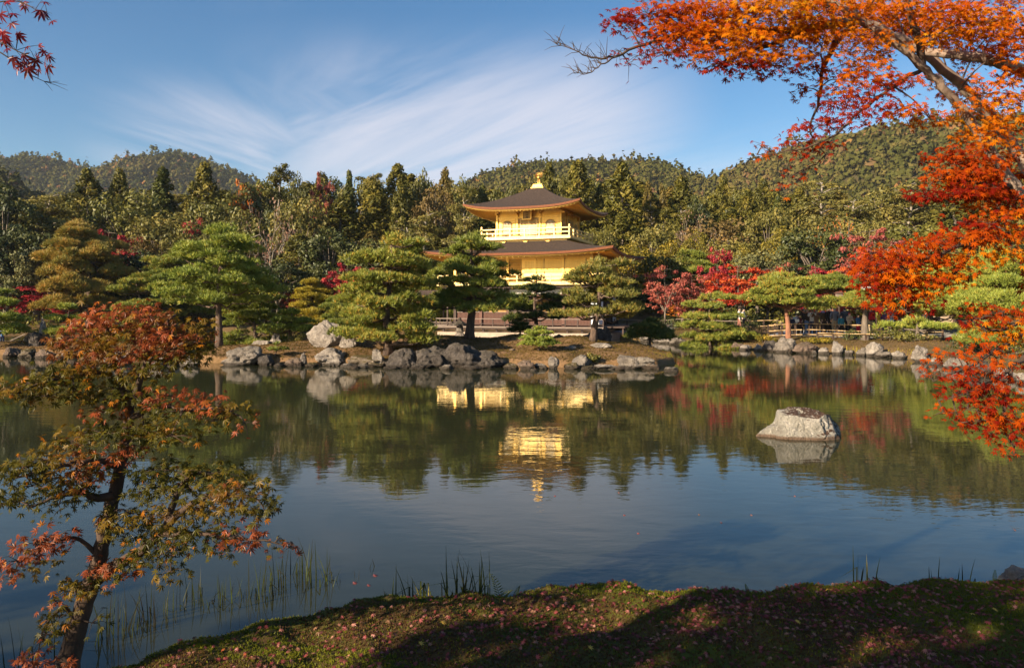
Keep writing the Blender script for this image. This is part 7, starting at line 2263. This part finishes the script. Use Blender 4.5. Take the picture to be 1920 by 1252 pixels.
for k_ in range(22):
    q = cl_limbs[rng.randint(1, 4)][0]
    p = q[rng.randint(len(q) // 2, len(q))]
    d = unit(np.array([0.9, 0, -0.1]) + rng.normal(0, 0.45, 3)) * rng.uniform(0.03, 0.09)
    mbt.tube([p - CROOT, p + d * 0.5 - CROOT + [0, 0, 0.003], p + d - CROOT], [0.0012, 0.0009, 0.0004], 4, cap=False)
link('trunk', mbt.mesh('trunk', [M['bark_mapledark']], True), cm_)
# its crown over the bank, outside the picture
ccl = []
for k_ in range(26):
    a = rng.rand() * 6.28; rr_ = rng.uniform(0.3, 1.8)
    c = CROOT + np.array([0.2 + math.cos(a) * rr_, 0.1 + math.sin(a) * rr_, rng.uniform(2.3, 4.2)])
    if c[1] > 0.5 and c[0] > -c[1] * 0.80 - 0.9: c[0] = -c[1] * 0.80 - 1.2
    ccl.append((c, np.array([0.5, 0.5, 0.14]), 0.8, 'x'))
lvc = spray_leaves(ccl, 0.07, rng, lambda pal, P, n, r_: np.clip(r_.normal(0.5, 0.2, n), 0, 1), 1.6)
V, Tr, ti = leaves_geo(lvc[0] - CROOT, lvc[1], lvc[2], lvc[3], lvc[4], rng)
o = link('foliage', mk_mesh('foliage', V, None, Tr, [M['mapleD']], tint=ti), cm_); o['kind'] = 'stuff'

# trees along the near path behind and left of the viewpoint; they shade the mossy bank
for i, (x, y, h, w, kind, s) in enumerate([(-13.8, -5.0, 6.0, 3.0, 'orange', 18), (-7.6, -3.0, 6.2, 2.4, 'crimson', 5), (-5.4, -1.5, 5.2, 1.5, 'pinkred', 18), (-4.5, -6.5, 5.6, 2.2, 'red', 18), (-9.8, -5.2, 6.6, 2.6, 'orange', 5)]):
    tm, cmh, h0, r0 = variant((kind, 1 if s == 18 else 0), KINDS[kind][3](s)['fn'], **{k_: v for k_, v in KINDS[kind][3](s).items() if k_ != 'fn'})
    root = empty('maple_tree', (x, y, 0.4), i * 1.3, (w / r0, w / r0, h / h0))
    tag(root, f'{KINDS[kind][1]} beside the near path, {["farthest left", "midway back on the left", "close behind the crimson maple", "farthest behind the viewpoint", "second from farthest left"][i]}', 'maple tree', 'maples along the near path')
    link('trunk', tm, root); link('crown', cmh, root)

# ------------------------------------------------------------------ moss, fallen leaves, reeds, ferns
rng = np.random.RandomState(61)
n = 92000
mx = rng.uniform(-3.4, 5.2, n); my = rng.uniform(4.1, 7.0, n)
mz, md = h_bank(mx, my)
k = (md > 0.005) & (np.abs(mx) < my * 0.72)
mx, my, mz, md = mx[k], my[k], mz[k], md[k]
pat = wob(mx, my, 1.6, 12) * 0.22 + wob(mx, my, 5, 13) * 0.08
mt_ = np.clip(0.52 + pat + rng.normal(0, 0.12, len(mx)) + 0.28 * smooth(md, 0.32, 0.0) , 0, 1)  # tips tinted lighter toward the rim, sunlight put into the colour
brown = wob(mx, my, 0.9, 14) + 0.5 * wob(mx, my, 3, 15) + 0.8 * smooth(mx, -1.5, 1.5) * smooth(md, 0.1, 0.5) - 1.2 * smooth(md, 0.3, 0.05)
mt_ = np.where((brown > 0.62) & (rng.rand(len(mx)) < 0.8), rng.uniform(0.88, 1.0, len(mx)), np.minimum(mt_, 0.82))
V, T, ti = tufts(np.column_stack([mx, my, mz - 0.004]), np.tile([0, 0, 1.0], (len(mx), 1)) + rng.normal(0, 0.3, (len(mx), 3)), 0.022, rng, mt_, 4, 0.0042, 0.9)
o = link('moss', mk_mesh('moss', V, None, T, [M['moss_tuft']], tint=ti))
tag(o, 'thick green and brown moss covering the near bank', 'moss', kind='stuff')

def bank_leaf(n, near):
    lx = rng.uniform(-3.2, 4.9, n * 6); ly = rng.uniform(4.2, 6.7, n * 6)
    lz, ld = h_bank(lx, ly)
    w = 0.25 + 0.75 * smooth(lx, -2.0, 1.0)
    clump = wob(lx, ly, 2.6, 16) * 0.9 + 0.35 + 0.4 * wob(lx, ly, 8, 17)
    k = (ld > 0.12) & (np.abs(lx) < ly * 0.70) & (rng.rand(n * 6) < w * (0.35 + 0.65 * np.clip(clump, 0, 1)))
    lx, ly, lz = lx[k][:n], ly[k][:n], lz[k][:n]
    m_ = len(lx)
    return np.column_stack([lx, ly, lz + 0.016]), np.column_stack([rng.normal(0, 0.45, m_), rng.normal(-0.15, 0.45, m_), np.ones(m_)]), rng.normal(size=(m_, 3)) * [1, 1, 0.2], rng.uniform(0.036, 0.062, m_), np.where(rng.rand(m_) < 0.12, rng.uniform(0.84, 0.97, m_), np.clip(rng.normal(0.42, 0.24, m_), 0, 0.80))

P, N, Y, S, T = bank_leaf(230, True)
for i in range(len(P)):
    dull = T[i] < 0.36
    o = single_leaf('fallen_leaf', 'litter', P[i], N[i], Y[i], S[i], T[i])
    tag(o, 'dull wine-red fallen maple leaf lying on the mossy bank' if dull else 'pinkish fallen maple leaf lying curled on the mossy bank', 'leaf', 'dull red leaves on the moss' if dull else 'pink leaves on the moss')
for i, (px, py, D, lab) in enumerate([(830, 1172, 5.35, 'yellow fallen maple leaf on the dark moss left of centre'), (1495, 1200, 5.2, 'golden star-shaped fallen leaf on the shaded moss, centre right'), (1106, 1222, 4.95, 'pale buff fallen leaf at the bottom of the bank, centre'), (1865, 1158, 5.5, 'tan star-shaped fallen leaf on the bank at far right'), (788, 1226, 4.95, 'orange fallen leaf near the bottom edge, left of centre')]):
    x = (px - 960) / FPX * D
    z = zat(h_bank, x, D) + 0.025
    o = single_leaf('fallen_leaf', 'litter', (x, D, z), (0.1, -0.45, 1), (0.5, 0.4, 0), 0.06, 1.0)
    tag(o, lab, 'leaf')
P, N, Y, S, T = bank_leaf(3000, False)
V, Tr, ti = leaves_geo(P, N, Y, S * 0.9, T * 0.85, rng)
o = link('leaf_litter', mk_mesh('leaf_litter', V, None, Tr, [M['litter']], tint=ti)); tag(o, 'scattered pink and brown fallen leaves on the moss', 'fallen leaves', kind='stuff')

# leaves afloat
for i, (px, py, lab) in enumerate([(664, 1094, 'pink maple leaf caught among reeds at the bank, largest afloat'), (702, 1080, 'pink leaf floating behind the largest floating leaf'), (690, 1098, 'small pale leaf floating beside the largest one'), (1160, 924, 'tiny red leaf afloat below the pavilion reflection'), (1352, 980, 'red leaf afloat below the boulder reflection, left'), (1408, 966, 'orange leaf afloat below the boulder reflection, right'),
                                   (1902, 994, 'red-brown leaf afloat near the right edge'), (1310, 965, 'red leaf afloat left of the two below the boulder'), (1170, 966, 'red leaf afloat in the open water, centre'), (1196, 1000, 'faint leaf afloat above the middle of the bank'), (1040, 930, 'pale leaf afloat under the reflected roof finial'), (1490, 930, 'small red leaf afloat below right of the boulder')]):
    D = CAM_H * FPX / (py - HOR)
    o = single_leaf('floating_leaf', 'litter', ((px - 960) / FPX * D, D, 0.008), (0.15, -0.3, 1), (0.6, 0.5 - 0.1 * i, 0), 0.085 if i < 2 else 0.065, 0.5 + 0.04 * (i % 8))
    tag(o, lab, 'leaf', 'leaves afloat on the pond')

def edge_D(px, inside=0.10):
    """distance at which the crest of the bank lies along this column"""
    for D in np.arange(7.2, 4.5, -0.02):
        if sdist(np.array([(px - 960) / FPX * D]), np.array([D]), BANK)[0] > inside: return float(D)
    return 5.0

# reeds standing in the shallows
for i, (px, py, n_, rad, h, lab, tl_, th_) in enumerate([
    (30, 1248, 6, 0.10, 0.60, 'thin reeds in the water at the far left corner', 0.2, 0.7), (120, 1236, 4, 0.06, 0.50, 'few reeds left of the leaning maple trunk', 0.2, 0.7),
    (205, 1200, 8, 0.10, 0.62, 'reeds in the water just right of the maple trunk', 0.1, 0.75), (250, 1180, 14, 0.16, 0.55, 'dark broken reeds behind the maple base', 0.0, 0.6), (300, 1160, 12, 0.14, 0.52, 'brown reeds left of the bank edge', 0.0, 0.55),
    (372, 1128, 16, 0.18, 0.50, 'dense dark reeds in the shallows, left', 0.0, 0.65), (440, 1130, 16, 0.18, 0.52, 'green and brown reeds in the shallows below the maple boughs', 0.05, 0.8), (500, 1112, 14, 0.16, 0.56, 'tall reeds below the outermost maple leaves', 0.1, 0.9), (545, 1085, 12, 0.16, 0.62, 'tallest slender reeds right of the maple boughs', 0.2, 0.8),
    (600, 1092, 16, 0.16, 0.56, 'reeds with broken stems reflected in blue water', 0.1, 0.8), (655, 1082, 6, 0.12, 0.22, 'short dead stubs among floating leaves', 0.0, 0.3), (695, 1062, 3, 0.05, 0.26, 'single short reed behind the floating leaves', 0.1, 0.4)]):
    D = CAM_H * FPX / (py - HOR)
    blade_clump('reed_clump', lab, 'reeds', ((px - 960) / FPX * D, D, -0.12), int(n_ * 1.7), rad * 1.25, h * 0.82, 0.0044, 700 + i, 'reed', 'reeds in the shallows', 0.2, tl_, th_)
for i, (px, py, n_, rad, h, lab, tl_, th_, ln) in enumerate([
    (800, 1100, 7, 0.06, 0.44, 'tall yellow-green grass blades on the bank edge', 0.6, 1.0, 0.22), (735, 1110, 6, 0.05, 0.26, 'short pale grass tuft at the bank edge, left', 0.6, 1.0, 0.12), (860, 1100, 26, 0.16, 0.34, 'dense fan of dark green grass on the bank edge', 0.25, 0.7, 0.38), (905, 1095, 12, 0.10, 0.32, 'outer grass blades right of the dense fan', 0.3, 0.75, 0.30), (780, 1104, 10, 0.10, 0.30, 'leaning green blades left of the dense fan', 0.4, 0.8, 0.35),
    (1638, 1066, 8, 0.06, 0.28, 'bright upright grass blades on the far bank edge, right', 0.65, 1.0, 0.14), (1612, 1068, 5, 0.05, 0.32, 'thin dark blades left of the bright grass', 0.2, 0.6, 0.12), (1755, 1064, 7, 0.14, 0.20, 'sparse short blades on the bank edge, right', 0.2, 0.7, 0.15), (1820, 1066, 5, 0.10, 0.22, 'few thin stems near the right corner of the bank', 0.1, 0.5, 0.2)]):
    D = edge_D(px)
    x = (px - 960) / FPX * D
    blade_clump('grass_clump', lab, 'grass', (x, D, max(zat(h_bank, x, D), -0.1) - 0.02), n_, rad, h * 1.35, 0.0055, 720 + i, 'reed', 'grass along the bank edge', ln, tl_, th_)


def fern(label, px, py, h, lean, seed, mat='fern'):
    rg = np.random.RandomState(seed)
    D = edge_D(px)
    x = (px - 960) / FPX * D
    root = empty('fern', (x, D, max(zat(h_bank, x, D), 0.05) - 0.01))
    tag(root, label, 'fern', 'ferns on the bank edge')
    for f in range(2):
        a = lean + (f * 0.9 - 0.2)
        t_ = np.linspace(0, 1, 13)
        stem = np.column_stack([np.sin(a * t_) * h * t_, 0.05 * t_ * (1 - f * 2), np.cos(a * t_ * 0.8) * h * t_]) * (1 - 0.35 * f)
        mb = MB().tube(stem, np.linspace(0.003, 0.001, 13), 4)
        for i in range(3, 13):
            for s in (-1, 1):
                L = h * 0.20 * math.sin(min(1, (13.4 - i) / 8) * PI / 2)
                d = unit(np.array([s * 1.0, 0.15, 0.45]))
                p = stem[i]; q = p + d * L; w = np.array([-0.2 * s, 0, 1.0]) * 0.005
                mb.add([p - w * 0.5, p + (q - p) * 0.5 - w, q, p + (q - p) * 0.5 + w], [[0, 1, 2, 3]])
        me = mb.mesh('frond', [M[mat]])
        at_ = me.attributes.new('tint', 'FLOAT', 'FACE'); at_.data.foreach_set('value', np.full(len(me.polygons), rg.uniform(0.2, 0.9), np.float32))
        link('frond', me, root)

fern('dark tall fern on the bank edge right of the grass fan', 938, 1096, 0.25, -0.10, 1)
fern('small green fern right of the tall fern', 965, 1098, 0.14, 0.5, 2)
fern('small upright fern on the bank edge, centre right', 1405, 1082, 0.12, 0.05, 3)
fern('dry fern frond near the right corner rock', 1868, 1070, 0.15, 0.35, 4)

# ------------------------------------------------------------------ air
hm_, t, out = new_mat('haze')
pv = t.new('ShaderNodeVolumePrincipled')
pv.inputs['Color'].default_value = (0.80, 0.88, 1.0, 1)
pv.inputs['Density'].default_value = 0.00009
pv.inputs['Anisotropy'].default_value = 0.1
t.l.new(pv.outputs[0], out.inputs['Volume'])
HAZE = True
if HAZE:
    ho = link('haze', MB().box((0, 680, 118.8), (2600, 1480, 242.4)).mesh('haze', [hm_]))
    tag(ho, kind='stuff')
